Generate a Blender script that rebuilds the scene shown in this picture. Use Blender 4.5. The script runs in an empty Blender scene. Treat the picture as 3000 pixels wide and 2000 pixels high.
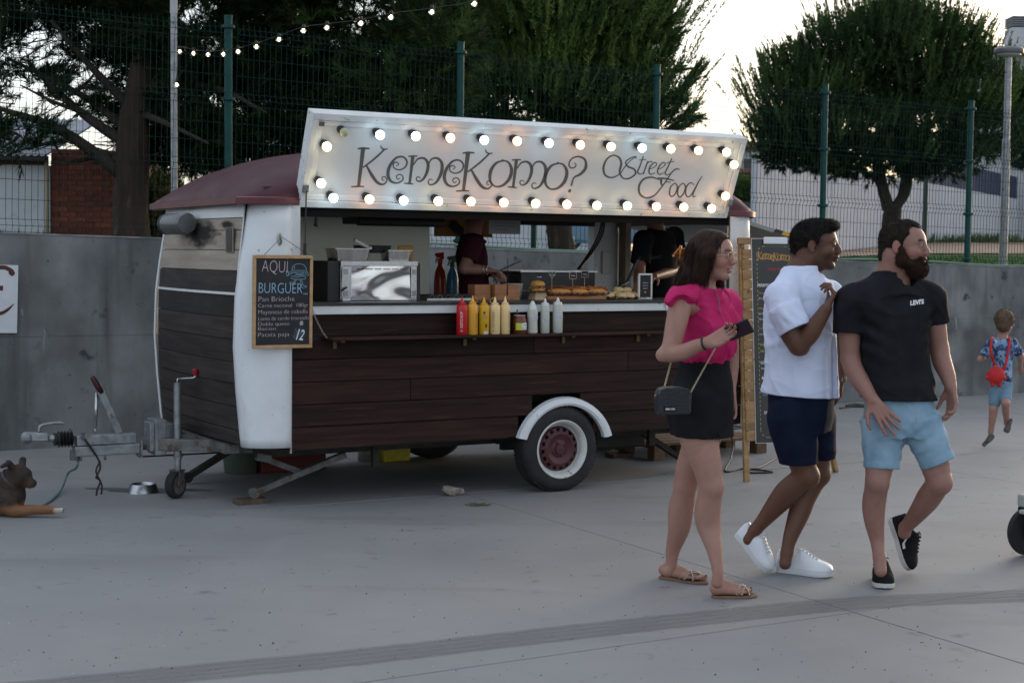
import bpy, math, random
import numpy as np
from mathutils import Vector, Matrix
random.seed(7); np.random.seed(7)
SC = bpy.context.scene
COL = SC.collection
PI = math.pi

# ---------------------------------------------------------------- camera
CF, HOR, ROLL, EYE = 4450.0, 745.0, .010, 1.57      # focal length in photo pixels, horizon row, roll, eye height
_p = math.atan((1000 - HOR) / CF)
_F = np.array([0, math.cos(_p), -math.sin(_p)]); _R = np.array([1., 0, 0]); _U = np.cross(_R, _F)
CAM_R = math.cos(ROLL) * _R + math.sin(ROLL) * _U
CAM_U = -math.sin(ROLL) * _R + math.cos(ROLL) * _U
CAM_F, CAM_C = _F, np.array([0, 0, EYE])
cam_data = bpy.data.cameras.new('camera'); cam = bpy.data.objects.new('camera', cam_data); COL.objects.link(cam)
cam_data.sensor_width = 36; cam_data.lens = CF / 3000 * 36; cam_data.clip_end = 2000
M = Matrix.Identity(4)
for i in range(3):
    M[i][0], M[i][1], M[i][2], M[i][3] = CAM_R[i], CAM_U[i], -CAM_F[i], CAM_C[i]
cam.matrix_world = M
cam_data.dof.use_dof = True; cam_data.dof.focus_distance = 8.3; cam_data.dof.aperture_fstop = 5.6
SC.camera = cam

# ---------------------------------------------------------------- sky and sun
SUN_EL, SUN_AZ = math.radians(9), math.radians(38)      # azimuth from +Y towards +X
world = bpy.data.worlds.new('World'); SC.world = world; world.use_nodes = True
nt = world.node_tree; nt.nodes.clear()
sky = nt.nodes.new('ShaderNodeTexSky'); sky.sky_type = 'NISHITA'; sky.sun_disc = False
sky.sun_elevation = SUN_EL; sky.sun_rotation = SUN_AZ; sky.air_density = 1.0; sky.dust_density = 2.5; sky.ozone_density = 1.5
hs = nt.nodes.new('ShaderNodeHueSaturation'); hs.inputs['Saturation'].default_value = .95
tc = nt.nodes.new('ShaderNodeTexCoord'); mp = nt.nodes.new('ShaderNodeMapping'); mp.inputs['Scale'].default_value = (1, 1, 3.5)
nz = nt.nodes.new('ShaderNodeTexNoise'); nz.inputs['Scale'].default_value = 2.2; nz.inputs['Detail'].default_value = 6
rp = nt.nodes.new('ShaderNodeValToRGB'); rp.color_ramp.elements[0].position = .35; rp.color_ramp.elements[1].position = .7
mx = nt.nodes.new('ShaderNodeMixRGB'); mx.blend_type = 'MIX'
mx.inputs['Color2'].default_value = (9.4, 9.9, 10.8, 1)
ml = nt.nodes.new('ShaderNodeMath'); ml.operation = 'MULTIPLY'; ml.inputs[1].default_value = .30
ad = nt.nodes.new('ShaderNodeMath'); ad.operation = 'ADD'; ad.inputs[1].default_value = .15
bg = nt.nodes.new('ShaderNodeBackground'); bg.inputs['Strength'].default_value = .11
wo = nt.nodes.new('ShaderNodeOutputWorld')
L = nt.links.new
L(tc.outputs['Generated'], mp.inputs['Vector']); L(mp.outputs[0], nz.inputs['Vector']); L(nz.outputs['Fac'], rp.inputs[0])
L(rp.outputs[0], ml.inputs[0]); L(ml.outputs[0], ad.inputs[0]); L(ad.outputs[0], mx.inputs['Fac'])
L(sky.outputs[0], hs.inputs['Color']); L(hs.outputs[0], mx.inputs['Color1']); L(mx.outputs[0], bg.inputs['Color']); L(bg.outputs[0], wo.inputs[0])
sd = bpy.data.lights.new('sun', 'SUN'); so = bpy.data.objects.new('sun', sd); COL.objects.link(so)
sd.energy = .5; sd.angle = math.radians(14); sd.color = (1, .86, .72)
sdir = Vector((math.sin(SUN_AZ) * math.cos(SUN_EL), math.cos(SUN_AZ) * math.cos(SUN_EL), math.sin(SUN_EL)))
so.rotation_euler = sdir.to_track_quat('Z', 'Y').to_euler(); so.location = (20, 30, 20)
SC.view_settings.view_transform = 'Standard'; SC.view_settings.look = 'None'
SC.view_settings.exposure = 1.12; SC.view_settings.gamma = 1.0; SC.view_settings.use_curve_mapping = False
SC.render.engine = 'CYCLES'
SC.cycles.use_denoising = True; SC.cycles.max_bounces = 6; SC.cycles.diffuse_bounces = 4; SC.cycles.glossy_bounces = 3
SC.cycles.transmission_bounces = 6; SC.cycles.transparent_max_bounces = 8; SC.cycles.use_light_tree = True
SC.cycles.sample_clamp_indirect = 4
SC.render.use_persistent_data = False

# ---------------------------------------------------------------- helpers
def ray(x, y):
    d = CAM_F * CF + CAM_R * (x - 1500) - CAM_U * (y - 1000)
    return d / np.linalg.norm(d)
def at_z(x, y, z=0.):                 # point where the view line through photo pixel (x, y) meets height z
    d = ray(x, y); return CAM_C + (z - EYE) / d[2] * d
def at_y(x, y, Y):                    # ... meets depth Y
    d = ray(x, y); return CAM_C + Y / d[1] * d
def at_plane(x, y, P0, n):
    d = ray(x, y); return CAM_C + ((P0 - CAM_C) @ n) / (d @ n) * d

class MB:
    def __init__(s): s.v = []; s.f = []; s.m = []
    def add(s, vs, fs, mi=0):
        o = len(s.v); s.v += [tuple(map(float, v)) for v in vs]; s.f += [tuple(i + o for i in f) for f in fs]; s.m += [mi] * len(fs); return s
    def box(s, x0, x1, y0, y1, z0, z1, mi=0):
        return s.add([(x0,y0,z0),(x1,y0,z0),(x1,y1,z0),(x0,y1,z0),(x0,y0,z1),(x1,y0,z1),(x1,y1,z1),(x0,y1,z1)],
              [(0,3,2,1),(4,5,6,7),(0,1,5,4),(1,2,6,5),(2,3,7,6),(3,0,4,7)], mi)
    def hexa(s, p, mi=0):             # 8 corners: bottom ring then top ring
        return s.add(p, [(0,3,2,1),(4,5,6,7),(0,1,5,4),(1,2,6,5),(2,3,7,6),(3,0,4,7)], mi)
    def beam(s, p, q, w, h, up=(0,0,1), mi=0):
        p, q, up = Vector(p), Vector(q), Vector(up); d = (q - p).normalized()
        a = d.cross(up).normalized(); b = a.cross(d).normalized(); a *= w / 2; b *= h / 2
        return s.hexa([p-a-b, p+a-b, p+a+b, p-a+b, q-a-b, q+a-b, q+a+b, q-a+b], mi)
    def tube(s, pts, r, n=8, mi=0, closed=False, caps=True):
        P = [Vector(p) for p in pts]; N = len(P); R = r if hasattr(r, '__len__') else [r] * N
        t0 = (P[1] - P[0]).normalized(); a = t0.orthogonal().normalized(); vs = []
        for i in range(N):
            if closed: t = P[(i+1) % N] - P[i-1]
            else: t = P[min(i+1, N-1)] - P[max(i-1, 0)]
            t = t.normalized() if t.length > 1e-9 else t0
            a = (a - t * a.dot(t)); a = a.normalized() if a.length > 1e-6 else t.orthogonal().normalized(); b = t.cross(a)
            for k in range(n):
                c = 2 * PI * k / n; vs.append(P[i] + (a * math.cos(c) + b * math.sin(c)) * R[i])
        fs = []
        for i in range(N if closed else N - 1):
            j = (i + 1) % N
            for k in range(n):
                l = (k + 1) % n; fs.append((i*n+k, i*n+l, j*n+l, j*n+k))
        if caps and not closed: fs += [tuple(range(n))[::-1], tuple((N-1)*n + k for k in range(n))]
        return s.add(vs, fs, mi)
    def lathe(s, prof, n=24, o=(0,0,0), ax=(0,0,1), mi=0, caps=True):   # prof: (radius, height)
        ax = Vector(ax).normalized(); a = ax.orthogonal().normalized(); b = ax.cross(a); o = Vector(o); vs = []
        for r, h in prof:
            for k in range(n):
                c = 2*PI*k/n; vs.append(o + ax*h + (a*math.cos(c) + b*math.sin(c))*r)
        fs = [(i*n+k, i*n+(k+1) % n, (i+1)*n+(k+1) % n, (i+1)*n+k) for i in range(len(prof)-1) for k in range(n)]
        if caps: fs += [tuple(range(n))[::-1], tuple((len(prof)-1)*n+k for k in range(n))]
        return s.add(vs, fs, mi)
    def prism(s, poly, fn, t0, t1, mi=0):    # 2D polygon, fn(a, b, t) -> point
        n = len(poly); vs = [fn(a, b, t0) for a, b in poly] + [fn(a, b, t1) for a, b in poly]
        fs = [tuple(range(n))[::-1], tuple(range(n, 2*n))] + [(i, (i+1) % n, (i+1) % n + n, i + n) for i in range(n)]
        return s.add(vs, fs, mi)
    def grid(s, rows, mi=0, closed=False):
        n = len(rows[0]); vs = [p for r in rows for p in r]
        fs = [(i*n+k, i*n+(k+1) % n, (i+1)*n+(k+1) % n, (i+1)*n+k) for i in range(len(rows)-1) for k in range(n if closed else n-1)]
        return s.add(vs, fs, mi)
    def ball(s, c, r, n=12, mi=0, sc=(1,1,1)):
        rows = []
        for i in range(n//2 + 1):
            t = PI * i / (n//2); rows.append([(c[0]+r*sc[0]*math.sin(t)*math.cos(2*PI*k/n), c[1]+r*sc[1]*math.sin(t)*math.sin(2*PI*k/n), c[2]-r*sc[2]*math.cos(t)) for k in range(n)])
        return s.grid(rows, mi, True)

def tag(o, label=None, cat=None, group=None, kind=None):
    if label: o['label'] = label
    if cat: o['category'] = cat
    if group: o['group'] = group
    if kind: o['kind'] = kind
    return o
def link(name, me, parent=None, loc=None):
    o = bpy.data.objects.new(name, me); COL.objects.link(o)
    if parent is not None: o.parent = parent
    if loc is not None: o.location = loc
    return o
def obj(name, mb, mats, parent=None, smooth=False, bev=0, loc=None, auto=None, kind=None):
    me = bpy.data.meshes.new(name); me.from_pydata(mb.v, [], mb.f); 
    mats = mats if isinstance(mats, (list, tuple)) else [mats]
    for m in mats: me.materials.append(m)
    if len(mats) > 1: me.polygons.foreach_set('material_index', mb.m)
    me.validate(); me.update()
    if smooth:
        me.polygons.foreach_set('use_smooth', [True] * len(me.polygons))
        if auto is not None:
            me.set_sharp_from_angle(angle=math.radians(auto))
    o = link(name, me, parent, loc)
    if bev:
        b = o.modifiers.new('bevel', 'BEVEL'); b.width = bev; b.segments = 2; b.limit_method = 'ANGLE'; b.harden_normals = False
    if kind: o['kind'] = kind
    return o
def empty(name, loc=(0,0,0), rz=0., label=None, cat=None, group=None, rot=None):
    o = bpy.data.objects.new(name, None); COL.objects.link(o); o.location = loc
    o.rotation_euler = rot if rot is not None else (0, 0, rz); o.empty_display_size = .2
    return tag(o, label, cat, group)
def copy_tree(o, parent=None):
    c = o.copy(); COL.objects.link(c); c.parent = parent
    for ch in list(o.children): copy_tree(ch, c)
    return c
def text(name, body, size, mat, parent, mtx, depth=.0005, thin=0., align='LEFT', sx=1., shear=0., space=1.):
    cu = bpy.data.curves.new(name, 'FONT'); cu.body = body; cu.size = size; cu.extrude = depth; cu.offset = thin
    cu.align_x = align; cu.shear = shear; cu.space_character = space; cu.resolution_u = 3
    t = bpy.data.objects.new(name, cu); COL.objects.link(t)
    bpy.context.view_layer.update()
    me = bpy.data.meshes.new_from_object(t.evaluated_get(bpy.context.evaluated_depsgraph_get()))
    bpy.data.objects.remove(t)
    me.transform(mtx @ Matrix.Diagonal((sx, 1, 1, 1))); me.materials.clear(); me.materials.append(mat); me.name = name
    return link(name, me, parent)
def frame(o, ex, ey):                 # 4x4 with x axis ex, y axis ey, z = ex x ey
    ex, ey = Vector(ex).normalized(), Vector(ey).normalized(); ez = ex.cross(ey).normalized(); ey = ez.cross(ex)
    m = Matrix.Identity(4)
    for i in range(3): m[i][0], m[i][1], m[i][2], m[i][3] = ex[i], ey[i], ez[i], o[i]
    return m
def spline(pts, n=8):                 # Catmull-Rom through points
    P = [np.array(p, float) for p in pts]; P = [2*P[0]-P[1]] + P + [2*P[-1]-P[-2]]; out = []
    for i in range(1, len(P)-2):
        for k in range(n):
            t = k / n; out.append(.5*((2*P[i]) + (-P[i-1]+P[i+1])*t + (2*P[i-1]-5*P[i]+4*P[i+1]-P[i+2])*t*t + (-P[i-1]+3*P[i]-3*P[i+1]+P[i+2])*t**3))
    return out + [P[-2]]

# ---------------------------------------------------------------- materials
def _n(nt, t, **k):
    n = nt.nodes.new(t)
    for a, b in k.items(): setattr(n, a, b)
    return n
def mat(name, c, c2=None, scale=6., st=(1,1,1), rough=.6, metal=0., bump=0., bs=60., bst=None, detail=5, pos=(.35,.68),
        spec=.5, coat=0., rnd=0., attr=None, alpha=None, trans=0., ior=1.45, emit=None, es=0., spots=None, sheen=0., sss=0., rvar=.12, coord='Object'):
    m = bpy.data.materials.new(name); m.use_nodes = True; nt = m.node_tree; nt.nodes.clear(); L = nt.links.new
    out = _n(nt, 'ShaderNodeOutputMaterial'); b = _n(nt, 'ShaderNodeBsdfPrincipled'); L(b.outputs[0], out.inputs[0])
    I = b.inputs; I['Roughness'].default_value = rough; I['Metallic'].default_value = metal; I['Specular IOR Level'].default_value = spec
    I['Coat Weight'].default_value = coat; I['Transmission Weight'].default_value = trans; I['IOR'].default_value = ior
    I['Sheen Weight'].default_value = sheen
    if sss: I['Subsurface Weight'].default_value = sss; I['Subsurface Radius'].default_value = (.012, .005, .003)
    tc = _n(nt, 'ShaderNodeTexCoord'); src = tc.outputs[coord]
    col = None
    def noise(sc, stretch, det=5, rg=.6):
        mp = _n(nt, 'ShaderNodeMapping'); mp.inputs['Scale'].default_value = stretch; L(src, mp.inputs[0])
        n = _n(nt, 'ShaderNodeTexNoise'); n.inputs['Scale'].default_value = sc; n.inputs['Detail'].default_value = det; n.inputs['Roughness'].default_value = rg
        L(mp.outputs[0], n.inputs['Vector']); return n
    if attr:
        a = _n(nt, 'ShaderNodeAttribute'); a.attribute_name = attr; col = a.outputs['Color']
    if c2 is not None:
        n = noise(scale, st, detail); r = _n(nt, 'ShaderNodeValToRGB'); e = r.color_ramp.elements
        e[0].position, e[1].position = pos; e[0].color = (*c, 1); e[1].color = (*c2, 1); L(n.outputs['Fac'], r.inputs[0])
        if col is not None:
            x = _n(nt, 'ShaderNodeMixRGB', blend_type='MULTIPLY'); x.inputs[0].default_value = 1; L(col, x.inputs[1]); L(r.outputs[0], x.inputs[2]); col = x.outputs[0]
        else: col = r.outputs[0]
    elif col is None:
        I['Base Color'].default_value = (*c, 1)
    for sp in (spots or []):           # (colour, scale, threshold, stretch)
        n = noise(sp[1], sp[3] if len(sp) > 3 else (1,1,1), 3); r = _n(nt, 'ShaderNodeValToRGB'); e = r.color_ramp.elements
        w = sp[4] if len(sp) > 4 else .04
        e[0].position, e[1].position = sp[2], min(1, sp[2] + w); e[0].color = (0,0,0,1); e[1].color = (1,1,1,1); L(n.outputs['Fac'], r.inputs[0])
        x = _n(nt, 'ShaderNodeMixRGB'); L(r.outputs[0], x.inputs[0]); x.inputs[2].default_value = (*sp[0], 1)
        if col is None: x.inputs[1].default_value = (*c, 1)
        else: L(col, x.inputs[1])
        col = x.outputs[0]
    if rnd:
        oi = _n(nt, 'ShaderNodeObjectInfo'); mr = _n(nt, 'ShaderNodeMapRange'); mr.inputs['To Min'].default_value = 1-rnd; mr.inputs['To Max'].default_value = 1+rnd
        L(oi.outputs['Random'], mr.inputs['Value']); h = _n(nt, 'ShaderNodeHueSaturation'); L(mr.outputs[0], h.inputs['Value'])
        if col is None: h.inputs['Color'].default_value = (*c, 1)
        else: L(col, h.inputs['Color'])
        col = h.outputs[0]
    if col is not None: L(col, I['Base Color'])
    if rvar:
        n = noise(scale * 2.3, (1,1,1), 4); mr = _n(nt, 'ShaderNodeMapRange'); mr.inputs['To Min'].default_value = max(.03, rough - rvar); mr.inputs['To Max'].default_value = min(1, rough + rvar)
        L(n.outputs['Fac'], mr.inputs['Value']); L(mr.outputs[0], I['Roughness'])
    if bump:
        n = noise(bs, bst or st, 6, .65); bp = _n(nt, 'ShaderNodeBump'); bp.inputs['Strength'].default_value = min(1, bump); bp.inputs['Distance'].default_value = .004 if bump < 1 else .004 * bump
        L(n.outputs['Fac'], bp.inputs['Height']); L(bp.outputs[0], I['Normal'])
    if emit: I['Emission Color'].default_value = (*emit, 1); I['Emission Strength'].default_value = es
    if alpha is not None: I['Alpha'].default_value = alpha
    return m
WHITE = mat('white_paint', (.62,.64,.66), (.70,.72,.74), 4, rough=.4, spots=[((.25,.24,.22), 38, .70), ((.42,.42,.41), 5, .62, (1,1,.25), .2)], bump=.08, bs=20)
WHITEF = mat('white_frame', (.55,.56,.56), (.66,.67,.67), 5, rough=.45, spots=[((.2,.19,.17), 30, .66)], bump=.1, bs=25)
PANEL = mat('sign_panel_white', (.58,.59,.60), (.63,.64,.65), 2, rough=.42, spots=[((.4,.4,.4), 60, .74)])
LETTER = mat('sign_lettering_grey', (.10,.095,.09), rough=.5)
BURG = mat('burgundy_paint', (.048,.008,.014), (.070,.016,.024), 3, rough=.52, spec=.35, spots=[((.10,.05,.055), 2, .60, (1,1,1), .3)])
DWOOD = mat('dark_stained_wood', (.011,.0045,.0035), (.036,.0145,.010), 3, st=(.5,6,9), rough=.6, spec=.22, bump=.6, bs=5, bst=(.6,8,14), rnd=.32, spots=[((.075,.032,.02), 5, .62, (.6,6,10), .15)])
FWOOD = mat('weathered_grey_wood', (.022,.017,.016), (.044,.036,.034), 3, st=(8,.6,10), rough=.7, spec=.25, bump=.5, bs=5, bst=(14,.6,14), rnd=.2)
LWOOD = mat('faded_beige_wood', (.27,.225,.185), (.36,.31,.255), 3, st=(7,.8,8), rough=.75, bump=.4, bs=5, bst=(14,.6,14), rnd=.08, spots=[((.12,.095,.075), 4, .66, (1,.4,1.5), .2)])
BLACK = mat('black_plastic', (.012,.012,.013), rough=.45)
BLACKM = mat('black_interior', (.014,.014,.015), (.022,.022,.023), 5, rough=.6)
RUB = mat('tyre_rubber', (.012,.012,.013), (.022,.022,.023), 9, rough=.8, bump=.2, bs=80)
GALV = mat('galvanised_steel', (.20,.21,.22), (.33,.345,.36), 18, rough=.48, metal=.75, bump=.1, bs=50, spots=[((.13,.09,.06), 14, .66)])
GALVD = mat('dirty_steel', (.09,.09,.09), (.18,.18,.175), 14, rough=.6, metal=.5, bump=.2, bs=50, spots=[((.10,.06,.035), 11, .58)])
STEEL = mat('polished_steel', (.62,.63,.64), rough=.09, metal=1., rvar=.02)
STEELB = mat('brushed_steel', (.42,.43,.44), (.5,.51,.52), 30, rough=.3, metal=1.)
IRON = mat('dark_chassis_steel', (.018,.017,.016), (.045,.038,.032), 10, rough=.7, metal=.3)
RIMP = mat('burgundy_wheel_paint', (.055,.010,.017), (.085,.025,.03), 12, rough=.5)
RIMW = mat('cream_rim_paint', (.52,.52,.49), (.62,.62,.6), 10, rough=.45, spots=[((.25,.2,.15), 25, .66)])
# ================================================================ setting
CONC = mat('pavement_concrete', (.200,.200,.203), (.275,.272,.268), .55, st=(1,1,1), rough=.62, bump=.35, bs=140, rvar=.14, detail=9, pos=(.3,.72),
           spots=[((.165,.163,.162), 1.1, .57, (.35,1.6,1), .25), ((.15,.148,.145), 6, .64, (1,1,1), .1), ((.16,.16,.165), 3.1, .66, (1,1,1), .12), ((.40,.40,.41), 34, .765, (1,1,1), .01), ((.05,.05,.05), 21, .735, (1,1,1), .02), ((.30,.295,.28), .8, .62, (1.3,.4,1), .3)])
DARKG = mat('joint_dirt', (.035,.034,.032), rough=.95)
WALLC = mat('retaining_wall_concrete', (.085,.09,.093), (.225,.228,.23), 1.6, st=(1,1,.6), rough=.85, bump=.9, bs=24, bst=(1,1,1), detail=10, pos=(.33,.66),
            spots=[((.055,.058,.06), 2.2, .53, (2.6,2.6,.20), .30), ((.03,.03,.03), 24, .70, (1,1,1), .03), ((.22,.22,.215), 2.5, .66, (2,2,.35), .14), ((.085,.085,.083), .9, .54, (1,1,1.2), .16), ((.045,.047,.05), 5, .63, (1,1,1), .1)])
GREENP = mat('green_fence_paint', (.004,.044,.042), (.007,.058,.054), 8, rough=.55, spec=.25)
GREENW = mat('green_fence_wire', (.005,.027,.024), rough=.7, spec=.2)
gd = MB().box(-90, 90, -20, 60, -.35, -.022)
ground = obj('ground', gd, DARKG, kind='structure')
th = math.radians(60.3); e1 = np.array([math.sin(th), math.cos(th)]); e2 = np.array([-e1[1], e1[0]]); O0 = np.array([1.53, 6.67]); S = 3.73; G = .0035
for i in range(-4, 5):
    for j in range(-2, 5):
        a0, a1, b0, b1 = i*S+G, (i+1)*S-G, j*S+G, (j+1)*S-G
        cx, cy = O0 + e1*(a0+a1)/2 + e2*(b0+b1)/2
        if cy < 1.5 or cy > 21 or abs(cx) > 13: continue
        c = [O0 + e1*a + e2*b for a, b in ((a0,b0),(a1,b0),(a1,b1),(a0,b1))]
        dz = random.uniform(-.0012, .0012)
        mb = MB().hexa([(p[0],p[1],-.022) for p in c] + [(p[0],p[1],dz) for p in c])
        obj('concrete_slab', mb, CONC, ground, bev=.002)
# rubber tyre mark across the slabs
TM = mat('rubber_mark', (.10,.10,.108), (.15,.15,.155), 3, rough=.7, alpha=.33)
def arc_track():
    cpts = spline([(-2.6,4.95),(-1.38,5.50),(-.6,5.83),(.01,6.13),(.76,6.49),(1.58,6.84),(2.43,7.03),(3.6,7.22)], 14); w = .23
    mb = MB()
    for b in range(4):
        l0, l1 = -w/2 + b*w/4 + .004, -w/2 + (b+1)*w/4 - .004; r0, r1 = [], []
        for k, p in enumerate(cpts):
            q = cpts[min(k+1, len(cpts)-1)] - cpts[max(k-1, 0)]; q /= np.linalg.norm(q); n = np.array([-q[1], q[0]])
            wv = .0035*math.sin(k*1.9 + b) + .002*math.sin(k*.7)
            a = p + n*(l0+wv); c = p + n*(l1+.0035*math.sin(k*1.9+b+1)); r0.append((*a, .0052)); r1.append((*c, .0052))
        mb.grid([r0, r1])
    return mb
obj('tyre_mark', arc_track(), TM, kind='structure')
WATER = mat('wet_patch', (.09,.09,.09), rough=.18, alpha=.6)
p0 = at_z(390, 1436); mb = MB(); pl = []
for k in range(26):
    a = 2*PI*k/26; r = 1 + .25*math.sin(3*a) + .15*math.sin(5*a+1); pl.append((p0[0] + .36*r*math.cos(a) + .1, p0[1] + .10*r*math.sin(a), .0055))
mb.add(pl, [tuple(range(26))]); obj('wet_patch', mb, WATER, kind='structure')
# chalk marks
CH = mat('chalk_mark', (.42,.42,.43), rough=.9, alpha=.55); mb = MB()
for (x0, y0, x1, y1) in [(0,1575,14,1573),(108,1712,118,1722),(112,1722,118,1712),(852,1560,866,1563),(870,1562,892,1560),(500,1382,528,1380),(2660,1851,2700,1861),(2664,1850,2712,1852),(2440,1358,2462,1360),(2130,1690,2146,1688),(2490,1530,2520,1533),(2790,1433,2815,1436),(670,1459,700,1460)]:
    a, b = at_z(x0, y0), at_z(x1, y1); mb.beam((a[0],a[1],.0052), (b[0],b[1],.0052), .009, .0006)
obj('chalk_marks', mb, CH, kind='stuff')
# grit and crumbs
GRIT = mat('dark_grit', (.03,.026,.02), (.10,.085,.06), 3, rough=.9); GRITL = mat('pale_grit', (.5,.49,.46), rough=.8)
mb = MB()
for k in range(620):
    x, y = random.uniform(-20, 3020), 1300 + 690*random.random()**.8; p = at_z(x, y); r = random.uniform(.0015, .0042)*(1.5 if random.random() < .1 else 1)
    n = random.choice((4, 5)); a0 = random.random()*6; ec = random.uniform(.4, 1)
    vs = [(p[0]+r*math.cos(a0+2*PI*i/n), p[1]+r*ec*math.sin(a0+2*PI*i/n), .001) for i in range(n)] + [(p[0], p[1], .002+r*.8)]
    mb.add(vs, [(i, (i+1) % n, n) for i in range(n)], 1 if random.random() < .22 else 0)
obj('grit', mb, [GRIT, GRITL], kind='stuff')

# ---- retaining wall
WA = np.array([-3.983, 11.771]); WD = np.array([.8541, .5201]); WN = np.array([.5201, -.8541])   # WN points to the camera side
def wp(s, n, z=0.): q = WA + WD*s - WN*n; return (q[0], q[1], z)      # n metres behind the wall face
def wtop(s): return 1.690 - .0185*s
mb = MB()
ss = [-9 + 1.5*k for k in range(24)]
for a, b in zip(ss, ss[1:]):
    mb.hexa([wp(a,0,-.05), wp(b,0,-.05), wp(b,.30,-.05), wp(a,.30,-.05), wp(a,0,.885), wp(b,0,.885), wp(b,.30,.885), wp(a,.30,.885)])
    mb.hexa([wp(a,.003,.887), wp(b,.003,.887), wp(b,.297,.887), wp(a,.297,.887), wp(a,.004,wtop(a)), wp(b,.004,wtop(b)), wp(b,.296,wtop(b)), wp(a,.296,wtop(a))])
wall = obj('concrete_wall', mb, WALLC); tag(wall, 'long grey board-marked concrete retaining wall behind the food trailer, fence on top', 'wall')
mb = MB()    # paler worn coping edge
for a, b in zip(ss, ss[1:]):
    mb.hexa([wp(a,-.002,wtop(a)+.001), wp(b,-.002,wtop(b)+.001), wp(b,.298,wtop(b)+.001), wp(a,.298,wtop(a)+.001), wp(a,-.002,wtop(a)+.012), wp(b,-.002,wtop(b)+.012), wp(b,.298,wtop(b)+.012), wp(a,.298,wtop(a)+.012)])
obj('coping', mb, mat('coping_concrete', (.15,.15,.15), (.30,.30,.295), 7, rough=.9, bump=.6, bs=40), wall)
mb = MB()
for (x0, y0, x1, y1) in [(129,965,133,985),(128,985,127,1025),(63,905,66,925),(2798,930,2802,965),(2760,1120,2764,1145)]:
    P = [at_plane(x, y, np.array([*WA, 0.]), np.array([*WN, 0.])) for x, y in ((x0-3,y0),(x0+4,y0),(x1+2,y1),(x1-2,y1))]
    mb.add([(q[0]+WN[0]*.004, q[1]+WN[1]*.004, q[2]) for q in P], [(0,1,2,3)])
obj('paint_drip', mb, mat('pale_drip', (.3,.32,.34), rough=.8, alpha=.6), wall)
hose = [wp(s, .05, wtop(s)+.03+.012*math.sin(s*2.1)) for s in np.linspace(2.6, 15, 60)]
o = obj('hose', MB().tube(hose, .011, 6), mat('green_hose', (.12,.22,.15), rough=.5), smooth=True)
tag(o, 'pale green garden hose lying along the top of the concrete wall', 'hose')

# ---- sign panel on the wall, left edge
def wall_pt(x, y, off=0.): return at_plane(x, y, np.array([*WA, 0.]) + np.array([*WN, 0.])*off, np.array([*WN, 0.]))
sg = empty('wall_sign', wall_pt(25, 975), label='white metal panel with brown lettering on the concrete wall, at the left edge', cat='sign')
ex = Vector((WD[0], WD[1], 0)); ez = Vector((0,0,1)); so_ = Vector(sg.location)
pw = [wall_pt(-170, 770), wall_pt(52, 777), wall_pt(48, 975), wall_pt(-170, 974)]
nv = Vector((WN[0], WN[1], 0))
P = [Vector(p) - so_ for p in pw]
obj('panel', MB().hexa([P[3]+nv*.004, P[2]+nv*.004, P[1]+nv*.004, P[0]+nv*.004, P[3]+nv*.018, P[2]+nv*.018, P[1]+nv*.018, P[0]+nv*.018]), mat('sign_white', (.55,.58,.62), (.62,.64,.67), 6, rough=.45, spots=[((.3,.3,.3), 60, .73)]), sg)
def wstroke(pts, wid):
    pts = spline(pts, 8); wid = np.interp(np.linspace(0, len(wid)-1, len(pts)), range(len(wid)), wid); r0, r1 = [], []
    for k, p in enumerate(pts):
        q = pts[min(k+1, len(pts)-1)] - pts[max(k-1, 0)]; q = q/np.linalg.norm(q); n = np.array([-q[1], q[0]])*wid[k]/2
        r0.append(p+n); r1.append(p-n)
    return r0, r1
mb = MB()
for pts, wid in [([(-60,815),(-30,790),(8,783),(28,790),(34,800),(30,806)], [10,14,12,12,20,8]), ([(-60,925),(-30,922),(5,917),(25,905),(41,890)], [10,14,10,8,2]), ([(-45,845),(-10,844),(9,844)], [13,14,15])]:
    r0, r1 = wstroke(pts, wid)
    A = [Vector(wall_pt(*p, .0195)) - so_ for p in r0]; B = [Vector(wall_pt(*p, .0195)) - so_ for p in r1]
    mb.grid([B, A])
obj('lettering', mb, mat('sign_brown', (.085,.022,.015), rough=.5), sg)

# ---- green mesh fence
FL0, FS = 1.92, 2.235
def ftop(s): return 3.565 - .0185*s
fence = empty('mesh_fence', wp(5, .15, wtop(5)), label='green welded mesh fence with round posts along the top of the concrete wall', cat='fence')
fo = np.array(fence.location)
def fl(s, n, z): q = wp(s, n, z); return (q[0]-fo[0], q[1]-fo[1], q[2]-fo[2])
post_bm = MB().tube([(0,0,0),(0,0,1.92)], .034, 14)
for t in (.12, .64, 1.24, 1.84): post_bm.lathe([(.036,t-.018),(.058,t-.012),(.058,t+.012),(.036,t+.018)], 14, caps=False)
post_bm.tube([(0,0,1.92),(0,0,1.935)], .037, 14)
post_me = None
for k in range(-3, 7):
    s = FL0 + k*FS; loc = fl(s, .12, ftop(s)-1.92)
    if post_me is None: po = obj('post', post_bm, GREENP, fence, smooth=True, auto=40, loc=loc); post_me = po.data
    else: link('post', post_me, fence, loc)
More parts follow.
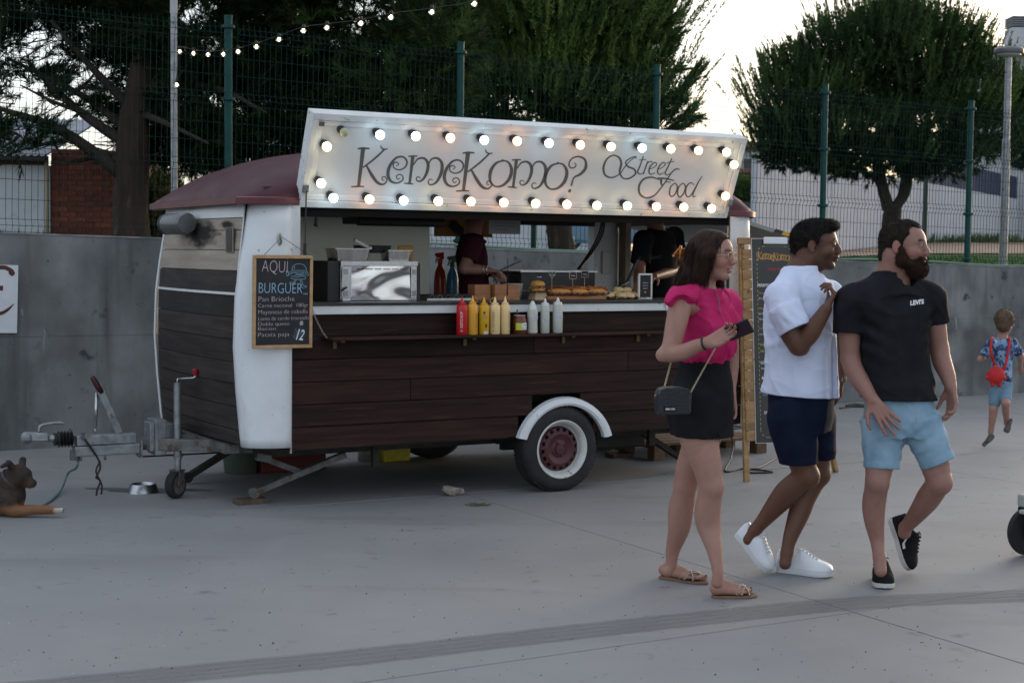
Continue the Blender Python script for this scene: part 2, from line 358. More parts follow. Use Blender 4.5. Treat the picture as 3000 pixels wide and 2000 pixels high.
def panel_mb():
    mb = MB(); Lp = FS - .10; H = 1.80; folds = (.075, .64, 1.20, 1.74)
    zs = [0]
    prof = [(0., 0.)]
    for f in (1.74, 1.20, .64, .075)[::-1]:
        prof += [(f-.05, 0.), (f, -.028), (f+.05, 0.)]
    prof.append((H+.03, 0.)); prof = [(z, y) for z, y in prof if z >= 0]
    n = 43
    for i in range(n+1):
        x = .05 + Lp*i/n; mb.tube([(x, y, z) for z, y in prof], .0024, 4, caps=False)
    hz = []
    for f in folds: hz += [(f-.05, -.004), (f, -.032), (f+.05, -.004)]
    for a, b in zip(folds, folds[1:]): hz += [(a+.05+(b-a-.1)*t, -.004) for t in (1/3, 2/3)]
    for z, y in hz: mb.tube([(.04, y, z), (Lp+.06, y, z)], .0028, 4, caps=False)
    return mb
pm_, pme = panel_mb(), None
ang = math.atan2(WD[1], WD[0]); slope = -math.atan(.0185)
for k in range(-3, 6):
    s = FL0 + k*FS; loc = fl(s, .12, ftop(s)-1.88)
    if pme is None: o = obj('mesh_panel', pm_, GREENW, fence, loc=loc); pme = o.data
    else: o = link('mesh_panel', pme, fence, loc)
    o.rotation_euler = (0, -slope, ang)

# ---- raised terrain behind the wall
def terr(x, y):
    n = -((x-WA[0])*WN[0] + (y-WA[1])*WN[1]); s = (x-WA[0])*WD[0] + (y-WA[1])*WD[1]
    z = wtop(min(max(s,-6),14)) - .09 + .004*max(n-1, 0) + .034*max(0, min(n-6, 60))*(1/(1+math.exp(-max(-30, min(30, (x/max(y, 1)-.215)/.03)))))
    z += 1.15*math.exp(-(((s-.5)/3.6)**2)) * (1/(1+math.exp(-(n-7.5)/1.1)))*math.exp(-max(0, n-14)/20)
    return z
nn = [.28, .6, 1, 1.6, 2.4, 3.4, 4.6, 6, 7.5, 9, 11, 13, 16, 20, 25, 32, 40, 50, 65, 90, 140, 260, 600]
sn = list(np.linspace(-14, 26, 46)); rows = []; 
for n in nn: 
    r = []
    for s in sn:
        s2 = s * (1 + max(0, n-8)*.09); q = WA + WD*s2 - WN*n
        r.append((q[0], q[1], terr(q[0], q[1]) + random.uniform(-.02,.02)*min(1, n/3)))
    rows.append(r)
GRASS = mat('grass_ground', (.045,.058,.026), (.085,.092,.045), 3, rough=.95, spec=.1, bump=1, bs=30, spots=[((.10,.095,.06), 1.2, .60, (1,1,1), .1)])
mb = MB().grid(rows); mb.f = [f[::-1] for f in mb.f] if False else mb.f
tr = obj('terrain', mb, GRASS, smooth=True, kind='structure')
# grass strip seen over the right part of the wall, dirt strip beyond it
def strip(name, pix, mt, lift):
    N = len(pix[0]); mb = MB()
    rows = [[(p[0], p[1], terr(p[0], p[1]) + lift + random.uniform(0,.015)) for p in row] for row in pix]
    mb.grid(rows); return obj(name, mb, mt, smooth=True, kind='structure')
def rowat(n, s0, s1, k=40):
    B = WA - WN*n; s0 = -(B[0]-.178*B[1])/(WD[0]-.178*WD[1]); return [tuple(B + WD*s) for s in np.linspace(s0, max(s1, s0+30), k)]
strip('lawn', [rowat(n, 8.2, 40, 60) for n in (.4, 2, 4, 6, 8, 10, 12, 14)], mat('lawn_green', (.010,.050,.007), (.020,.080,.012), 2.2, rough=.95, spec=.05, bump=1, bs=40), .03)
strip('dirt_path', [rowat(n, 4, 70, 60) for n in (14.3, 17, 20, 24, 29)], mat('orange_dirt', (.15,.095,.065), (.21,.14,.10), 1.5, rough=.95, bump=.6, bs=12), .05)
def blades(n, fn, h, mt, name, w=.006):
    P = np.array([fn() for _ in range(n)]); a = np.random.rand(n)*2*PI; hh = h*(.5+np.random.rand(n)); le = (np.random.rand(n,2)-.5)*h*.8
    z = np.array([terr(x, y) for x, y in P]) + .02
    v = np.empty((n,3,3)); dx = np.stack([np.cos(a), np.sin(a)], 1)*w
    v[:,0,:2] = P-dx; v[:,1,:2] = P+dx; v[:,2,:2] = P+le; v[:,0,2] = v[:,1,2] = z; v[:,2,2] = z+hh
    me = bpy.data.meshes.new(name); me.from_pydata(v.reshape(-1,3).tolist(), [], np.arange(3*n).reshape(-1,3).tolist()); me.materials.append(mt)
    o = link(name, me); o['kind'] = 'stuff'; return o
def gpt(s0, s1, n0, n1):
    def f():
        n = n0 + (n1-n0)*random.random()**1.6; B = WA - WN*n
        a = s0 if s0 < 5 else -(B[0]-.178*B[1])/(WD[0]-.178*WD[1]); q = B + WD*random.uniform(a, max(s1, a+12)); return (q[0], q[1])
    return f
blades(16000, gpt(8.3, 26, .35, 12), .07, mat('lawn_blades', (.014,.07,.009), (.026,.10,.015), 3, rough=.9, spec=.1), 'grass', .008)
blades(7000, gpt(-2, 3, .5, 12), .08, mat('wild_grass_blades', (.05,.075,.02), (.13,.125,.045), 3, rough=.8), 'wild_grass', .009)
blades(2500, gpt(8, 34, 27, 31), .30, mat('weeds_green', (.03,.07,.02), (.07,.10,.03), 3, rough=.8), 'weeds', .03)

# ---- lamp posts and lone posts
o = empty('lamp_post', (0,0,0), label='thin galvanised steel post behind the fence, string light tied to it', cat='post')
b = at_y(511, 600, 13.45); t_ = at_y(520, 0, 13.45); o.location = (b[0], b[1], terr(b[0], b[1]) - .1)
H = t_[2] - o.location.z + 1.5
obj('pole', MB().tube([(0,0,0),(0,0,H-1.62)], .030, 14), GALV, o, smooth=True, auto=40)
obj('pole', MB().tube([(0,0,H-1.62),(0,0,H)], .034, 14), mat('pale_pole', (.35,.35,.36), rough=.5, metal=.5), o, smooth=True, auto=40)
def lamp(x, ybase, ytop, Y, r, name, lab, disc=0., mt=GALV):
    b = at_y(x, ybase, Y); q = at_y(x, ytop, Y); o = empty(name, (b[0], b[1], terr(b[0], b[1])-.05), label=lab, cat='street lamp' if disc else 'pole')
    H = q[2] - o.location.z
    obj('pole', MB().tube([(0,0,0),(0,0,H*.62),(0,0,H*.62+.01),(0,0,H)], [r,r,r*.8,r*.8], 14), mt, o, smooth=True, auto=40)
    if disc:
        obj('lamp_head', MB().lathe([(.05,-.02),(disc*.93,0),(disc,.02),(disc,.055),(disc*.9,.075),(.1,.085)], 28, o=(0,0,H)), mat('lamp_grey', (.16,.17,.18), rough=.4, metal=.3), o, smooth=True, auto=40)
        obj('lamp_glass', MB().lathe([(.03,-.05),(disc*.75,-.022),(disc*.8,-.004)], 24, o=(0,0,H)), mat('lamp_glass', (.4,.4,.36), rough=.2), o, smooth=True)
    return o
lamp(2938, 775, 158, 19.3, .052, 'street_lamp', 'tall grey street lamp with flat round head, beside the pruned pine', .185)
lamp(2708, 715, 300, 34, .055, 'metal_pole', 'slim dark metal pole standing between the pine trunk and the lamp', 0, mat('dark_pole', (.03,.04,.04), rough=.6))
lamp(1563, 740, 560, 20.5, .042, 'metal_pole', 'short dark green post seen through the trailer window', 0, GREENP)

# ---- buildings beyond the fence
def wallbox(name, mb, m, parent, **k): return obj(name, mb, m, parent, **k)
# brick store with white door on the left
bs0 = at_y(345, 705, 16.9); bz = terr(bs0[0], bs0[1]) - .1
sc = 16.9/CF
BRI = mat('red_brick', (.11,.028,.016), (.19,.055,.032), 8, rough=.9, bump=.5, bs=40, rnd=.3)
MORT = mat('mortar', (.10,.055,.04), (.14,.08,.06), 8, rough=.95)
store = empty('brick_store', (bs0[0], bs0[1], bz), label='small brick store with white door and sheet metal roof behind the left fence', cat='building')
xw = (345-152)*sc; Htop = 1.57 + (730-432)*sc - bz
obj('brick_core', MB().box(-xw, -.01, .01, 2.5, 0, Htop-.03), MORT, store)
mb = None; bme = None
bl, bh = .19, .058
for r in range(int(Htop/bh)):
    for c in range(-1, int(xw/bl)+2):
        x0 = -xw + c*bl + (bl/2 if r % 2 else 0); 
        x1 = min(x0+bl-.008, 0); x0 = max(x0, -xw)
        if x1 - x0 < .04: continue
        if x1 > -.12*max(0, (r*bh-Htop+.35))/.35*2 and r*bh > Htop-.28: x1 = min(x1, -(r*bh-(Htop-.28))*.5); 
        if x1 - x0 < .03: continue
        if bme is None or abs(x1-x0-bme[1]) > .002:
            o = obj('brick', MB().box(0, x1-x0, -.006+random.uniform(0,.004), .02, 0, bh-.008), BRI, store, loc=(x0, 0, r*bh))
            bme = (o.data, x1-x0)
        else: link('brick', bme[0], store, (x0, random.uniform(-.002,.002), r*bh))
gw = 150*sc
WDOOR = mat('white_store_wall', (.50,.53,.57), (.58,.6,.63), 3, rough=.6, spots=[((.35,.36,.37), 6, .6, (1,1,1), .2)])
zt = 1.57 + (727-482)*sc - bz
obj('wall', MB().box(-xw-gw-1.2, -xw-.03, .05, 2.4, 0, zt), WDOOR, store)
obj('lintel', MB().box(-xw-gw-1.2, -xw-.06, .0, .06, zt+.001, zt+.085), mat('rust_brown_lintel', (.075,.03,.02), rough=.8), store)
obj('downpipe', MB().tube([(-xw-.04,-.03,0),(-xw-.04,-.03,Htop-.1)], .022, 8), mat('cream_pipe', (.35,.29,.2), rough=.6), store, smooth=True)
mb = MB(); zr = zt+.10
x0r, x1r = -xw-gw-1.3, -xw-.02; nrib = 46
rows = [[(x0r+(x1r-x0r)*i/nrib, y, z + .012*math.cos(i*PI)) for i in range(nrib+1)] for y, z in ((-.12, zr),(2.2, zr+.60))]
mb.grid(rows); mb.grid([[(p[0], p[1], p[2]-.02) for p in r] for r in rows])
obj('metal_roof', mb, mat('sheet_roof_grey', (.20,.23,.28), (.30,.33,.38), 3, rough=.5, metal=.3), store)
obj('gutter', MB().box(x0r, x1r, -.17, -.10, zr-.05, zr-.01), IRON, store)
# long white boundary wall on the right
wl0, wl1 = at_y(2216, 700, 43), at_y(3000, 700, 67)
dv = (wl1-wl0)[:2]; dn = dv/np.linalg.norm(dv); perp = np.array([-dn[1], dn[0]])
bw = empty('boundary_wall', (wl0[0], wl0[1], 1.2), label='long white rendered boundary wall beyond the lawn and the pruned pine', cat='wall')
Lw = np.linalg.norm(dv)*2.4; mbp = None
def tw(a): return 1.57 + (752-449)/CF*43 - 1.2 - a*.012
N = 24
for i in range(N):
    a0, a1 = Lw*i/N + .02, Lw*(i+1)/N - .02
    q = lambda a, n, z: (dn[0]*a + perp[0]*n, dn[1]*a + perp[1]*n, z)
    obj('wall_panel', MB().hexa([q(a0,0,0),q(a1,0,0),q(a1,.2,0),q(a0,.2,0),q(a0,0,tw(a0)),q(a1,0,tw(a1)),q(a1,.2,tw(a1)),q(a0,.2,tw(a0))]), mat('white_render', (.42,.43,.47), (.50,.51,.54), .5, rough=.8, spots=[((.33,.34,.36), .8, .58, (1,1,.3), .2)]) if i == 0 else bpy.data.materials['white_render'], bw)
bf = empty('blue_fence', (wl0[0], wl0[1], 1.2), label='blue slatted screen on top of the white boundary wall at the right', cat='fence')
a = Lw*.20
k = 0
while a < Lw*.85:
    obj('slat', MB().hexa([q(a,.05,tw(a)+.002),q(a+.25,.05,tw(a)+.002),q(a+.25,.09,tw(a)+.002),q(a,.09,tw(a)+.002),q(a,.05,tw(a)+.95),q(a+.25,.05,tw(a)+.95),q(a+.25,.09,tw(a)+.95),q(a,.09,tw(a)+.95)]), mat('blue_slat', (.015,.025,.07), rough=.6) if k == 0 else bpy.data.materials['blue_slat'], bf)
    a += .30; k += 1
# white wall behind the trailer window, and a low kerb wall
def card_wall(name, x0, x1, y0, y1, Y, m, lab, th=.25):
    a = at_y(x0, y1, Y); b = at_y(x1, y1, Y); t = at_y((x0+x1)/2, y0, Y)
    o = obj(name, MB().box(0, b[0]-a[0], 0, th, 0, t[2]-a[2]+.6), m, loc=(a[0], Y, a[2]-.6)); return tag(o, lab, 'wall')
card_wall('garden_wall', 1050, 1780, 640, 745, 62, bpy.data.materials['white_render'], 'white garden wall far behind, seen through the trailer window')
card_wall('stone_wall', 2120, 2220, 578, 650, 58, mat('grey_stone_wall', (.12,.12,.125), (.2,.2,.2), 3, rough=.9), 'grey stone wall with hedge on it, right of the serving hatch')
# houses
TILE = mat('roof_tile', (.10,.035,.025), (.17,.07,.05), 5, rough=.85, rnd=.2)
def house(name, x0, x1, yeave, yridge, Y, base_z, wallm, lab, dep=7, chim=None):
    a = at_y(x0, 700, Y); b = at_y(x1, 700, Y); ze = at_y(x0, yeave, Y)[2]; zr = at_y(x0, yridge, Y)[2]
    o = empty(name, (a[0], Y, base_z), label=lab, cat='house'); Wd = b[0]-a[0]; ze -= base_z; zr -= base_z
    obj('wall', MB().box(0, Wd, 0, dep, 0, ze), wallm, o)
    ov = .5; n = max(4, int((Wd+2*ov)/.28)); rows = []
    for t in np.linspace(0, 1, 9):
        y = -ov + (dep/2+ov)*t; z = ze + .05 + (zr-ze)*t
        rows.append([(-ov+(Wd+2*ov)*i/(2*n), y, z + .05*(i % 2) + .02) for i in range(2*n+1)])
        if t < 1: rows.append([(x, y2+.01, z2+.04) for x, y2, z2 in rows[-1]])
    rows.append([(x, dep+ov, ze+.05) for x, _, _ in rows[-1]])
    mb = MB().grid(rows); mb.add([(0,0,ze+.01),(0,dep,ze+.01),(0,dep/2,zr-.05),(Wd,0,ze+.01),(Wd,dep,ze+.01),(Wd,dep/2,zr-.05)], [(0,2,1),(3,4,5)])
    obj('roof', mb, TILE, o); obj('eave', MB().box(-ov, Wd+ov, -ov, -ov+.12, ze-.12, ze+.04), IRON, o)
    nw = max(1, int(Wd/2.5))
    for fl_ in range(max(1, int(ze/3))):
        for i in range(nw):
            x = Wd*(i+.5)/nw; z = ze - 1.9 - fl_*2.9
            if z < .5: continue
            w = obj('window', MB().box(x-.5, x+.5, -.03, .02, z, z+1.2), mat('window_frame_w', (.4,.4,.4), rough=.5), o)
            obj('pane', MB().box(x-.43, x+.43, -.045, -.031, z+.07, z+1.13), mat('window_glass', (.03,.035,.04), rough=.1), w)
    if chim:
        cx0, cx1, cyt = chim; c0, c1 = at_y(cx0, 100, Y+2)[0]-a[0], at_y(cx1, 100, Y+2)[0]-a[0]; zt_ = at_y(cx0, cyt, Y+2)[2]-base_z
        ch = obj('chimney', MB().box(c0, c1, 1.5, 2.6, ze-.3, zt_-.52), mat('chimney_render', (.42,.43,.45), (.52,.53,.55), 2, rough=.8), o)
        for k in range(5): obj('chimney_louvre', MB().box(c0-.02+.04*k*0, c1+.02, 1.45, 2.65, zt_-.46+k*.095, zt_-.46+k*.095+.05), mat('louvre_grey', (.22,.23,.25), rough=.7) if k == 0 else bpy.data.materials['louvre_grey'], o)
        obj('chimney_core', MB().box(c0+.25, c1-.25, 1.7, 2.4, zt_-.53, zt_-.05), BLACK, o)
    return o
BEIGE = mat('beige_render', (.36,.31,.25), (.42,.37,.30), 1, rough=.85)
GREYR = mat('pale_grey_render', (.33,.33,.34), (.40,.40,.41), 1, rough=.85)
house('town_house', 2905, 3400, 152, 112, 66, 2.2, GREYR, 'pale house with tiled roof and louvred chimney behind the pruned pine', chim=(2955, 3020, 50))
house('town_house', 2090, 2215, 512, 490, 84, 1.8, BEIGE, 'beige two-storey house with brown roof between hatch and boundary wall', 6)
house('town_house', 2050, 2330, 435, 405, 120, 1.8, GREYR, 'distant grey house with red tiled roof rising behind the beige house', 8)
house('town_house', 1990, 2100, 398, 384, 150, 1.8, GREYR, 'far dark-roofed house peeping above the lit serving hatch', 8)
# parked car beyond the fence
CARB = mat('car_blue_paint', (.06,.13,.19), rough=.3, coat=.4); GLS = mat('dark_glass', (.02,.03,.035), rough=.08)
car = empty('parked_car', at_y(1785, 732, 48), label='pale blue old car parked beyond the fence, seen through the trailer window', cat='car')
def carsec(x, zb, zt, w): return [(x,-w,zb),(x,-w,zt-.12),(x,-w+.1,zt),(x,w-.1,zt),(x,w,zt-.12),(x,w,zb)]
mb = MB().grid([carsec(*q) for q in [(-1.85,.35,.72,.68),(-1.75,.22,.85,.76),(-.9,.2,.92,.8),(1.1,.2,.92,.8),(1.75,.22,.82,.76),(1.9,.35,.7,.66)]]); mb.add(carsec(-1.85,.35,.72,.68), [(0,1,2,3,4,5)]); mb.add(carsec(1.9,.35,.7,.66), [(5,4,3,2,1,0)])
obj('body', mb, CARB, car, smooth=True, auto=40)
obj('cabin', MB().hexa([(-1.3,-.7,.92),(.85,-.7,.92),(.85,.7,.92),(-1.3,.7,.92),(-.85,-.56,1.38),(.35,-.56,1.38),(.35,.56,1.38),(-.85,.56,1.38)]), CARB, car, bev=.05)
obj('window', MB().hexa([(-1.12,-.72,.97),(.68,-.72,.97),(.68,-.66,.97),(-1.12,-.66,.97),(-.8,-.61,1.31),(.28,-.61,1.31),(.28,-.55,1.31),(-.8,-.55,1.31)]), GLS, car)
for x in (-1.2, 1.2):
    for y in (-.78, .62):
        w = obj('wheel', MB().lathe([(.2,0),(.29,.01),(.29,.15),(.2,.16)], 20, o=(x,y,.29), ax=(0,1,0)), RUB, car, smooth=True, auto=40)
        obj('hubcap', MB().lathe([(.01,-.012),(.17,-.005),(.17,.005)], 16, o=(x,y,.29), ax=(0,1,0)), STEELB, w)
for s_ in (-.55, .55): obj('headlight', MB().lathe([(.01,0),(.09,.01),(.09,.04)], 14, o=(-1.86,s_,.62), ax=(-1,0,0)), STEELB, car)
# ================================================================ food trailer
VW0 = at_z(1635, 1437); VA = math.radians(30)
VU = np.array([math.cos(VA), math.sin(VA), 0]); VV = np.array([-math.sin(VA), math.cos(VA), 0])
def vworld(u, v, z): return VW0 + VU*u + VV*v + np.array([0,0,z])
def vpt(x, y, v=0.):                  # photo pixel -> trailer coordinates on the plane at depth v
    P = at_plane(x, y, VW0 + VV*v, -VV) - VW0; return (P @ VU, v, P[2])
def vpx(x, y, u): P = at_plane(x, y, VW0 + VU*u, VU) - VW0; return (u, P @ VV, P[2])
van = empty('food_trailer', tuple(VW0), VA, 'vintage wooden food trailer with burgundy roof, lit name board and open serving hatch', 'food trailer')
def V(name, mb, m, par=None, **k): return obj(name, mb, m, par or van, **k)
Wd = 1.75; U0, U1 = -2.165, 1.66; Z0, ZT = .385, 1.855
def fz(z): return float(np.interp(z, [.38,.42,.73,1.0,1.3,1.51,1.67,1.87], [-2.14,-2.15,-2.172,-2.182,-2.178,-2.16,-2.14,-2.12])) + .0
# --- near side planks under the shelf
zs = [.375, .512, .648, .785, .922, 1.040]
fen = lambda z: math.sqrt(max(0, .345**2 - (z-.30)**2)) if z < .645 else 0      # wheel arch half width
for i, (a, b) in enumerate(zip(zs, zs[1:])):
    segs = [(-1.905, U1-.13)]
    w = fen((a+b)/2) if b < .7 else 0
    if w > .05: segs = [(-1.905, -.02-w*.93), (-.02+w*.93, U1-.13)]
    else:
        j = [-.62, .31, -1.1, .55, -.2][i]; segs = [(-1.905, j-.0015), (j+.0015, U1-.13)]
    for s0, s1 in segs:
        o = V('side_plank', MB().box(s0, s1, .0, .022, a+.002, b-.002), DWOOD, bev=.004)
V('wood_backing', MB().box(-1.9, -.36, .0235, .04, .37, 1.2).box(.33, U1-.14, .0235, .04, .37, 1.2).box(-.36, .33, .0235, .04, .66, 1.2), BLACK)
V('side_plank', MB().box(-1.88, U1-.13, .004, .022, 1.062, 1.193), DWOOD, bev=.004)
# scuffs / worn lower edge already in the stain material
V('counter_trim', MB().box(-1.885, U1-.115, -.030, .0, 1.195, 1.247), WHITEF, bev=.003)
V('counter_edge', MB().box(-1.875, U1-.12, -.040, .012, 1.249, 1.267), mat('black_counter', (.012,.012,.013), (.03,.03,.03), 8, rough=.35), bev=.002)
V('worktop', MB().box(-1.86, U1-.14, .013, .50, 1.225, 1.266), mat('dark_worktop', (.03,.03,.032), (.05,.05,.05), 5, rough=.35))
# --- fold-down shelf, brackets, chains
V('sauce_shelf', MB().box(-1.70, .86, -.175, -.002, 1.043, 1.060), DWOOD, bev=.003)
for u in (-1.62, -.72, .02, .62):
    V('shelf_bracket', MB().box(u-.012, u+.012, -.14, -.002, 1.030, 1.0425).box(u-.012, u+.012, -.014, -.002, .985, 1.030), mat('brass_bracket', (.12,.09,.04), rough=.5, metal=.7) if u < -1 else bpy.data.materials['brass_bracket'])
def chain(p, q, sag, n, r, w, m, par, name='chain'):
    p, q = Vector(p), Vector(q); mb = MB(); pts = [p.lerp(q, i/n) - Vector((0,0,sag*4*(i/n)*(1-i/n))) for i in range(n+1)]
    for i in range(n):
        a, b = pts[i], pts[i+1]; d = (b-a); L_ = d.length*.62; d.normalize(); s = d.cross(Vector((0,0,1) if i % 2 else (1,.3,.1))).normalized(); c = (a+b)/2
        mb.tube([c + d*L_*math.cos(t) + s*w*math.sin(t) for t in np.linspace(0, 2*PI, 9)[:-1]], r, 5, closed=True)
    return obj(name, mb, m, par, smooth=True)
CHN = mat('steel_chain', (.25,.24,.22), rough=.4, metal=.9)
chain(vpt(910, 893, -.03), vpt(958, 990, -.16), .02, 15, .0016, .005, CHN, van, 'shelf_chain')
chain(vpt(1945, 886, -.03), (.84,-.15,1.06), .02, 14, .0016, .005, CHN, van, 'shelf_chain')
# --- front end wall : planks follow the bulge
seam = [.40,.49,.632,.772,.905,1.042,1.175,1.31]; up = [1.322,1.455,1.58,1.70,1.775]
v0, v1 = .165, 1.745
def fplank(a, b, m, ny=1):
    mb = MB(); zz = [a+.0022, (a+b)/2, b-.0022]; nv_ = 9; rows = []
    def bow(v): t = (v-(v0+v1)/2)/((v1-v0)/2); return -.035*(1-t*t)
    for z in zz: rows.append([(fz(z)+bow(v), v, z) for v in np.linspace(v0, v1, nv_)])
    top = [(p[0]+.02, p[1], p[2]) for p in rows[-1]]; bot = [(p[0]+.02, p[1], p[2]) for p in rows[0]]
    mb.grid([bot] + rows + [top]); mb.f = [f[::-1] for f in mb.f]; return V('front_plank', mb, m, bev=0)
for a, b in zip(seam, seam[1:]): fplank(a, b, FWOOD)
for i, (a, b) in enumerate(zip(up, up[1:])): fplank(a, b, FWOOD if i == 0 else LWOOD)
def bow(v): t = (v-(v0+v1)/2)/((v1-v0)/2); return -.035*(1-t*t)
V('front_backing', MB().grid([[(fz(z)+bow(v)+.016, v, z) for v in np.linspace(v0, v1, 9)] for z in np.linspace(.40, 1.86, 9)]), BLACK)
rows = [[(fz(z)+bow(v)-.006, v, z) for v in np.linspace(v0, v1, 9)] for z in (1.309, 1.324)]
V('metal_strip', MB().grid([[(p[0]+.01,p[1],p[2]) for p in rows[0]]] + rows + [[(p[0]+.01,p[1],p[2]) for p in rows[1]]]), WHITEF)
rows = [[(fz(z)+bow(v)-.004, v, z) for v in np.linspace(v0, v1, 9)] for z in (1.777, 1.82, 1.86)]
V('header_band', MB().grid([[(p[0]+.02,p[1],p[2]) for p in rows[0]]] + rows), WHITE)
# soot stain next to the flue: real soot on the boards, slightly proud film
SOOT = mat('soot_film', (.02,.018,.017), rough=.95, alpha=.75)
SOOT.node_tree.nodes['Principled BSDF'].inputs['Alpha'].default_value = 1
_nt = SOOT.node_tree; _b = _nt.nodes['Principled BSDF']
_a = _nt.nodes.new('ShaderNodeAttribute'); _a.attribute_name = 'soot'
_m = _nt.nodes.new('ShaderNodeTexNoise'); _m.inputs['Scale'].default_value = 22; _m.inputs['Detail'].default_value = 6
_c = _nt.nodes.new('ShaderNodeTexCoord'); _mp = _nt.nodes.new('ShaderNodeMapping'); _mp.inputs['Scale'].default_value = (1,.35,1.4)
_nt.links.new(_c.outputs['Object'], _mp.inputs[0]); _nt.links.new(_mp.outputs[0], _m.inputs['Vector'])
_x = _nt.nodes.new('ShaderNodeMath'); _x.operation = 'ADD'; _nt.links.new(_a.outputs['Fac'], _x.inputs[0]); _nt.links.new(_m.outputs['Fac'], _x.inputs[1])
_r = _nt.nodes.new('ShaderNodeMapRange'); _r.inputs['From Min'].default_value = .72; _r.inputs['From Max'].default_value = 1.25; _r.inputs['To Max'].default_value = .93
_nt.links.new(_x.outputs[0], _r.inputs['Value']); _nt.links.new(_r.outputs[0], _b.inputs['Alpha'])
def soot(cv, cz, rv, rz_):
    mb = MB(); vv = np.linspace(max(v0, cv-rv*1.3), min(v1, cv+rv*1.3), 26); zz = np.linspace(cz-rz_*1.3, min(cz+rz_*1.3, 1.774), 18)
    mb.grid([[(fz(z)+bow(v)-.003, v, z) for v in vv] for z in zz]); mb.f = [f[::-1] for f in mb.f]
    o = V('soot_stain', mb, SOOT); at = o.data.attributes.new('soot', 'FLOAT', 'POINT')
    at.data.foreach_set('value', [max(0, 1-math.hypot((p[1]-cv)/rv, (p[2]-cz)/rz_))*1.0 for p in mb.v])
soot(.84, 1.68, .40, .14); soot(.42, 1.735, .16, .035)
# corner pillars (curved white panels)
def pillar(cu, cv, su, sv, name='corner_panel'):
    mb = MB(); rows = []
    for z in [.395, .45, .73, 1.0, 1.3, 1.51, 1.67, 1.75, 1.86]:
        bul = (fz(z) - fz(.42)); w = np.interp(z, [.4, 1.1, 1.86], [.245,.262,.225]) * (1 if su < 0 else .50); r = []
        for t in np.linspace(0, 1, 10):
            a = t*PI/2; x = cu + su*(w*math.sin(a)**1.0 - bul*(1 if su < 0 else 1)*math.sin(a)); y = cv + sv*(.165*(1-math.cos(a)))
            r.append((x, y, z))
        rows.append(r)
    mb.grid(rows); back = [[(x - su*.02, y + sv*.02, z) for x, y, z in r] for r in rows]
    if su*sv > 0: mb.f = [f[::-1] for f in mb.f]
    o = V(name, mb, WHITE, smooth=True); m = o.modifiers.new('t', 'SOLIDIFY'); m.thickness = .012; m.offset = -1 
    return o
pillar(-1.905, -.004, -1, 1); pillar(-1.905, 1.914, -1, -1)
pillar(1.53, -.004, 1, 1); pillar(1.53, 1.914, 1, -1)
V('corner_seam', MB().tube([(-1.903,-.010,.36),(-1.903,-.010,1.86)], .006, 6), WHITEF, smooth=True)
V('corner_seam', MB().tube([(fz(z)-.008, .163, z) for z in (.4,.73,1,1.3,1.51,1.67,1.86)], .005, 6), WHITEF, smooth=True)
V('corner_seam', MB().tube([(1.528,-.010,.36),(1.528,-.010,1.86)], .006, 6), WHITEF, smooth=True)
# frame round the opening
V('opening_jamb', MB().box(-1.90, -1.845, -.012, .03, 1.268, 1.852), WHITEF, bev=.003)
V('opening_jamb', MB().box(1.40, 1.527, -.012, .03, 1.268, 1.852), WHITEF, bev=.003)
V('opening_header', MB().box(-1.845, 1.40, .012, .05, 1.79, 1.852), mat('matt_black', (.006,.006,.006), rough=.95, spec=.1))
# --- interior
INT = mat('interior_white', (.50,.53,.51), (.58,.60,.58), 3, rough=.6)
GRP = mat('translucent_wall_panel', (.50,.55,.52), (.58,.62,.58), 3, rough=.6)
_t = GRP.node_tree; _b = _t.nodes['Principled BSDF']; _o = [n for n in _t.nodes if n.type == 'OUTPUT_MATERIAL'][0]; _tr = _t.nodes.new('ShaderNodeBsdfTranslucent'); _tr.inputs[0].default_value = (.50,.56,.54,1); _mx = _t.nodes.new('ShaderNodeMixShader'); _mx.inputs[0].default_value = .36
_t.links.new(_b.outputs[0], _mx.inputs[1]); _t.links.new(_tr.outputs[0], _mx.inputs[2]); _t.links.new(_mx.outputs[0], _o.inputs['Surface'])
V('floor', MB().box(-2.05, U1-.05, .05, 1.8, .40, .44), IRON)
V('ceiling', MB().box(-2.05, U1-.05, .05, 1.8, 1.93, 1.96), BLACKM)
V('inner_wall', MB().box(-2.03, -.09, 1.72, 1.76, .44, 1.02), INT)
V('wall_panel', MB().add([(-1.9,1.74,1.02),(-.09,1.74,1.02),(-.09,1.74,1.93),(-1.9,1.74,1.93)],[(0,1,2,3)]), GRP)
V('inner_wall', MB().box(-2.06, -2.03, .05, 1.72, .44, 1.93), INT)
V('inner_wall', MB().box(-.09, U1-.03, 1.72, 1.76, .44, 1.02), INT)
V('rear_wall', MB().box(U1-.06, U1-.03, .17, 1.72, .44, 1.02), INT)
V('far_wall_planks', MB().box(-1.9, 1.53, 1.765, 1.905, .38, 1.02), DWOOD)
V('window_post', MB().box(1.37, 1.60, 1.70, 1.80, 1.02, 1.93), WHITEF, bev=.004)
V('window_post', MB().box(1.605, 1.655, 1.60, 1.70, 1.02, 1.93), mat('raw_timber', (.19,.14,.10), (.26,.20,.15), 5, st=(9,9,1), rough=.7))
V('wall_switch', MB().box(1.44, 1.52, 1.685, 1.70, 1.42, 1.60), mat('switch_white', (.5,.5,.48), rough=.4), bev=.004)
V('back_header', MB().box(-.09, 1.66, 1.70, 1.78, 1.80, 1.93), BLACKM)
V('back_shelf', MB().box(-1.95, -.1, 1.40, 1.715, 1.10, 1.125), STEELB)
V('back_counter', MB().box(-1.95, .55, 1.15, 1.715, .90, .925), STEELB)
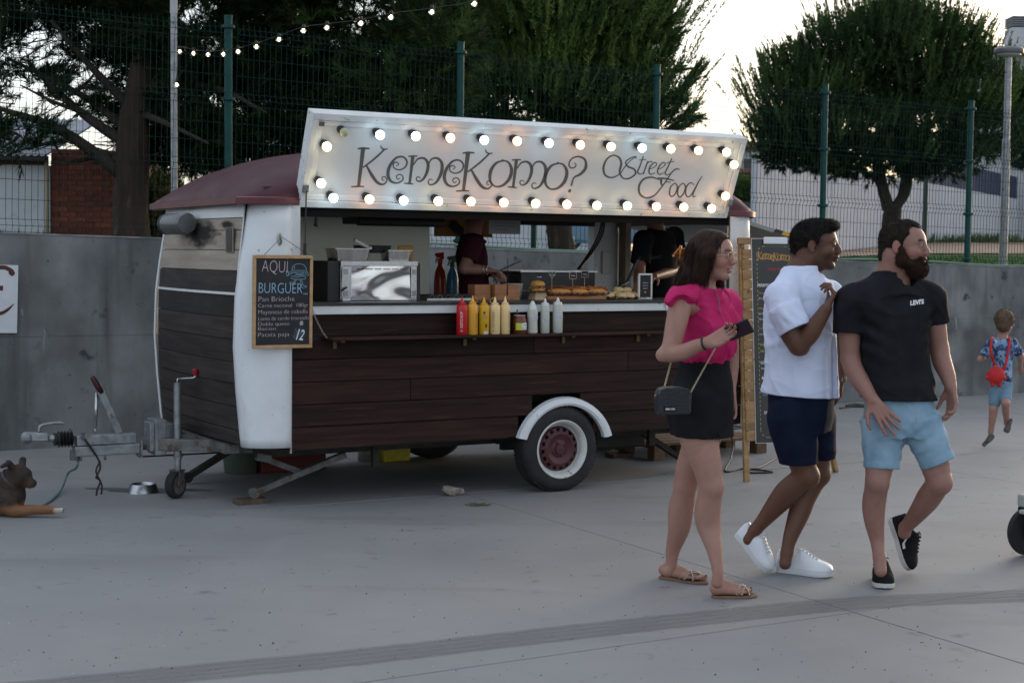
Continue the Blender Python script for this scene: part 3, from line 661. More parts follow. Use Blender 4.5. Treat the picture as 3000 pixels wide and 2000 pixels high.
# ceiling fittings
V('ceiling_heater', MB().box(-1.2, -.6, .55, .85, 1.76, 1.90).tube([(-1.22,.56,1.775),(-.58,.56,1.775)], .03, 10), BLACKM, bev=.01)
V('ceiling_shelf', MB().box(-1.85, -1.25, .35, .70, 1.80, 1.925), BLACKM)
V('hook', MB().tube([vpt(925,640,.12), vpt(928,665,.12), vpt(920,658,.12)], .008, 6).tube(spline([vpt(915,625,.1), vpt(926,635,.1), vpt(925,660,.1)], 5), .009, 6), BLACK, smooth=True)
V('poster', MB().box(-.08, .42, 1.68, 1.69, 1.70, 1.92), mat('amber_poster', (.30,.13,.02), (.36,.17,.03), 2, rough=.6))
V('hose_reel', MB().tube(spline([(.06,1.66,1.80),(.12,1.64,1.74),(.2,1.6,1.70),(.28,1.55,1.64)], 5), .035, 10), BLACKM, smooth=True)
# --- roof
mb = MB(); rows = []
def roof_z(u, v):
    s = max(0, 1-abs((v-.955)/.985)**3.2); e = 1
    if u < -1.1: e = max(0, 1-((-1.1-u)/1.13)**2.3)
    if u > 1.15: e = max(0, 1-((u-1.15)/.51)**2.3)
    return 1.885 + .36*(s**.62)*(e**.72 if e > 0 else 0)
us = [-2.205,-2.20,-2.19,-2.17,-2.12,-2.03,-1.92,-1.78,-1.6,-1.4,-1.2,-1.0,-.5,0,.5,1.0,1.2,1.35,1.48,1.56,1.61,1.64,1.655,1.66]
vs_ = [.955+.985*t for t in (-1,-.995,-.98,-.95,-.9,-.82,-.7,-.5,-.25,0,.25,.5,.7,.82,.9,.95,.98,.995,1)]
for u in us:
    inset = .16*(max(0,(-1.98-u)/.25)**2) + .16*(max(0,(u-1.5)/.21)**2)
    rows.append([(u, max(.955+(v-.955)*(1-inset), .012 if -1.85 < u < 1.4 else -9), roof_z(u, v)) for v in vs_])
rows = [[(u_, v_, 1.845) for u_, v_, _ in rows[0]]] + rows + [[(u_, v_, 1.845) for u_, v_, _ in rows[-1]]]
mb.grid(rows)
V('roof', mb, BURG, smooth=True)
skirt = MB()
ring = [(rows[1][k][0], rows[1][k][1]) for k in range(len(vs_))] + [(rows[i][-1][0], rows[i][-1][1]) for i in range(2, len(rows)-1)] + [(rows[-2][k][0], rows[-2][k][1]) for k in range(len(vs_)-2, -1, -1)] + [(rows[i][0][0], rows[i][0][1]) for i in range(len(rows)-3, 1, -1)]
cx_, cy_ = -.25, .955
ring = [(x, max(y, .016) if (-1.87 < x < 1.40 and y < .3) else y) for x, y in ring]
skirt.grid([[(x, y, 1.897) for x, y in ring], [(cx_+(x-cx_)*1.006, cy_+(y-cy_)*1.012, 1.890) for x, y in ring], [(cx_+(x-cx_)*1.006, cy_+(y-cy_)*1.012, 1.853) for x, y in ring], [(cx_+(x-cx_)*.97, cy_+(y-cy_)*.95, 1.853) for x, y in ring]], 0, True)
V('roof_rim', skirt, mat('burgundy_rim', (.075,.008,.014), (.11,.02,.03), 4, rough=.4), smooth=True, auto=50)
# rear flap with hazard tape
mb = MB(); L1 = .56; rz0, rz1 = 1.835, 1.712
for (a, b, c, d) in [((1.665,.16),(1.665,1.75),(1.665+L1,1.75),(1.665+L1,.16))]:
    zz = lambda u: rz0+(rz1-rz0)*(u-1.665)/L1
    mb.hexa([(*a, zz(a[0])-.028), (*d, zz(d[0])-.028), (*c, zz(c[0])-.028), (*b, zz(b[0])-.028), (*a, zz(a[0])), (*d, zz(d[0])), (*c, zz(c[0])), (*b, zz(b[0]))])
fl_ = V('rear_flap', mb, mat('flap_panel', (.22,.22,.22), (.28,.28,.275), 3, rough=.6))
YEL, = [mat('hazard_yellow', (.50,.27,.01), rough=.5)]
u = 1.93
for k in range(4):
    u2 = u + .072; f0 = lambda uu: zz(uu)
    obj('hazard_tape', MB().hexa([(u,.155,f0(u)-.026),(u2,.155,f0(u2)-.026),(u2,.159,f0(u2)-.026),(u,.159,f0(u)-.026),(u+.02,.155,f0(u)-.001),(u2+.02,.155,f0(u2)-.001),(u2+.02,.159,f0(u2)-.001),(u+.02,.159,f0(u)-.001)]), BLACK if k % 2 == 0 else YEL, fl_); u = u2
V('flap_strut', MB().tube([(1.66,.30,1.40),(2.10,.25,1.70)], .009, 8), BLACK, smooth=True)
V('flap_strut', MB().tube([(1.66,1.62,1.40),(2.10,1.65,1.70)], .009, 8), BLACK, smooth=True)
# --- serving hatch with the name board
HT = Vector((0, -.22, .545)).normalized(); HN = Vector((0, -.545, -.22)).normalized(); HH = .588; HU0, HU1 = -1.853, 1.365
hatch = empty('serving_hatch', (0,0,0)); hatch.parent = van; 
def hp(u, t, off=0.):                # u along, t up the board, off towards the viewer
    q = Vector((u, 0, 1.842)) + HT*t + HN*off; return (q.x, q.y, q.z)
hn = np.array(HN); hP0 = VW0 + VU*0 + np.array([0,0,1.842]); hN_w = VU*hn[0] + VV*hn[1] + np.array([0,0,hn[2]]); hT_w = VV*HT.y + np.array([0,0,HT.z])
def hpx(x, y, off=0.):
    P = at_plane(x, y, hP0 + hN_w*off, hN_w) - hP0; return (P @ VU, P @ hT_w, off)
def hbox(u0, u1, t0, t1, o0, o1):
    return [hp(u0,t0,o0), hp(u1,t0,o0), hp(u1,t0,o1), hp(u0,t0,o1), hp(u0,t1,o0), hp(u1,t1,o0), hp(u1,t1,o1), hp(u0,t1,o1)]
obj('hatch_shell', MB().hexa(hbox(HU0, HU1, 0, HH, -.085, -.022)), WHITEF, hatch, bev=.006)
obj('name_board', MB().hexa(hbox(HU0+.02, HU1-.02, .02, HH-.02, -.0215, -.012)), PANEL, hatch)
fw = .042
for a in [(HU0, HU1, 0, fw), (HU0, HU1, HH-fw, HH), (HU0, HU0+fw, fw+.001, HH-fw-.001), (HU1-fw, HU1, fw+.001, HH-fw-.001)]:
    obj('hatch_frame', MB().hexa(hbox(*a, -.021, .012)), WHITEF, hatch, bev=.004)
i0 = fw + .002; iw = .034
for a in [(HU0+i0, HU1-i0, i0, i0+iw), (HU0+i0, HU1-i0, HH-i0-iw, HH-i0), (HU0+i0, HU0+i0+iw, i0+iw+.001, HH-i0-iw-.001), (HU1-i0-iw, HU1-i0, i0+iw+.001, HH-i0-iw-.001)]:
    obj('inner_moulding', MB().hexa(hbox(*a, -.0115, -.002)), WHITE, hatch, bev=.003)
for u in (HU0+.02, HU1-.02):
    obj('latch', MB().hexa(hbox(u-.02, u+.02, .10, .15, .013, .03)), STEELB, hatch, bev=.003)
obj('latch', MB().hexa(hbox(HU0+.045, HU0+.075, HH-.075, HH-.05, .013, .022)), GALVD, hatch)
# gas struts
for u in (-1.83, 1.345):
    a, b = Vector(hp(u, .13, .02)), Vector((u, -.03, 1.29)) if u < 0 else Vector((u+.02, -.035, 1.3))
    m_ = a.lerp(b, .5)
    o = obj('gas_strut', MB().tube([a, m_], .0045, 8).tube([m_, b], .0105, 8), BLACK, hatch, smooth=True, auto=40)
# lettering traced as brush strokes on the board
def rib(mb, pts, wid, conv, n=7, off=-.011, th=.0015):
    P = spline(pts, n); W = np.interp(np.linspace(0, len(wid)-1, len(P)), range(len(wid)), wid); a, b = [], []
    for k, p in enumerate(P):
        q = P[min(k+1, len(P)-1)] - P[max(k-1, 0)]; l = np.linalg.norm(q); q = q/(l if l else 1); nn_ = np.array([-q[1], q[0]])*W[k]/2
        a.append(p+nn_); b.append(p-nn_)
    for lst in (a, b):
        pass
    A = [conv(*p, off) for p in a]; B = [conv(*p, off) for p in b]; mb.grid([B, A])
def lconv(ox, oy):
    def f(x, y, off): q = hpx(ox + x/2.614, oy + y/2.614, off); return hp(*q)
    return f
C2, C3 = lconv(800, 300), lconv(1400, 300)
Kg = [([(690,352),(676,470),(655,642)], [34,28,24]), ([(648,356),(690,352),(740,354)], [11,17,11]), ([(598,647),(650,644),(698,646)], [10,15,10]),
      ([(822,330),(834,352),(856,360),(878,356)], [8,11,11,9]), ([(852,362),(800,412),(745,458),(688,500)], [13,15,14,11]),
      ([(715,484),(758,560),(800,615),(843,628),(871,602),(862,574),(838,573),(836,594),(854,598)], [14,26,22,14,10,9,9,8,6])]
Eg = [([(944,488),(962,474),(946,458),(922,470),(925,500),(962,517),(1008,500),(1026,455),(995,418),(940,428),(893,490),(880,555),(903,604),(950,618),(992,596),(992,566),(966,552),(944,568),(956,590),(974,578)], [6,8,9,10,10,10,12,14,13,16,24,26,20,13,11,10,9,9,8,6])]
Mg = [([(1070,416),(1058,520),(1045,622)], [26,22,20]), ([(1035,414),(1070,412),(1106,412)], [9,14,9]), ([(1003,620),(1040,622),(1074,626)], [9,13,9]),
      ([(1074,480),(1110,434),(1158,430),(1186,470),(1180,530),(1150,588),(1114,606),(1096,586),(1112,570),(1132,582)], [9,13,17,24,24,17,11,9,8,6]),
      ([(1186,480),(1216,434),(1262,430),(1293,470),(1288,540),(1252,610),(1206,632),(1188,610),(1204,588),(1224,598)], [9,13,17,24,26,18,12,10,8,6])]
Og = [([(1762,446),(1800,458),(1826,510),(1812,580),(1762,634),(1703,644),(1664,604),(1666,530),(1706,468),(1762,446)], [10,15,25,27,18,13,20,27,19,10]), ([(1752,440),(1762,452)], [18,18])]
def sh(g, dx, dy): return [([(x+dx, y+dy) for x, y in p], w) for p, w in g]
mb = MB()
for g in (Kg, Eg, Mg, sh(Eg,432,26), sh(Kg,803,33), Og):
    for p, w in g: rib(mb, p, w, C2)
Qg = [([(738,462),(752,478),(738,500),(708,500),(698,470),(722,430),(772,416),(820,440),(826,500),(788,548),(742,572),(726,600),(716,640)], [6,8,10,11,11,11,13,17,24,20,13,13,15]), ([(695,672),(703,678),(712,684)], [22,28,22])]
St = [([(1214,432),(1208,416),(1168,428),(1132,458),(1150,492),(1196,512),(1206,548),(1160,582),(1112,580),(1086,535),(1098,470),(1082,424),(1036,406),(988,436),(962,500),(976,558),(1030,576),(1086,548),(1130,490),(1176,440),(1212,420)], [6,8,9,11,13,14,14,12,11,15,18,15,11,13,17,15,11,9,8,7,6]),
      ([(1268,412),(1244,480),(1224,532),(1242,550),(1262,540)], [9,11,12,8,5]), ([(1236,442),(1288,438)], [7,7]),
      ([(1302,450),(1284,500),(1266,552)], [9,11,11]), ([(1284,486),(1312,456),(1338,456)], [6,8,8]),
      ([(1316,512),(1352,496),(1370,472),(1350,462),(1320,492),(1310,530),(1324,552),(1358,540)], [6,7,8,9,12,12,9,6]),
      ([(1386,512),(1418,496),(1436,472),(1416,462),(1388,492),(1376,530),(1390,552),(1424,540)], [6,7,8,9,12,12,9,6]),
      ([(1486,428),(1458,490),(1434,540),(1450,556),(1474,544)], [9,11,12,8,5]), ([(1446,464),(1504,452)], [7,7])]
Fd = [([(1390,592),(1330,574),(1272,588),(1236,636),(1240,700),(1290,732),(1352,712),(1402,656),(1446,596),(1486,536),(1520,510),(1546,514)], [8,13,15,17,17,13,11,10,10,10,10,8]),
      ([(1376,580),(1440,584),(1506,600)], [10,13,8]), ([(1404,584),(1404,620),(1416,644)], [20,16,8]), ([(1438,610),(1476,612)], [7,7]),
      ([(1502,622),(1476,650),(1468,700),(1484,722),(1512,700),(1528,650),(1512,620),(1498,628)], [8,10,12,10,11,12,8,6]),
      ([(1564,622),(1538,650),(1530,700),(1546,726),(1574,700),(1590,650),(1574,620),(1560,628)], [8,10,12,10,11,12,8,6]),
      ([(1656,632),(1628,616),(1596,650),(1592,704),(1614,724),(1646,690),(1690,610),(1718,566)], [8,9,12,12,9,10,10,7]), ([(1690,610),(1652,690),(1648,722),(1668,718)], [9,11,10,6])]
for g in (sh(Mg,-775,28), sh(Og,-1568+423,20), Qg, St, Fd):
    for p, w in g: rib(mb, p, w, C3)
obj('lettering', mb, LETTER, hatch)
# bulbs
W_, Y_, O_ = (1,.96,.88), (1,.80,.42), (1,.50,.22); Cc = (.62,.88,1)
def bmat(n, c, s): return mat(n, (.8,.8,.78), rough=.3, emit=c, es=s, rvar=0)
BM = {'c': bmat('bulb_cool', Cc, 5.0), 'w': bmat('bulb_white', W_, 4.0), 'y': bmat('bulb_yellow', Y_, 4.5), 'o': bmat('bulb_orange', O_, 5.5), 'x': mat('bulb_unlit', (.42,.40,.27), rough=.25)}
pos = [(C, x, y, t) for C, l in ((2, [(545,230,'x'),(820,250,'c'),(1093,260,'w'),(1358,273,'o'),(1618,290,'c'),(1870,298,'o'),(1767,768,'o'),(1515,760,'o'),(1265,757,'y'),(1000,753,'c'),(738,743,'o'),(463,733,'c'),(368,620,'y'),(412,340,'y')]),
      (3, [(545,313,'c'),(785,327,'o'),(1020,340,'y'),(1258,350,'c'),(1478,357,'y'),(1690,370,'o'),(1905,382,'y'),(1962,478,'y'),(1897,718,'o'),(1790,812,'y'),(1577,803,'o'),(1367,798,'o'),(1145,793,'y'),(912,790,'y'),(682,782,'o'),(442,775,'y'),(198,768,'o')])) for x, y, t in l]
bmes = {}; sock = None
up_ = HN.to_track_quat('Z', 'Y').to_euler()
for C, x, y, t in pos:
    q = hpx((800 if C == 2 else 1400) + x/2.614, 300 + y/2.614, .058); loc = hp(*q)
    if t not in bmes:
        o = obj('bulb', MB().ball((0,0,0), .0275, 20), BM[t], hatch, smooth=True); bmes[t] = o.data
    else: o = link('bulb', bmes[t], hatch)
    o.location = loc
    if t == 'x': o['label'] = 'unlit yellowish globe bulb'
    if sock is None:
        s_ = obj('bulb_socket', MB().lathe([(.022,-.069),(.026,-.05),(.026,-.022),(.018,-.018)], 16), BLACK, hatch, smooth=True, auto=40); sock = s_.data
    else: s_ = link('bulb_socket', sock, hatch)
    s_.location = loc; s_.rotation_euler = up_
# --- wheel arches, wheels, axle, chassis
def fender(v_out, v_in, name='wheel_arch'):
    mb = MB(); rows = []
    for a in np.linspace(math.radians(12), math.radians(165), 22):
        f = .012*math.sin(a)
        ca, sa = math.cos(a), math.sin(a); cu, cz = .035, .285; R1, R2 = .345, .288
        wob = 1 + .03*(abs(a-PI/2)/1.4)**2
        rows.append([(cu+R2*wob*1.06*ca, v_in, cz+R2*sa), (cu+R2*wob*1.06*ca, v_out+.01*(1 if v_out < 1 else -1), cz+R2*sa), (cu+(R2+.02)*wob*1.06*ca, v_out, cz+(R2+.015)*sa), (cu+R1*wob*1.06*ca, v_out+.012*(1 if v_out < 1 else -1), cz+R1*.975*sa), (cu+R1*wob*1.07*ca, v_in, cz+R1*sa)])
    mb.grid(rows); n = len(rows[0]); mb.add(rows[0], [tuple(range(n))]); mb.add(rows[-1], [tuple(range(n))[::-1]])
    return V(name, mb, WHITE, smooth=True, auto=45)
fender(-.048, .0); fender(1.958, 1.91)
V('wheel_well', MB().grid([[(.035+.30*math.cos(a), v, .285+.30*math.sin(a)) for v in (.04, .26)] for a in np.linspace(0, PI, 16)]).box(-.33,.40,.262,.27,.3,.62), BLACKM)
V('wheel_well', MB().grid([[(.035+.30*math.cos(a), v, .285+.30*math.sin(a)) for v in (1.65, 1.90)] for a in np.linspace(0, PI, 16)]), BLACKM)
def wheel(v, sgn, nm='wheel'):
    w = empty(nm, (.0, v, .283)); w.parent = van
    prof = [(.190,.004),(.205,.001),(.235,-.004),(.262,.004),(.275,.016),(.283,.036),(.284,.085),(.283,.134),(.275,.152),(.262,.164),(.235,.17),(.190,.165)]
    mb = MB().lathe([(r, h) for r, h in prof], 56, ax=(0, sgn, 0), caps=False)
    for g in (.055,.085,.115): pass
    tread = MB()
    for k in range(64):
        a = 2*PI*k/64
        for h0, h1 in ((.022,.050),(.058,.082),(.088,.112),(.120,.148)):
            a1, a2 = a, a + 2*PI/64*.72; r0, r1 = .279, .287
            P_ = []
            for r in (r0, r1):
                for aa, hh in ((a1,h0),(a2,h0),(a2,h1),(a1,h1)): P_.append((r*math.cos(aa), sgn*hh, r*math.sin(aa)))
            tread.hexa(P_)
    obj('tyre', mb, RUB, w, smooth=True, auto=60); obj('tread', tread, RUB, w, kind='stuff')
    obj('rim', MB().lathe([(.190,.002),(.196,-.002),(.190,-.006),(.182,.004),(.172,.012),(.168,.055),(.160,.060),(.150,.060)], 48, ax=(0,sgn,0), caps=False), RIMW, w, smooth=True, auto=50)
    hub = MB(); n = 96
    rr = [(.151,.059),(.148,.045),(.140,.036),(.118,.033),(.112,.030),(.100,.022),(.080,.036),(.060,.040),(.056,.036),(.034,.034),(.032,.022),(.001,.020)]
    vs=[]; 
    for r, h in rr:
        for k in range(n): a = 2*PI*k/n; vs.append((r*math.cos(a), sgn*h, r*math.sin(a)))
    fs=[]
    for i in range(len(rr)-1):
        for k in range(n):
            if i in (2,) and (k % 6) in (0,1,2): continue
            fs.append((i*n+k, i*n+(k+1)%n, (i+1)*n+(k+1)%n, (i+1)*n+k))
    hub.add(vs, fs); obj('hub', hub, RIMP, w, smooth=True, auto=50)
    for k in range(4):
        a = 2*PI*k/4 + .4; obj('wheel_bolt', MB().lathe([(.009,.012),(.009,-.002),(.006,-.004)], 6, o=(.047*math.cos(a), sgn*.030, .047*math.sin(a)), ax=(0,sgn,0)), RIMP, w)
    obj('valve', MB().tube([(.10*.7,sgn*.03,-.155),(.075,sgn*.0,-.168)], .005, 6), BLACK, w)
    obj('brake_drum', MB().lathe([(.165,.062),(.165,.14)], 24, ax=(0,sgn,0)), IRON, w)
wheel(-.045, 1); wheel(1.955, -1)
V('axle', MB().tube([(0,.08,.283),(0,1.85,.283)], .035, 10).box(-.25,.0,.30,.36,.25,.33).box(-.25,0,1.55,1.61,.25,.33), IRON, smooth=False)
V('chassis_rail', MB().box(-2.0, 1.5, .34, .385, .295, .37), IRON); V('chassis_rail', MB().box(-2.0, 1.5, 1.52, 1.565, .295, .37), IRON)
for u in (-1.5, -.6, .6, 1.4): V('cross_member', MB().box(u, u+.04, .386, 1.519, .30, .365), IRON)
V('underfloor', MB().box(-2.0, 1.55, .06, 1.85, .371, .395), IRON)
V('water_tank', MB().box(.62, 1.15, .62, 1.25, .16, .292), BLACKM, bev=.02)
V('skirt_bracket', MB().box(-1.28, -1.24, .16, .20, .22, .37), IRON); V('skirt_bracket', MB().box(.85, .90, .16, .20, .24, .37), IRON)
# A-frame and drawbar
V('a_frame', MB().beam((-1.85,.40,.345), (-2.50,.93,.345), .05, .075).beam((-1.85,1.50,.345), (-2.50,.97,.345), .05, .075), GALVD, bev=.004)
V('front_plate', MB().box(-2.19,-2.10,.35,1.55,.33,.385), GALVD)
V('draw_tube', MB().tube([(-2.12,.95,.345),(-2.30,.95,.345),(-2.62,.95,.345)], [.045,.045,.040], 14), GALVD, smooth=True, auto=40)
V('drawbar_box', MB().box(-2.965,-2.555,.905,.995,.288,.352), GALV, bev=.006)
V('overrun_housing', MB().box(-2.95,-2.575,.912,.988,.354,.418), GALV, bev=.006)
V('end_plate', MB().box(-2.555,-2.545,.885,1.015,.262,.375), GALV)
V('clamp_plate', MB().box(-2.47,-2.40,.86,1.04,.275,.50).box(-2.50,-2.47,.88,1.02,.30,.48).box(-2.40,-2.30,.90,.915,.29,.47), GALV, bev=.004)
bel = [(.030,0)]
for k in range(5): bel += [(.052,.008+k*.020),(.036,.018+k*.020)]
V('rubber_bellows', MB().lathe(bel+[(.040,.115)], 20, o=(-2.965,.95,.40), ax=(-1,0,0)), BLACK, smooth=True, auto=60)
V('coupling_shaft', MB().tube([(-3.05,.95,.405),(-3.12,.95,.408)], .022, 12), GALV, smooth=True)
V('coupling_head', MB().hexa([(-3.12,.918,.392),(-3.12,.982,.392),(-3.245,.982,.398),(-3.245,.918,.398),(-3.12,.922,.445),(-3.12,.978,.445),(-3.24,.972,.455),(-3.24,.928,.455)]).ball((-3.245,.95,.418), .040, 14), GALV, smooth=False, bev=.008)
V('coupling_handle', MB().tube(spline([(-3.17,.95,.45),(-3.165,.95,.485),(-3.12,.95,.498),(-3.04,.95,.502),(-3.02,.95,.492)], 5), .0095, 8), GALV, smooth=True)
V('handbrake', MB().beam((-2.68,.93,.42), (-2.795,.93,.69), .048, .02, up=(0,1,0)), GALV, bev=.004)
V('handbrake_grip', MB().tube([(-2.79,.93,.68),(-2.815,.93,.72),(-2.845,.93,.775),(-2.852,.93,.786)], [.017,.019,.017,.009], 10), mat('dark_red_grip', (.04,.006,.008), rough=.5), smooth=True)
V('brake_strut', MB().tube([(-2.825,.96,.46),(-2.812,.96,.68)], .011, 10).tube([(-2.825,.96,.42),(-2.825,.96,.46)], .005, 6), STEELB, smooth=True)
V('brake_rod', MB().tube([(-2.55,.95,.262),(-1.0,.95,.25)], .006, 6), IRON)
V('safety_cable', MB().tube(spline([(-2.92,.90,.42),(-2.88,.895,.36),(-2.83,.89,.28),(-2.815,.88,.22),(-2.84,.88,.16),(-2.83,.88,.15),(-2.815,.88,.13),(-2.835,.88,.08),(-2.84,.88,.045)], 6), .0065, 6).tube(spline([(-2.815,.88,.26),(-2.84,.885,.20),(-2.825,.88,.15),(-2.805,.88,.10),(-2.81,.88,.05)], 6), .0055, 6), BLACK, smooth=True)
V('cable_lug', MB().box(-2.925,-2.905,.89,.905,.40,.44).box(-2.99,-2.965,.89,.93,.27,.33), GALVD)
V('bolt', MB().tube([(-2.93,.90,.262),(-2.93,.90,.287)], .008, 6).tube([(-2.955,.90,.265),(-2.955,.90,.287)], .008, 6).tube([(-2.78,.90,.262),(-2.78,.90,.287)], .008, 6), GALVD)
# jockey wheel
ju, jv = -2.335, .83
V('jockey_tube', MB().tube([(ju,jv,.25),(ju,jv,.735)], .025, 18).tube([(ju,jv,.13),(ju,jv,.25)], .0205, 18).lathe([(.025,.262),(.034,.266),(.034,.272),(.025,.276)], 18, o=(ju,jv,0)), GALV, smooth=True, auto=40)
V('jockey_crank', MB().tube(spline([(ju,jv,.73),(ju,jv,.757),(ju+.03,jv,.762),(ju+.10,jv-.02,.766),(ju+.108,jv-.02,.785)], 4), .006, 8), STEELB, smooth=True)
V('crank_knob', MB().lathe([(.010,0),(.016,.012),(.020,.04),(.012,.045)], 8, o=(ju+.11,jv-.02,.778)), mat('red_plastic', (.30,.01,.01), rough=.4), smooth=True, auto=30)
jw = empty('jockey_wheel', (ju-.015, jv, .088)); jw.parent = van; jw.rotation_euler = (0,0,math.radians(38))
obj('tyre', MB().lathe([(.060,-.028),(.080,-.028),(.088,-.018),(.088,.018),(.080,.028),(.060,.028)], 30, ax=(0,1,0)), RUB, jw, smooth=True, auto=50)
obj('rim', MB().lathe([(.001,-.022),(.02,-.031),(.058,-.026),(.062,-.029)], 24, ax=(0,1,0)), GALVD, jw, smooth=True, auto=50)
for s_ in (-1, 1): obj('fork', MB().hexa([(-.03,s_*.034,-.01),(.03,s_*.034,-.01),(.03,s_*.040,-.01),(-.03,s_*.040,-.01),(-.012,s_*.034,.085),(.045,s_*.034,.085),(.045,s_*.040,.085),(-.012,s_*.040,.085)]), GALVD, jw, bev=.003)
obj('fork_bridge', MB().box(-.015,.048,-.04,.04,.085,.093), GALVD, jw)
# corner steadies
def steady(p, q, st0, st1, m, sgn=-1):
    s = empty('corner_steady', (0,0,0)); s.parent = van
    mb = MB(); P, Q = Vector(p), Vector(q); d = (Q-P).normalized(); sd_ = Vector((0,0,1)).cross(d).normalized(); nn_ = d.cross(sd_)
    for off, w, h in ((sd_*.026,.006,.036),(-sd_*.026,.006,.036)): mb.beam(P+off, Q+off, w, h, up=nn_)
    mb.beam(P+nn_*.016, Q+nn_*.016, .058, .005, up=nn_)
    obj('leg', mb, m, s); obj('foot_roller', MB().lathe([(.032,-.02),(.036,-.014),(.036,.014),(.032,.02)], 18, o=(Q.x,Q.y,Q.z-.004), ax=(sd_.x,sd_.y,0)), m, s, smooth=True, auto=40)
    if st0: obj('brace', MB().beam(st0, st1, .035, .012, up=(0,1,.2)), m, s); obj('spindle_box', MB().beam(Vector(st0)+Vector((-.06,0,.02)), Vector(st0)+Vector((.03,0,0)), .05,.05), m, s, bev=.004)
    return s
steady((-1.40,.33,.285), (-1.985,.40,.072), (-1.93,.34,.285), (-1.66,.36,.175), GALVD)
steady((-1.62,1.40,.30), (-2.10,1.36,.05), None, None, IRON)
steady((1.02,1.38,.30), (1.42,1.42,.07), None, None, IRON)
steady((.95,.40,.30), (1.35,.42,.07), None, None, IRON)
# flue and vent on the front wall
fl = vpx(525, 652, -2.30)
V('flue_pipe', MB().tube([(-2.12,1.05,1.735),(-2.25,1.05,1.735)], .05, 16), GALVD, smooth=True)
V('flue_cowl', MB().lathe([(.060,-.02),(.070,0),(.070,.34),(.060,.34)], 28, o=(-2.255,.90,1.745), ax=(0,1,0)), mat('soot_grey_steel', (.10,.10,.105), (.22,.22,.23), 3, rough=.4, metal=.7), smooth=True, auto=40)
V('flue_cap', MB().lathe([(.001,.0),(.067,0),(.071,.01),(.071,.045),(.066,.05)], 28, o=(-2.255,1.245,1.745), ax=(0,1,0)), BLACKM, smooth=True, auto=40)
vg = V('vent_frame', MB().box(0,.006,-.068,.068,-.078,.078), mat('beige_vent', (.2,.17,.14), rough=.7), loc=(fz(1.63)+bow(.34)-.012,.33,1.64))
for k in range(14): obj('vent_slat', MB().box(-.004,-.0005,-.052,.045,-.070+k*.0105,-.064+k*.0105), BLACK, vg)
# wall hook plate that carries the chalkboard
pl_ = V('oval_plate', MB().lathe([(.001,.006),(.9,.006),(1.,.003),(1.,0)], 24), mat('worn_cream_plate', (.38,.38,.34), (.48,.48,.44), 20, rough=.5), smooth=True)
hk = vpt(822, 700, -.02); pl_.location = (hk[0], -.006, hk[2]); pl_.rotation_euler = (PI/2, 0, 0); pl_.scale = (.019, .040, 1)
V('hook_bar', MB().tube(spline([(hk[0],-.012,hk[2]+.025),(hk[0]-.004,-.024,hk[2]+.01),(hk[0]+.004,-.022,hk[2]-.02),(hk[0]-.004,-.014,hk[2]-.03)], 5), .004, 6), GALVD, smooth=True)
# ================================================================ small things
def thing(name, u, v, z, label, cat, group=None, rz=0.):
    return empty(name, tuple(vworld(u, v, z)), VA + rz, label, cat, group)
SLATE = mat('blackboard', (.010,.011,.013), (.020,.021,.024), 6, rough=.7)
PINE_ = mat('pine_frame', (.36,.21,.10), (.48,.30,.16), 4, st=(4,1,6), rough=.55, bump=.15, bs=10)
CHALK = mat('chalk_pink', (.50,.40,.44), rough=.9); CHALKB = mat('chalk_blue', (.30,.52,.68), rough=.9); CHALKW = mat('chalk_white', (.62,.66,.72), rough=.9)
# chalkboard hanging on the corner panel : plane y = const of the trailer, tipped slightly
q00 = vpt(739, 1022, -.045); q11 = vpt(914, 748, -.045); bw_, bh_ = q11[0]-q00[0], q11[2]-q00[2]
cb = thing('chalkboard', q00[0], -.045, q00[2], 'wooden-framed chalkboard reading AQUI BURGUER hanging on the white trailer corner', 'chalkboard')
cb.rotation_euler = (math.radians(1.2), 0, VA)
f_ = .018*bh_/.54
obj('board', MB().box(.012, bw_-.012, .0, .008, .012, bh_-.012), SLATE, cb)
for a in ((0,bw_,0,f_*1.1),(0,bw_,bh_-f_*1.1,bh_),(0,f_,f_*1.1+.001,bh_-f_*1.1-.001),(bw_-f_,bw_,f_*1.1+.001,bh_-f_*1.1-.001)):
    obj('frame_rail', MB().box(a[0],a[1],-.009,.012,a[2],a[3]), PINE_, cb, bev=.002)
def bt(x, y):                          # chalkboard zoom pixels (1113 x 1568 crop at 720,730) -> board metres
    return ((x-90)/(985-90)*bw_, (1480-y)/(1480-85)*bh_)
def btxt(s, x, y, h, m, sx=1., thin=-.0, sh_=0., rot=0.):
    X, Z = bt(x, y); sz = h/(1480-85)*bh_/.72
    mt = Matrix.Translation((X, -.0005, Z)) @ Matrix.Rotation(PI/2, 4, 'X') @ Matrix.Rotation(rot, 4, 'Z')
    return text('chalk_lettering', s, sz, m, cb, mt, .0004, thin*sz, sx=sx, shear=sh_)
btxt('AQUÍ', 215, 335, 190, CHALK, .66, -.022, rot=-.04)
btxt('BURGUER', 165, 650, 165, CHALKB, .70, -.022, rot=-.015)
btxt('...', 845, 676, 150, CHALKB, .55, -.01)
for s, y, h, x1 in (('Pan Brioche',778,80,715),('Carne nacional  180gr',865,58,925),('Mayonesa de cebolla',965,66,918),('Lomo de cerdo troceado',1060,60,938),('Doble queso',1138,56,640),('Bacon',1205,50,435),('Patata paja',1302,66,640)):
    o = btxt(s, 168, y, h, CHALK, 1., -.018, rot=.01)
    xs = [v.co.x for v in o.data.vertices]; want = bt(x1, 0)[0]; k = (want-xs[0] if False else (want-min(xs)))/(max(xs)-min(xs)); mn = min(xs)
    o.data.transform(Matrix.Translation((mn,0,0)) @ Matrix.Diagonal((k,1,1,1)) @ Matrix.Translation((-mn,0,0)))
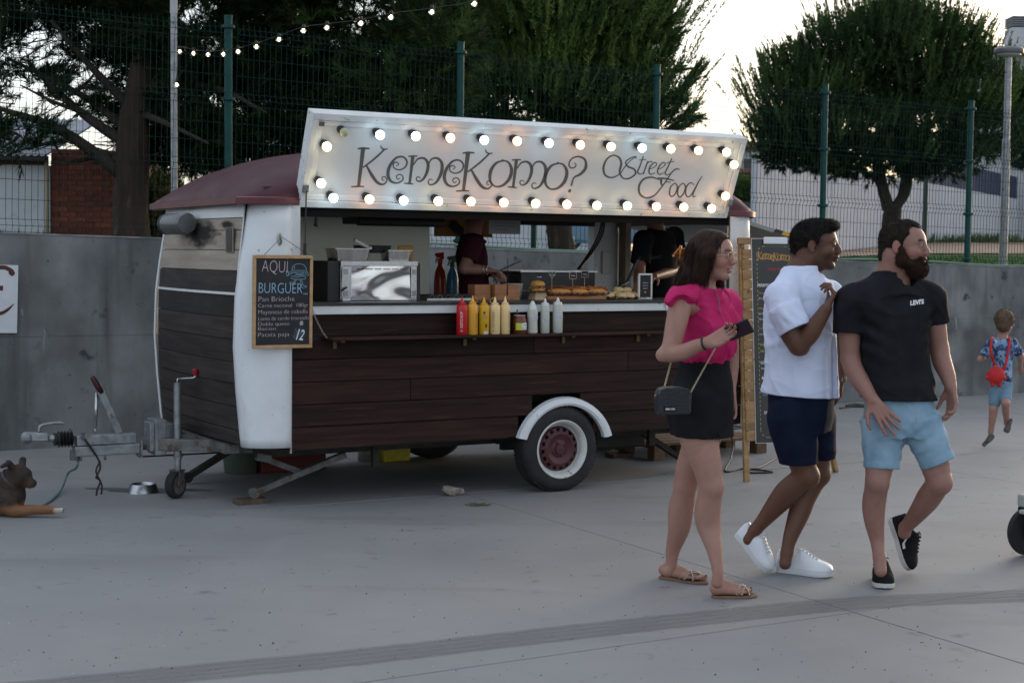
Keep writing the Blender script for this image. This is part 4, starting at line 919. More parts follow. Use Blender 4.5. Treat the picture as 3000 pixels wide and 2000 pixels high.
btxt('12', 715, 1345, 165, CHALKW, .62, .012, .25, -.15); btxt('00', 800, 1140, 62, CHALKW, .6, .01, .2, .15)
mb = MB()
def bs(pts, w=5, close=False):
    pts = [bt(*p) for p in pts]; 
    if len(pts) > 2: pts = [tuple(p) for p in spline(pts, 4)]
    w = w/(985-90)*bw_
    for a, b in zip(pts, pts[1:]): mb.beam((a[0],-.0008,a[1]), (b[0],-.0008,b[1]), .0006, w, up=(0,0,1) if abs(b[0]-a[0]) > abs(b[1]-a[1])*.1 else (1,0,0))
for pts in ([(672,310),(680,260),(730,220),(790,215),(850,230),(885,280),(885,312)], [(672,312),(885,316)], [(672,340),(880,345)], [(715,350),(790,372),(850,352)], [(712,385),(880,382)], [(660,400),(760,410),(820,398),(885,408)],
            [(655,420),(690,440),(800,446),(870,440),(880,415)], [(672,325),(630,345),(590,330)], [(690,345),(630,375),(600,390)], [(585,320),(612,318),(618,390),(590,380),(585,320)], [(885,320),(925,360),(930,395)], [(880,350),(915,395)],
            [(720,445),(690,500)], [(740,450),(712,505)], [(690,500),(650,490),(640,515),(700,520),(715,500)], [(790,450),(820,530)], [(815,450),(842,525)], [(820,530),(885,545),(890,560),(835,575),(820,545)], [(700,290),(715,250)]): bs(pts, 4.2)
obj('chalk_drawing', mb, CHALKB, cb)
mb2 = mb; mb = MB()
for k in range(9): bs([(700+k*18, 1330-k*3), (740+k*16, 1180+(k%3)*16)], 5)
obj('chalk_smudge', mb, mat('chalk_smear', (.25,.33,.45), rough=.9, alpha=.35), cb)
hk2 = (hk[0]-q00[0], .02, hk[2]-q00[2]+.012)
obj('hanging_cord', MB().tube([(.07, .0, bh_), hk2, (bw_-.02, .0, bh_)], .0018, 5), BLACK, cb)

# ---------- sauce bottles on the shelf
SH = 1.0603
def bottle(x, ybot, ytop, wpx, body, cap, label, kind='squeeze', caplab=None, rot=0., glossy=.35):
    q = vpt(x, ybot, -.10); t = vpt(x, ytop, -.10); H = t[2]-q[2]; r = wpx/441*.99/2*(10.06/ (10.06-.3))/1.0
    b = thing('sauce_bottle', q[0], -.10, SH, label, 'sauce bottle', 'sauce bottles on the trailer shelf', rot)
    if kind == 'squeeze': prof = [(r*.9,0),(r,.006),(r,.004+H*.62),(r*.98,H*.74),(r*.86,H*.775),(r*.62,H*.785)]; cp = [(r*.66,H*.775),(r*.68,H*.84),(r*.36,H*.85),(r*.22,H*.93),(r*.11,H*.985),(r*.05,H)]
    elif kind == 'dome': prof = [(r*.88,0),(r,.006),(r*.93,H*.35),(r,H*.7),(r*.92,H*.74)]; cp = [(r*.8,H*.735),(r*.78,H*.80),(r*.45,H*.93),(r*.25,H*.99),(r*.2,H)]
    elif kind == 'clear': prof = [(r*.88,0),(r,.006),(r,H*.45),(r*.97,H*.72),(r*.9,H*.80)]; cp = [(r*.88,H*.79),(r*.84,H*.86),(r*.35,H*.885),(r*.2,H*.97),(r*.14,H)]
    obj('bottle_body', MB().lathe(prof, 24), body, b, smooth=True, auto=35); obj('nozzle_cap', MB().lathe(cp, 20), cap, b, smooth=True, auto=35)
    if kind == 'squeeze' and caplab: obj('nozzle_strap', MB().tube(spline([(r*.6,-.0,H*.80),(r*1.0,0,H*.87),(r*.85,0,H*.94),(r*.1,0,H*.985)] if caplab > 0 else [(-r*.6,-.0,H*.80),(-r*1.0,0,H*.87),(-r*.85,0,H*.94),(-r*.1,0,H*.985)], 4), .0012, 5), cap, b, smooth=True)
    return b, r, H
def wraptext(b, r, s, z0, h, m, a0=0., bold=.0, vert=True, sx=1.):
    # text wrapped round the bottle; vertical text reads upward; a0 = angle from the front (towards -y)
    cu = bpy.data.curves.new('t', 'FONT'); cu.body = s; cu.size = 1; cu.offset = bold; cu.resolution_u = 2
    t = bpy.data.objects.new('t', cu); COL.objects.link(t); bpy.context.view_layer.update()
    me = bpy.data.meshes.new_from_object(t.evaluated_get(bpy.context.evaluated_depsgraph_get())); bpy.data.objects.remove(t)
    co = np.array([v.co[:] for v in me.vertices]); co -= co.min(0); Lx = co[:,0].max(); Ly = co[:,1].max() or 1
    if vert: z = z0 + co[:,0]/Lx*h; arc = -(co[:,1]-Ly/2)/Lx*h*sx
    else: z = z0 + co[:,1]/Ly*h; arc = (co[:,0]-Lx/2)/Ly*h*sx
    th_ = a0 + arc/r; rr = r + .0007
    for v, zz, tt in zip(me.vertices, z, th_): v.co = (rr*math.sin(tt), -rr*math.cos(tt), zz)
    me.materials.clear(); me.materials.append(m); me.name = 'printed_lettering'; return link('printed_lettering', me, b)
def wrap_label(b, r, z0, z1, a0, a1, m, name='paper_label'):
    n = 10; rows = [[((r+.0005)*math.sin(t), -(r+.0005)*math.cos(t), z) for t in np.linspace(a0, a1, n)] for z in (z0, z1)]
    return obj(name, MB().grid(rows), m, b)
def plast(n, c, r=.35, **k): return mat(n, tuple(x*.85 for x in c), c, 3, rough=r, rvar=.05, **k)
KR, MU, MY = plast('ketchup_red', (.50,.010,.012)), plast('mustard_orange', (.72,.36,.035)), plast('mayo_cream', (.80,.58,.28)); MUY = plast('mustard_yellow', (.62,.34,.01))
INKW, INKB, INKBL = mat('white_ink', (.7,.7,.7), rough=.6), mat('brown_ink', (.05,.03,.02), rough=.6), mat('blue_ink', (.10,.09,.25), rough=.6)
MILK = plast('pale_sauce', (.50,.49,.44)); MILK2 = plast('clear_green_white', (.50,.52,.46)); TRW = plast('frosted_cap', (.62,.64,.63), .3); PAP = mat('paper_label', (.55,.57,.62), rough=.7)
P0 = vpt(1353,977)
b, r, H = bottle(1353, 977, 866, 31, KR, KR, 'red squeeze bottle marked KETCHUP, leftmost on the trailer shelf'); wraptext(b, r, 'II  KETCHUP', .022, .125, INKW, -.55)
b, r, H = bottle(1384, 976, 862, 29, MU, MU, 'orange-yellow squeeze bottle marked MOSTAZA beside the red ketchup', caplab=1); wraptext(b, r, 'II  MOSTAZA', .022, .115, INKB, .35)
b, r, H = bottle(1417, 976, 867, 30, MUY, MUY, 'dark yellow mustard bottle with black diamond and barcode label'); 
wrap_label(b, r, .105, .125, -.75, -.05, mat('grey_label', (.35,.24,.08), rough=.6)); 
obj('printed_mark', MB().add([( (r+.001)*math.sin(a), -(r+.001)*math.cos(a), z) for a, z in ((-.65,.138),(-.42,.149),(-.20,.138),(-.42,.127))], [(0,1,2,3)]).add([((r+.001)*math.sin(a), -(r+.001)*math.cos(a), z) for a, z in ((-.95,.1),(.1,.1),(.1,.104),(-.95,.104))], [(0,1,2,3)]), INKB, b)
wrap_label(b, r, .045, .068, -.25, .2, mat('barcode_patch', (.10,.06,.02), rough=.6), 'barcode'); wrap_label(b, r, .004, .022, -.5, .35, PAP)
b, r, H = bottle(1449, 975, 866, 30, MY, MY, 'cream MAYONESA bottle next to the dark yellow mustard, strap on its nozzle', caplab=-1); wraptext(b, r, 'II  MAYONESA', .020, .128, INKB, -.75)
b, r, H = bottle(1479, 975, 865, 28, MY, MY, 'cream MAYONESA bottle, last of the five coloured bottles, before the sauce jar'); wraptext(b, r, 'II  MAYONESA', .020, .128, INKB, .45)
b, r, H = bottle(1559.5, 973, 878, 30, MILK, TRW, 'milky sauce bottle with domed cap just right of the brown jar', 'dome'); wrap_label(b, r*.99, .095, .120, -.6, 1.1, PAP); wraptext(b, r, 'MAYONESA', .112, .006, INKBL, .3, .02, False); wraptext(b, r, 'Pimiento Asado', .099, .007, INKBL, .25, .02, False)
b, r, H = bottle(1596, 973, 871, 26, MILK2, TRW, 'slim frosted sauce bottle with handwritten label, middle of the three pale ones', 'clear'); wrap_label(b, r, .072, .097, -1., 1.1, PAP); wraptext(b, r, 'MAYONESA', .087, .007, INKB, .0, .02, False); wraptext(b, r, 'Chimichurri', .075, .008, INKB, .1, .02, False)
b, r, H = bottle(1633, 972, 868, 29, MILK2, TRW, 'frosted sauce bottle with stepped cap at the right end of the shelf row', 'clear'); wrap_label(b, r, .092, .120, -1., 1.1, PAP); wraptext(b, r, 'MAYONESA', .108, .007, INKBL, -.1, .02, False); wraptext(b, r, 'de Cilantro', .096, .008, INKBL, -.1, .02, False)
q = vpt(1522, 973, -.10); j = thing('sauce_jar', q[0], -.10, SH, 'glass jar of brown sauce with a spoon in it, between cream and milky bottles', 'jar')
JR = .0465/1.0; 
obj('jar_glass', MB().lathe([(.040,0),(.044,.006),(.044,.090),(.036,.104),(.036,.118)], 28, caps=False), plast('jar_brown', (.14,.035,.012), .12), j, smooth=True, auto=40)
obj('sauce', MB().lathe([(.001,.108),(.035,.108)], 20, caps=False), mat('sauce_brown', (.10,.02,.008), rough=.3), j); obj('jar_rim', MB().tube([(.037*math.cos(a), .037*math.sin(a), .117) for a in np.linspace(0, 2*PI, 25)[:-1]], .003, 6, closed=True), mat('clear_rim', (.35,.30,.27), rough=.1), j, smooth=True)
wrap_label(j, .0445, .025, .070, -1.1, -.1, mat('green_yellow_label', (.45,.50,.05), rough=.6)); wrap_label(j, .0452, .027, .070, -.15, 1.15, mat('white_label', (.62,.65,.70), rough=.6)); wraptext(j, .0455, 'Pebre', .052, .011, INKB, .45, .0, False); wraptext(j, .0455, 'salsa chilena', .034, .008, INKB, .45, .0, False)
obj('spoon', MB().beam((-.012,-.0,.10),(-.016,.004,.150), .010, .003).ball((-.016,.004,.148), .008, 10, sc=(1,.35,1)), mat('wooden_spoon', (.12,.07,.04), rough=.6), j)

# ---------- oven, trays and kitchen gear on the counter
CT = 1.2663
qa, qb = vpt(1000, 882, .20), vpt(1221, 880, .20); qt = vpt(1221, 766, .20)[2]-CT
ov = thing('toaster_oven', qa[0], .20, CT, 'polished steel countertop oven seen from the back, trays stacked on it', 'oven'); ow = qb[0]-qa[0]
obj('back_panel', MB().grid([[(x, .004+.0014*math.sin(x*14+3*math.sin(z*17))+.0011*math.sin(z*27+4*math.sin(x*9+1)), z) for x in np.linspace(0, ow, 30)] for z in np.linspace(.006, qt-.03, 14)]), STEEL, ov, smooth=True)
obj('casing', MB().box(0, ow, .0125, .30, .006, qt), STEELB, ov, bev=.004); obj('top_edge', MB().box(-.004, ow+.004, -.004, .0, qt-.028, qt), STEELB, ov)
obj('side_panel', MB().box(-.085, -.001, .02, .31, .0, qt), BLACKM, ov, bev=.004); obj('side_panel', MB().box(ow+.001, ow+.035, .02, .31, .0, qt-.01), BLACKM, ov, bev=.004)
for x in (0.004, ow-.044): 
    vpn = obj('vent_panel', MB().box(x, x+.040 if x > .1 else x+.062, -.005, -.0005, .02, qt-.035), STEELB, ov, bev=.001)
    for k in range(4):
        for z in (.03, qt-.085): obj('slot', MB().box(x+.008+k*.008, x+.011+k*.008, -.0058, -.0052, z, z+.035), BLACK, vpn)
for k in range(6): obj('slot', MB().box(.11+k*.06, .155+k*.06, -.0012, -.0002, qt-.052, qt-.047), BLACK, ov)
obj('rating_plate', MB().box(.006, .058, -.007, -.0055, .003, .019), PAP, ov); obj('handle', MB().tube([(-.005,-.012,.065),(.03,-.02,.09)], .006, 8), BLACK, ov, smooth=True)
STL = mat('tray_steel', (.45,.44,.42), (.52,.51,.49), 12, rough=.25, metal=1.)
def gastro(u, v, z, w, d, h, lab, rz=0.):
    t = thing('steel_tray', u, v, z, lab, 'food tray', 'steel trays on the oven', rz); mb = MB(); rows = []
    def rr(x, y, z, r=.03):
        P = []
        for cx, cy, a0 in ((x-r,y-r,0),(-x+r,y-r,90),(-x+r,-y+r,180),(x-r,-y+r,270)):
            for k in range(5): a = math.radians(a0+k*22.5); P.append((cx+r*math.cos(a), cy+r*math.sin(a), z))
        return P
    rows = [rr(w/2*.80, d/2*.80, .002), rr(w/2*.82, d/2*.82, .0), rr(w/2*.92, d/2*.9, h-.004), rr(w/2, d/2, h), rr(w/2, d/2, h-.004)]
    mb.grid(rows, 0, True); mb.add(rows[0], [tuple(range(20))]); obj('pan', mb, STL, t, smooth=True, auto=35); return t
oz = CT + qt + .001
gastro(-1.40, .30, oz, .27, .20, .078, 'deep steel tray at the left end on top of the oven')
gastro(-1.05, .33, oz, .19, .16, .070, 'steel tray at the right end on top of the oven')
t = thing('serving_spoon', -1.30, .28, oz+.085, 'white-handled spoon lying across the steel trays', 'spoon')
obj('handle', MB().tube([(-.07,-.02,.045),(.02,.0,.005),(.06,.01,-.002)], [.014,.011,.008], 10), mat('white_handle', (.5,.5,.5), rough=.4), t, smooth=True)
t = thing('cutting_board', -.90, .44, oz, 'amber plastic board standing behind the trays on the oven', 'board'); obj('slab', MB().box(-.08,.03,0,.012,0,.10), mat('amber_plastic', (.35,.15,.01), rough=.4), t, bev=.004)
t = thing('frying_pan', -1.16, .45, oz, 'dark pan standing behind the steel trays on the oven', 'pan'); obj('pan', MB().lathe([(.11,0),(.125,.05),(.12,.05),(.105,.006)], 24, o=(0,0,.05)), BLACKM, t, smooth=True, auto=40)
def spray(px, yb, yt, v, m, trig, lab, liquid=None):
    q = vpt(px, yb, v); H = vpt(px, yt, v)[2]-q[2]; base = .926; H = q[2]+H-base
    s = thing('spray_bottle', q[0], v, base, lab, 'spray bottle')
    obj('bottle_body', MB().lathe([(.042,0),(.046,.01),(.046,H*.66),(.038,H*.78),(.018,H*.85),(.016,H*.88)], 20), m, s, smooth=True)
    if liquid: pass
    obj('trigger_head', MB().lathe([(.020,H*.87),(.020,H*.92),(.014,H*.93)], 16).hexa([(-.035,-.014,H*.95),(.028,-.014,H*.92),(.028,.014,H*.92),(-.035,.014,H*.95),(-.04,-.014,H*.985),(.022,-.014,H),(.022,.014,H),(-.04,.014,H*.985)]).beam((-.022,0,H*.95),(-.038,0,H*.88),.012,.008), trig, s, bev=.003)
spray(1289, 850, 738, 1.25, mat('red_liquid', (.30,.03,.012), rough=.25), mat('red_trigger', (.45,.02,.02), rough=.4), 'spray bottle of red cleaner with red trigger, behind the counter')
spray(1325, 850, 748, 1.25, mat('blue_liquid', (.05,.22,.36), rough=.2), mat('green_trigger', (.01,.10,.04), rough=.4), 'spray bottle of blue cleaner with green trigger beside the maroon-shirted cook')
t = thing('knife_block', -.62, 1.3, .926, 'dark utensil holder with blue handled tools beside the red spray bottle', 'utensil holder'); obj('holder', MB().box(-.04,.04,-.03,.03,0,.30), BLACKM, t, bev=.006); obj('utensil', MB().tube([(.0,-.035,.02),(.0,-.035,.33)], .008, 8), mat('blue_tool', (.01,.12,.35), rough=.4), t); obj('utensil', MB().tube([(-.05,-.04,.12),(-.01,-.02,.36)], .004, 6), STEELB, t)
t = thing('hot_plate', -.83, .30, CT, 'low dark griddle tray with zigzag metal rack behind the front counter', 'griddle rack')
mb = MB()
for k in range(7):
    x = k*.060; mb.hexa([(x,0,.0),(x+.004,0,0),(x+.004,.2,0),(x,.2,0),(x+.028,0,.036),(x+.032,0,.036),(x+.032,.2,.036),(x+.028,.2,.036)]).hexa([(x+.056,0,0),(x+.060,0,0),(x+.060,.2,0),(x+.056,.2,0),(x+.028,0,.036),(x+.032,0,.036),(x+.032,.2,.036),(x+.028,.2,.036)])
obj('rack', mb, GALVD, t); obj('tray', MB().box(-.02,.42,-.03,-.01,0,.012), STEELB, t)
BOX = mat('cedar_wood', (.20,.075,.03), (.34,.15,.065), 5, st=(1,1,8), rough=.5, bump=.15, bs=8)
qa, qb = vpt(1450, 873, .22), vpt(1522, 872, .22); t = thing('wooden_box', qa[0], .22, CT, 'reddish wooden napkin box with a slot on the counter', 'wooden box'); w = qb[0]-qa[0]; h = vpt(1460, 834, .22)[2]-CT
obj('front_panel', MB().box(0,w*.47,0,.010,0,h).box(w*.53,w,0,.010,0,h).box(w*.47,w*.53,0,.010,0,h*.3), BOX, t, bev=.001); obj('side_panel', MB().box(0,.01,.011,.16,0,h).box(w-.01,w,.011,.16,0,h).box(.011,w-.011,.15,.16,0,h), BOX, t)
t = thing('wooden_box', qa[0]-.13, .26, CT, 'second reddish wooden holder, in the shade left of the napkin box', 'wooden box'); obj('body', MB().box(0,.12,0,.10,0,h*1.0), BOX, t, bev=.002)
# stand with burger
STAND = mat('pale_birch', (.42,.31,.18), (.52,.40,.25), 6, rough=.55)
BUN = mat('bun_crust', (.42,.17,.035), (.62,.30,.08), 5, rough=.35, bump=.1); MEAT = mat('shredded_meat', (.13,.045,.022), (.32,.13,.06), 20, rough=.5, bump=.6, bs=60)
STRAW = mat('straw_potato', (.45,.27,.07), (.62,.40,.14), 20, rough=.6); PAPR = mat('kraft_paper', (.28,.19,.12), (.36,.25,.17), 5, rough=.8, bump=.3, bs=12); CHEE = mat('orange_cheese', (.70,.26,.04), rough=.4); YCH = mat('yellow_cheese', (.62,.42,.07), rough=.4)
q = vpt(1587, 874, .22); sx0 = q[0]; t = thing('food_stand', sx0, .22, CT, 'pale trapezoid wooden stand under the burger', 'stand')
obj('body', MB().hexa([(-.052,0,0),(.052,0,0),(.052,.10,0),(-.052,.10,0),(-.040,.01,.048),(.040,.01,.048),(.040,.09,.048),(-.040,.09,.048)]), STAND, t, bev=.002)
def crumple(par, w, d, amp, m, z=0.):
    n = 12; rows = []
    for i in range(n+1):
        for_ = []
        for k in range(n+1):
            x, y = (i/n-.5)*w, (k/n-.5)*d; e = max(abs(x)/(w/2), abs(y)/(d/2)); for_.append((x*(1-.08*e), y, z + amp*e**3*(.6+.4*math.sin(i*2.3+k*1.1)) + .004*math.sin(i*1.9)*math.cos(k*1.7)))
        rows.append(for_)
    return obj('wrapping_paper', MB().grid(rows), m, par)
bg_ = thing('burger', sx0-.005, .265, CT+.049, 'pulled meat burger with glossy bun on kraft paper on the pale stand', 'burger')
crumple(bg_, .17, .14, .012, PAPR, .004)
obj('bottom_bun', MB().lathe([(.001,.008),(.042,.008),(.047,.016),(.045,.024)], 24), BUN, bg_, smooth=True)
def shreds(par, n, rx, ry, z0, z1, m, name, L=.03, r=.0013, dome=True):
    mb = MB()
    for _ in range(n):
        a, s = random.random()*2*PI, random.random()**.5; x, y = rx*s*math.cos(a), ry*s*math.sin(a); z = z0 + (z1-z0)*random.random()*(1-.6*s*s if dome else 1)
        d = Vector((random.uniform(-1,1), random.uniform(-1,1), random.uniform(-.45,.45))).normalized()*L*random.uniform(.4,1); p = Vector((x,y,z)); mb.tube([p-d/2, p+Vector((0,0,random.uniform(-.003,.004))), p+d/2], [r*.6,r,r*.6], 4)
    return obj(name, mb, m, par)
shreds(bg_, 120, .052, .05, .022, .050, STRAW, 'straw_potatoes'); shreds(bg_, 90, .046, .045, .020, .038, MEAT, 'pulled_meat', .03, .0022)
obj('top_bun', MB().lathe([(.046,.045),(.050,.052),(.047,.064),(.036,.074),(.02,.079),(.001,.080)], 28), BUN, bg_, smooth=True); obj('cheese', MB().lathe([(.049,.044),(.052,.047),(.046,.050)], 9), YCH, bg_)
def pick(u, v, z, h, lab, shape, txt, w=.05, hh=.035, brd=True):
    p = thing('name_pick', u, v, z, lab, 'food sign', 'little signs stuck in the food'); 
    obj('stick', MB().tube([(0,0,0),(0,0,h)], .0016 if h > .05 else .0009, 6), STAND, p)
    if shape == 'rect': poly = [(-w/2,0),(w/2,0),(w/2,hh),(-w/2,hh)]
    elif shape == 'scal': poly = [(w/2*(1+.05*math.cos(8*a))*max(-1,min(1,1.25*math.cos(a))), hh/2+hh/2*(1+.06*math.cos(8*a))*max(-1,min(1,1.25*math.sin(a)))) for a in np.linspace(0,2*PI,33)[:-1]]
    elif shape == 'heart': poly = [(w/2*(16*math.sin(a)**3)/16, hh*.53+hh/2*(13*math.cos(a)-5*math.cos(2*a)-2*math.cos(3*a)-math.cos(4*a))/15) for a in np.linspace(0,2*PI,29)[:-1]]
    else: poly = [(w/2*math.cos(a), hh/2+hh/2*math.sin(a)*(1+.06*math.cos(6*a))) for a in np.linspace(0,2*PI,25)[:-1]]
    obj('plate', MB().prism(poly, lambda a, b, t_: (a, t_, h+b), 0, -.003), SLATE, p)
    if brd: obj('border', MB().tube([(a, -.003, h+b) for a, b in poly], .0022, 5, closed=True), mat('cream_border', (.42,.34,.24), rough=.7) if 'cream_border' not in bpy.data.materials else bpy.data.materials['cream_border'], p)
    text('lettering', txt, hh*.3, CHALKW, p, Matrix.Translation((0,-.0036,h+hh*.38)) @ Matrix.Rotation(PI/2,4,'X'), .0003, align='CENTER', sx=min(1, w*.8/(len(txt)*hh*.3*.6)))
    return p
pick(sx0+.005, .265, CT+.049+.08, .006, 'small round dark sign stuck in the burger bun', 'round', 'BURGER', .048, .036, False)
# board with hot dogs
q0, q1 = vpt(1597, 873, .20), vpt(1770, 873, .20); bl_ = q1[0]-q0[0]
t = thing('serving_board', q0[0]+.02, .20, CT, 'long wooden serving board under the gourmet hot dogs', 'serving board'); obj('slab', MB().box(0,bl_,0,.22,0,.024), BOX, t, bev=.003)
def hotdog(u, v, lab, top, lean=0., L=.17):
    h = thing('hot_dog', u, v, CT+.0245, lab, 'hot dog', 'hot dogs on the serving board', lean); crumple(h, .21, .16, .028, PAPR, .003)
    obj('bun', MB().ball((0,-.016,.028), 1, 20, sc=(L/2,.022,.022)).ball((0,.018,.028), 1, 20, sc=(L/2,.022,.024)), BUN, h, smooth=True); obj('sausage', MB().tube([(-L/2-.008,0,.046),(-L/2,0,.047),(0,0,.050),(L/2,0,.047),(L/2+.010,0,.046)], [.006,.013,.013,.013,.006], 12), mat('sausage_red', (.22,.045,.018), rough=.35) if 'sausage_red' not in bpy.data.materials else bpy.data.materials['sausage_red'], h, smooth=True)
    for m, n, z, rr_ in top: shreds(h, n, L*.44, .026, .046, z, m, 'topping', .022, rr_)
    return h
u1 = vpt(1640, 850, .29)[0]; u2 = vpt(1697, 850, .26)[0]; u3 = vpt(1748, 850, .30)[0]
hotdog(u1, .30, 'hot dog heaped with pulled meat, nearest the burger', [(MEAT, 220, .072, .0026)], -.5)
hotdog(u2-.005, .27, 'hot dog with orange cheese and bacon bits in the middle of the board', [(CHEE, 70, .066, .003), (MEAT, 90, .070, .0026), (YCH, 40, .062, .003)], -.6, .15)
hotdog(u3, .33, 'hot dog with visible sausage end at the right of the board', [(CHEE, 50, .066, .0035), (MEAT, 40, .066, .003)], -.35)
pick(vpt(1617,800,.30)[0], .30, CT+.07, .075, 'heart-shaped chalk sign on a stick', 'heart', 'Cerdo', .052, .046)
pick(vpt(1678,800,.29)[0], .29, CT+.07, .070, 'scalloped chalk sign on a stick behind the middle hot dog', 'scal', 'Trufado', .056, .046)
pick(vpt(1713,800,.36)[0], .36, CT+.07, .080, 'rectangular dark sign reading Valparaiso on a stick', 'rect', 'Valparaíso', .054, .042)
# bread rolls
q0, q1 = vpt(1775, 872, .22), vpt(1895, 871, .22); t = thing('bread_paper', (q0[0]+q1[0])/2, .28, CT, 'kraft paper sheet under the pale bread rolls', 'paper'); crumple(t, q1[0]-q0[0], .18, .018, PAPR, .002)
ROLL = mat('bread_roll', (.42,.29,.14), (.58,.44,.25), 6, rough=.6); rr0 = None
for k, (dx, dy, dz, a, lb) in enumerate([(-.13,.0,.026,.1,'left-most roll lying flat'),(-.05,.03,.03,-.3,'roll behind the left one'),(-.03,-.03,.024,.2,'small roll at the front'),(.045,-.03,.028,.9,'roll standing half on edge'),(.10,.0,.026,0,'right-most roll'),(.0,.04,.062,.2,'roll lying on top of the pile'),(.055,.02,.058,-.25,'upper right roll on the pile')]):
    if rr0 is None: o = obj('bread_roll', MB().lathe([(.001,-.021),(.032,-.018),(.042,-.006),(.043,.004),(.034,.017),(.015,.023),(.001,.024)], 24), ROLL, smooth=True); rr0 = o
    else: o = rr0.copy(); COL.objects.link(o)
    o.location = vworld((q0[0]+q1[0])/2+dx*.85, .28+dy, CT+dz); o.rotation_euler = (.5*a, .3*a, VA); tag(o, lb + ' in the pile of bread rolls on the counter', 'bread roll', 'pale bread rolls on the counter')
# white framed menu card
q0, q1 = vpt(1871, 868, .20), vpt(1911, 868, .20); w = q1[0]-q0[0]; h = vpt(1890, 793, .20)[2]-vpt(1890, 868, .20)[2]
t = thing('framed_card', q0[0], .20, CT, 'small white picture frame with black card standing on the counter', 'picture frame')
for a in ((0,w,0,.012),(0,w,h-.012,h),(0,.012,.0125,h-.0125),(w-.012,w,.0125,h-.0125)): obj('frame_rail', MB().box(a[0],a[1],0,.015,a[2],a[3]), WHITEF, t, bev=.002)
obj('card', MB().box(.0125,w-.0125,.005,.009,.0125,h-.0125), SLATE, t)
for k, s in enumerate(('"Disfrutamos de', 'sencillas cosas', 'tan deliciosas"')): text('lettering', s, .009, CHALKW, t, Matrix.Translation((w/2,.0045,h*.62-k*.019)) @ Matrix.Rotation(PI/2,4,'X'), .0002, align='CENTER', sx=.8)
obj('emblem', MB().ball((w/2,.0045,h*.27), .006, 10, sc=(1.4,.1,1)), CHEE, t)
# pot / bain marie and white tub
t = thing('steam_table', .06, .62, .945, 'dark steel steam table behind the food on the counter', 'steam table'); obj('basin', MB().box(0,.62,0,.30,0,.50), mat('dark_brushed', (.03,.03,.032), (.06,.06,.06), 5, rough=.4, metal=.5), t, bev=.01); obj('rim', MB().box(-.01,.63,-.01,.31,.501,.512), STEELB, t)
obj('stand_legs', MB().box(.02,.06,.02,.06,-.50,-.001).box(.56,.60,.02,.06,-.50,-.001).box(.02,.06,.24,.28,-.50,-.001).box(.56,.60,.24,.28,-.50,-.001), STEELB, t)
t = thing('plastic_tub', -.16, .55, CT, 'white plastic tub behind the wooden boxes', 'tub'); t.location = vworld(-.12, .42, CT); obj('tub', MB().lathe([(.055,0),(.068,.10),(.071,.10),(.071,.106)], 20), mat('tub_white', (.35,.37,.38), rough=.4), t, smooth=True, auto=40)
t = thing('power_cable', .55, 1.2, 1.2, 'black power cables hanging from the trailer ceiling by the window post', 'cable')
for k in range(3): 
    P = spline([vpt(1765+k*4, 640, 1.62), vpt(1752+k*6, 690, 1.55), vpt(1722+k*5, 745, 1.35), vpt(1692+k*3, 788, 1.0)], 6); obj('cable', MB().tube([(p[0]-.55, p[1]-1.2, p[2]-1.2) for p in P], .006, 6), BLACK, t, smooth=True)
t = thing('info_card', 0, 0, 0, 'hanging notice sheet above the cook\'s hands', 'notice'); a, b_ = vpt(1432, 685, .45), vpt(1525, 633, .45); t.location = vworld(a[0], .45, a[2])
obj('sheet', MB().box(0, b_[0]-a[0], 0, .004, 0, b_[2]-a[2]), mat('notice_grey', (.16,.165,.17), rough=.5), t)
for k in range(4): obj('text_line', MB().box(.04, (b_[0]-a[0])*(.85 if k < 3 else .6), -.0006, -.0001, (b_[2]-a[2])*(.75-k*.17), (b_[2]-a[2])*(.75-k*.17)+.004), mat('notice_ink', (.08,.08,.08), rough=.7) if k == 0 else bpy.data.materials['notice_ink'], t)
obj('cord', MB().tube([(.02,.002,b_[2]-a[2]),(.02,.05,1.93-a[2])], .001, 4).tube([(b_[0]-a[0]-.02,.002,b_[2]-a[2]),(b_[0]-a[0]-.02,.05,1.93-a[2])], .001, 4), BLACK, t)

# ---------- menu A-board
MP0 = at_z(2185, 1411); MP1 = at_z(2457, 1388)
pal = empty('menu_board', tuple(MP0), 0, 'tall pallet-wood easel carrying the black KemeKomo menu poster', 'menu board')
PAL = mat('pallet_wood', (.23,.125,.05), (.38,.225,.10), 5, st=(1,1,4), rough=.65, bump=.3, bs=14, rnd=.18, spots=[((.10,.045,.015), 7, .66, (1,1,1), .06)])
def mp(x, y, Y): P = at_y(x, y, Y); return Vector((P[0]-MP0[0], P[1]-MP0[1], P[2]-MP0[2]))
# board plane : leaning back, from foot line to top
Yb, Yt = MP0[1], MP0[1] + .14
def mY(y): return Yb + (1411-y)/(1411-695)*.14
L0, L1 = mp(2182, 1411, Yb), mp(2151, 697, Yt)
D_R = (mp(2345, 697, Yt+.18) - mp(2163, 697, Yt)); D_R = D_R/ D_R.length*1.0
Wb = .50; exb = Vector((.955, .297, 0)).normalized(); upb = (L1-L0).normalized(); upb = (upb - exb*upb.dot(exb)).normalized(); HB = (L1-L0).length; nb_ = exb.cross(upb).normalized()   # towards the viewer is -y
if nb_.y > 0: nb_ = -nb_
def bp(a, t_, o=0.): return L0 + exb*a + upb*t_ + nb_*o
def bbox(a0,a1,t0,t1,o0,o1): return [bp(a0,t0,o0),bp(a1,t0,o0),bp(a1,t0,o1),bp(a0,t0,o1),bp(a0,t1,o0),bp(a1,t1,o0),bp(a1,t1,o1),bp(a0,t1,o1)]
obj('leg', MB().hexa(bbox(0,.040,0,HB-.002,-.03,.0)), PAL, pal, bev=.003); obj('leg', MB().hexa(bbox(Wb-.04,Wb,0.0,HB-.002,-.03,.0)), PAL, pal, bev=.003)
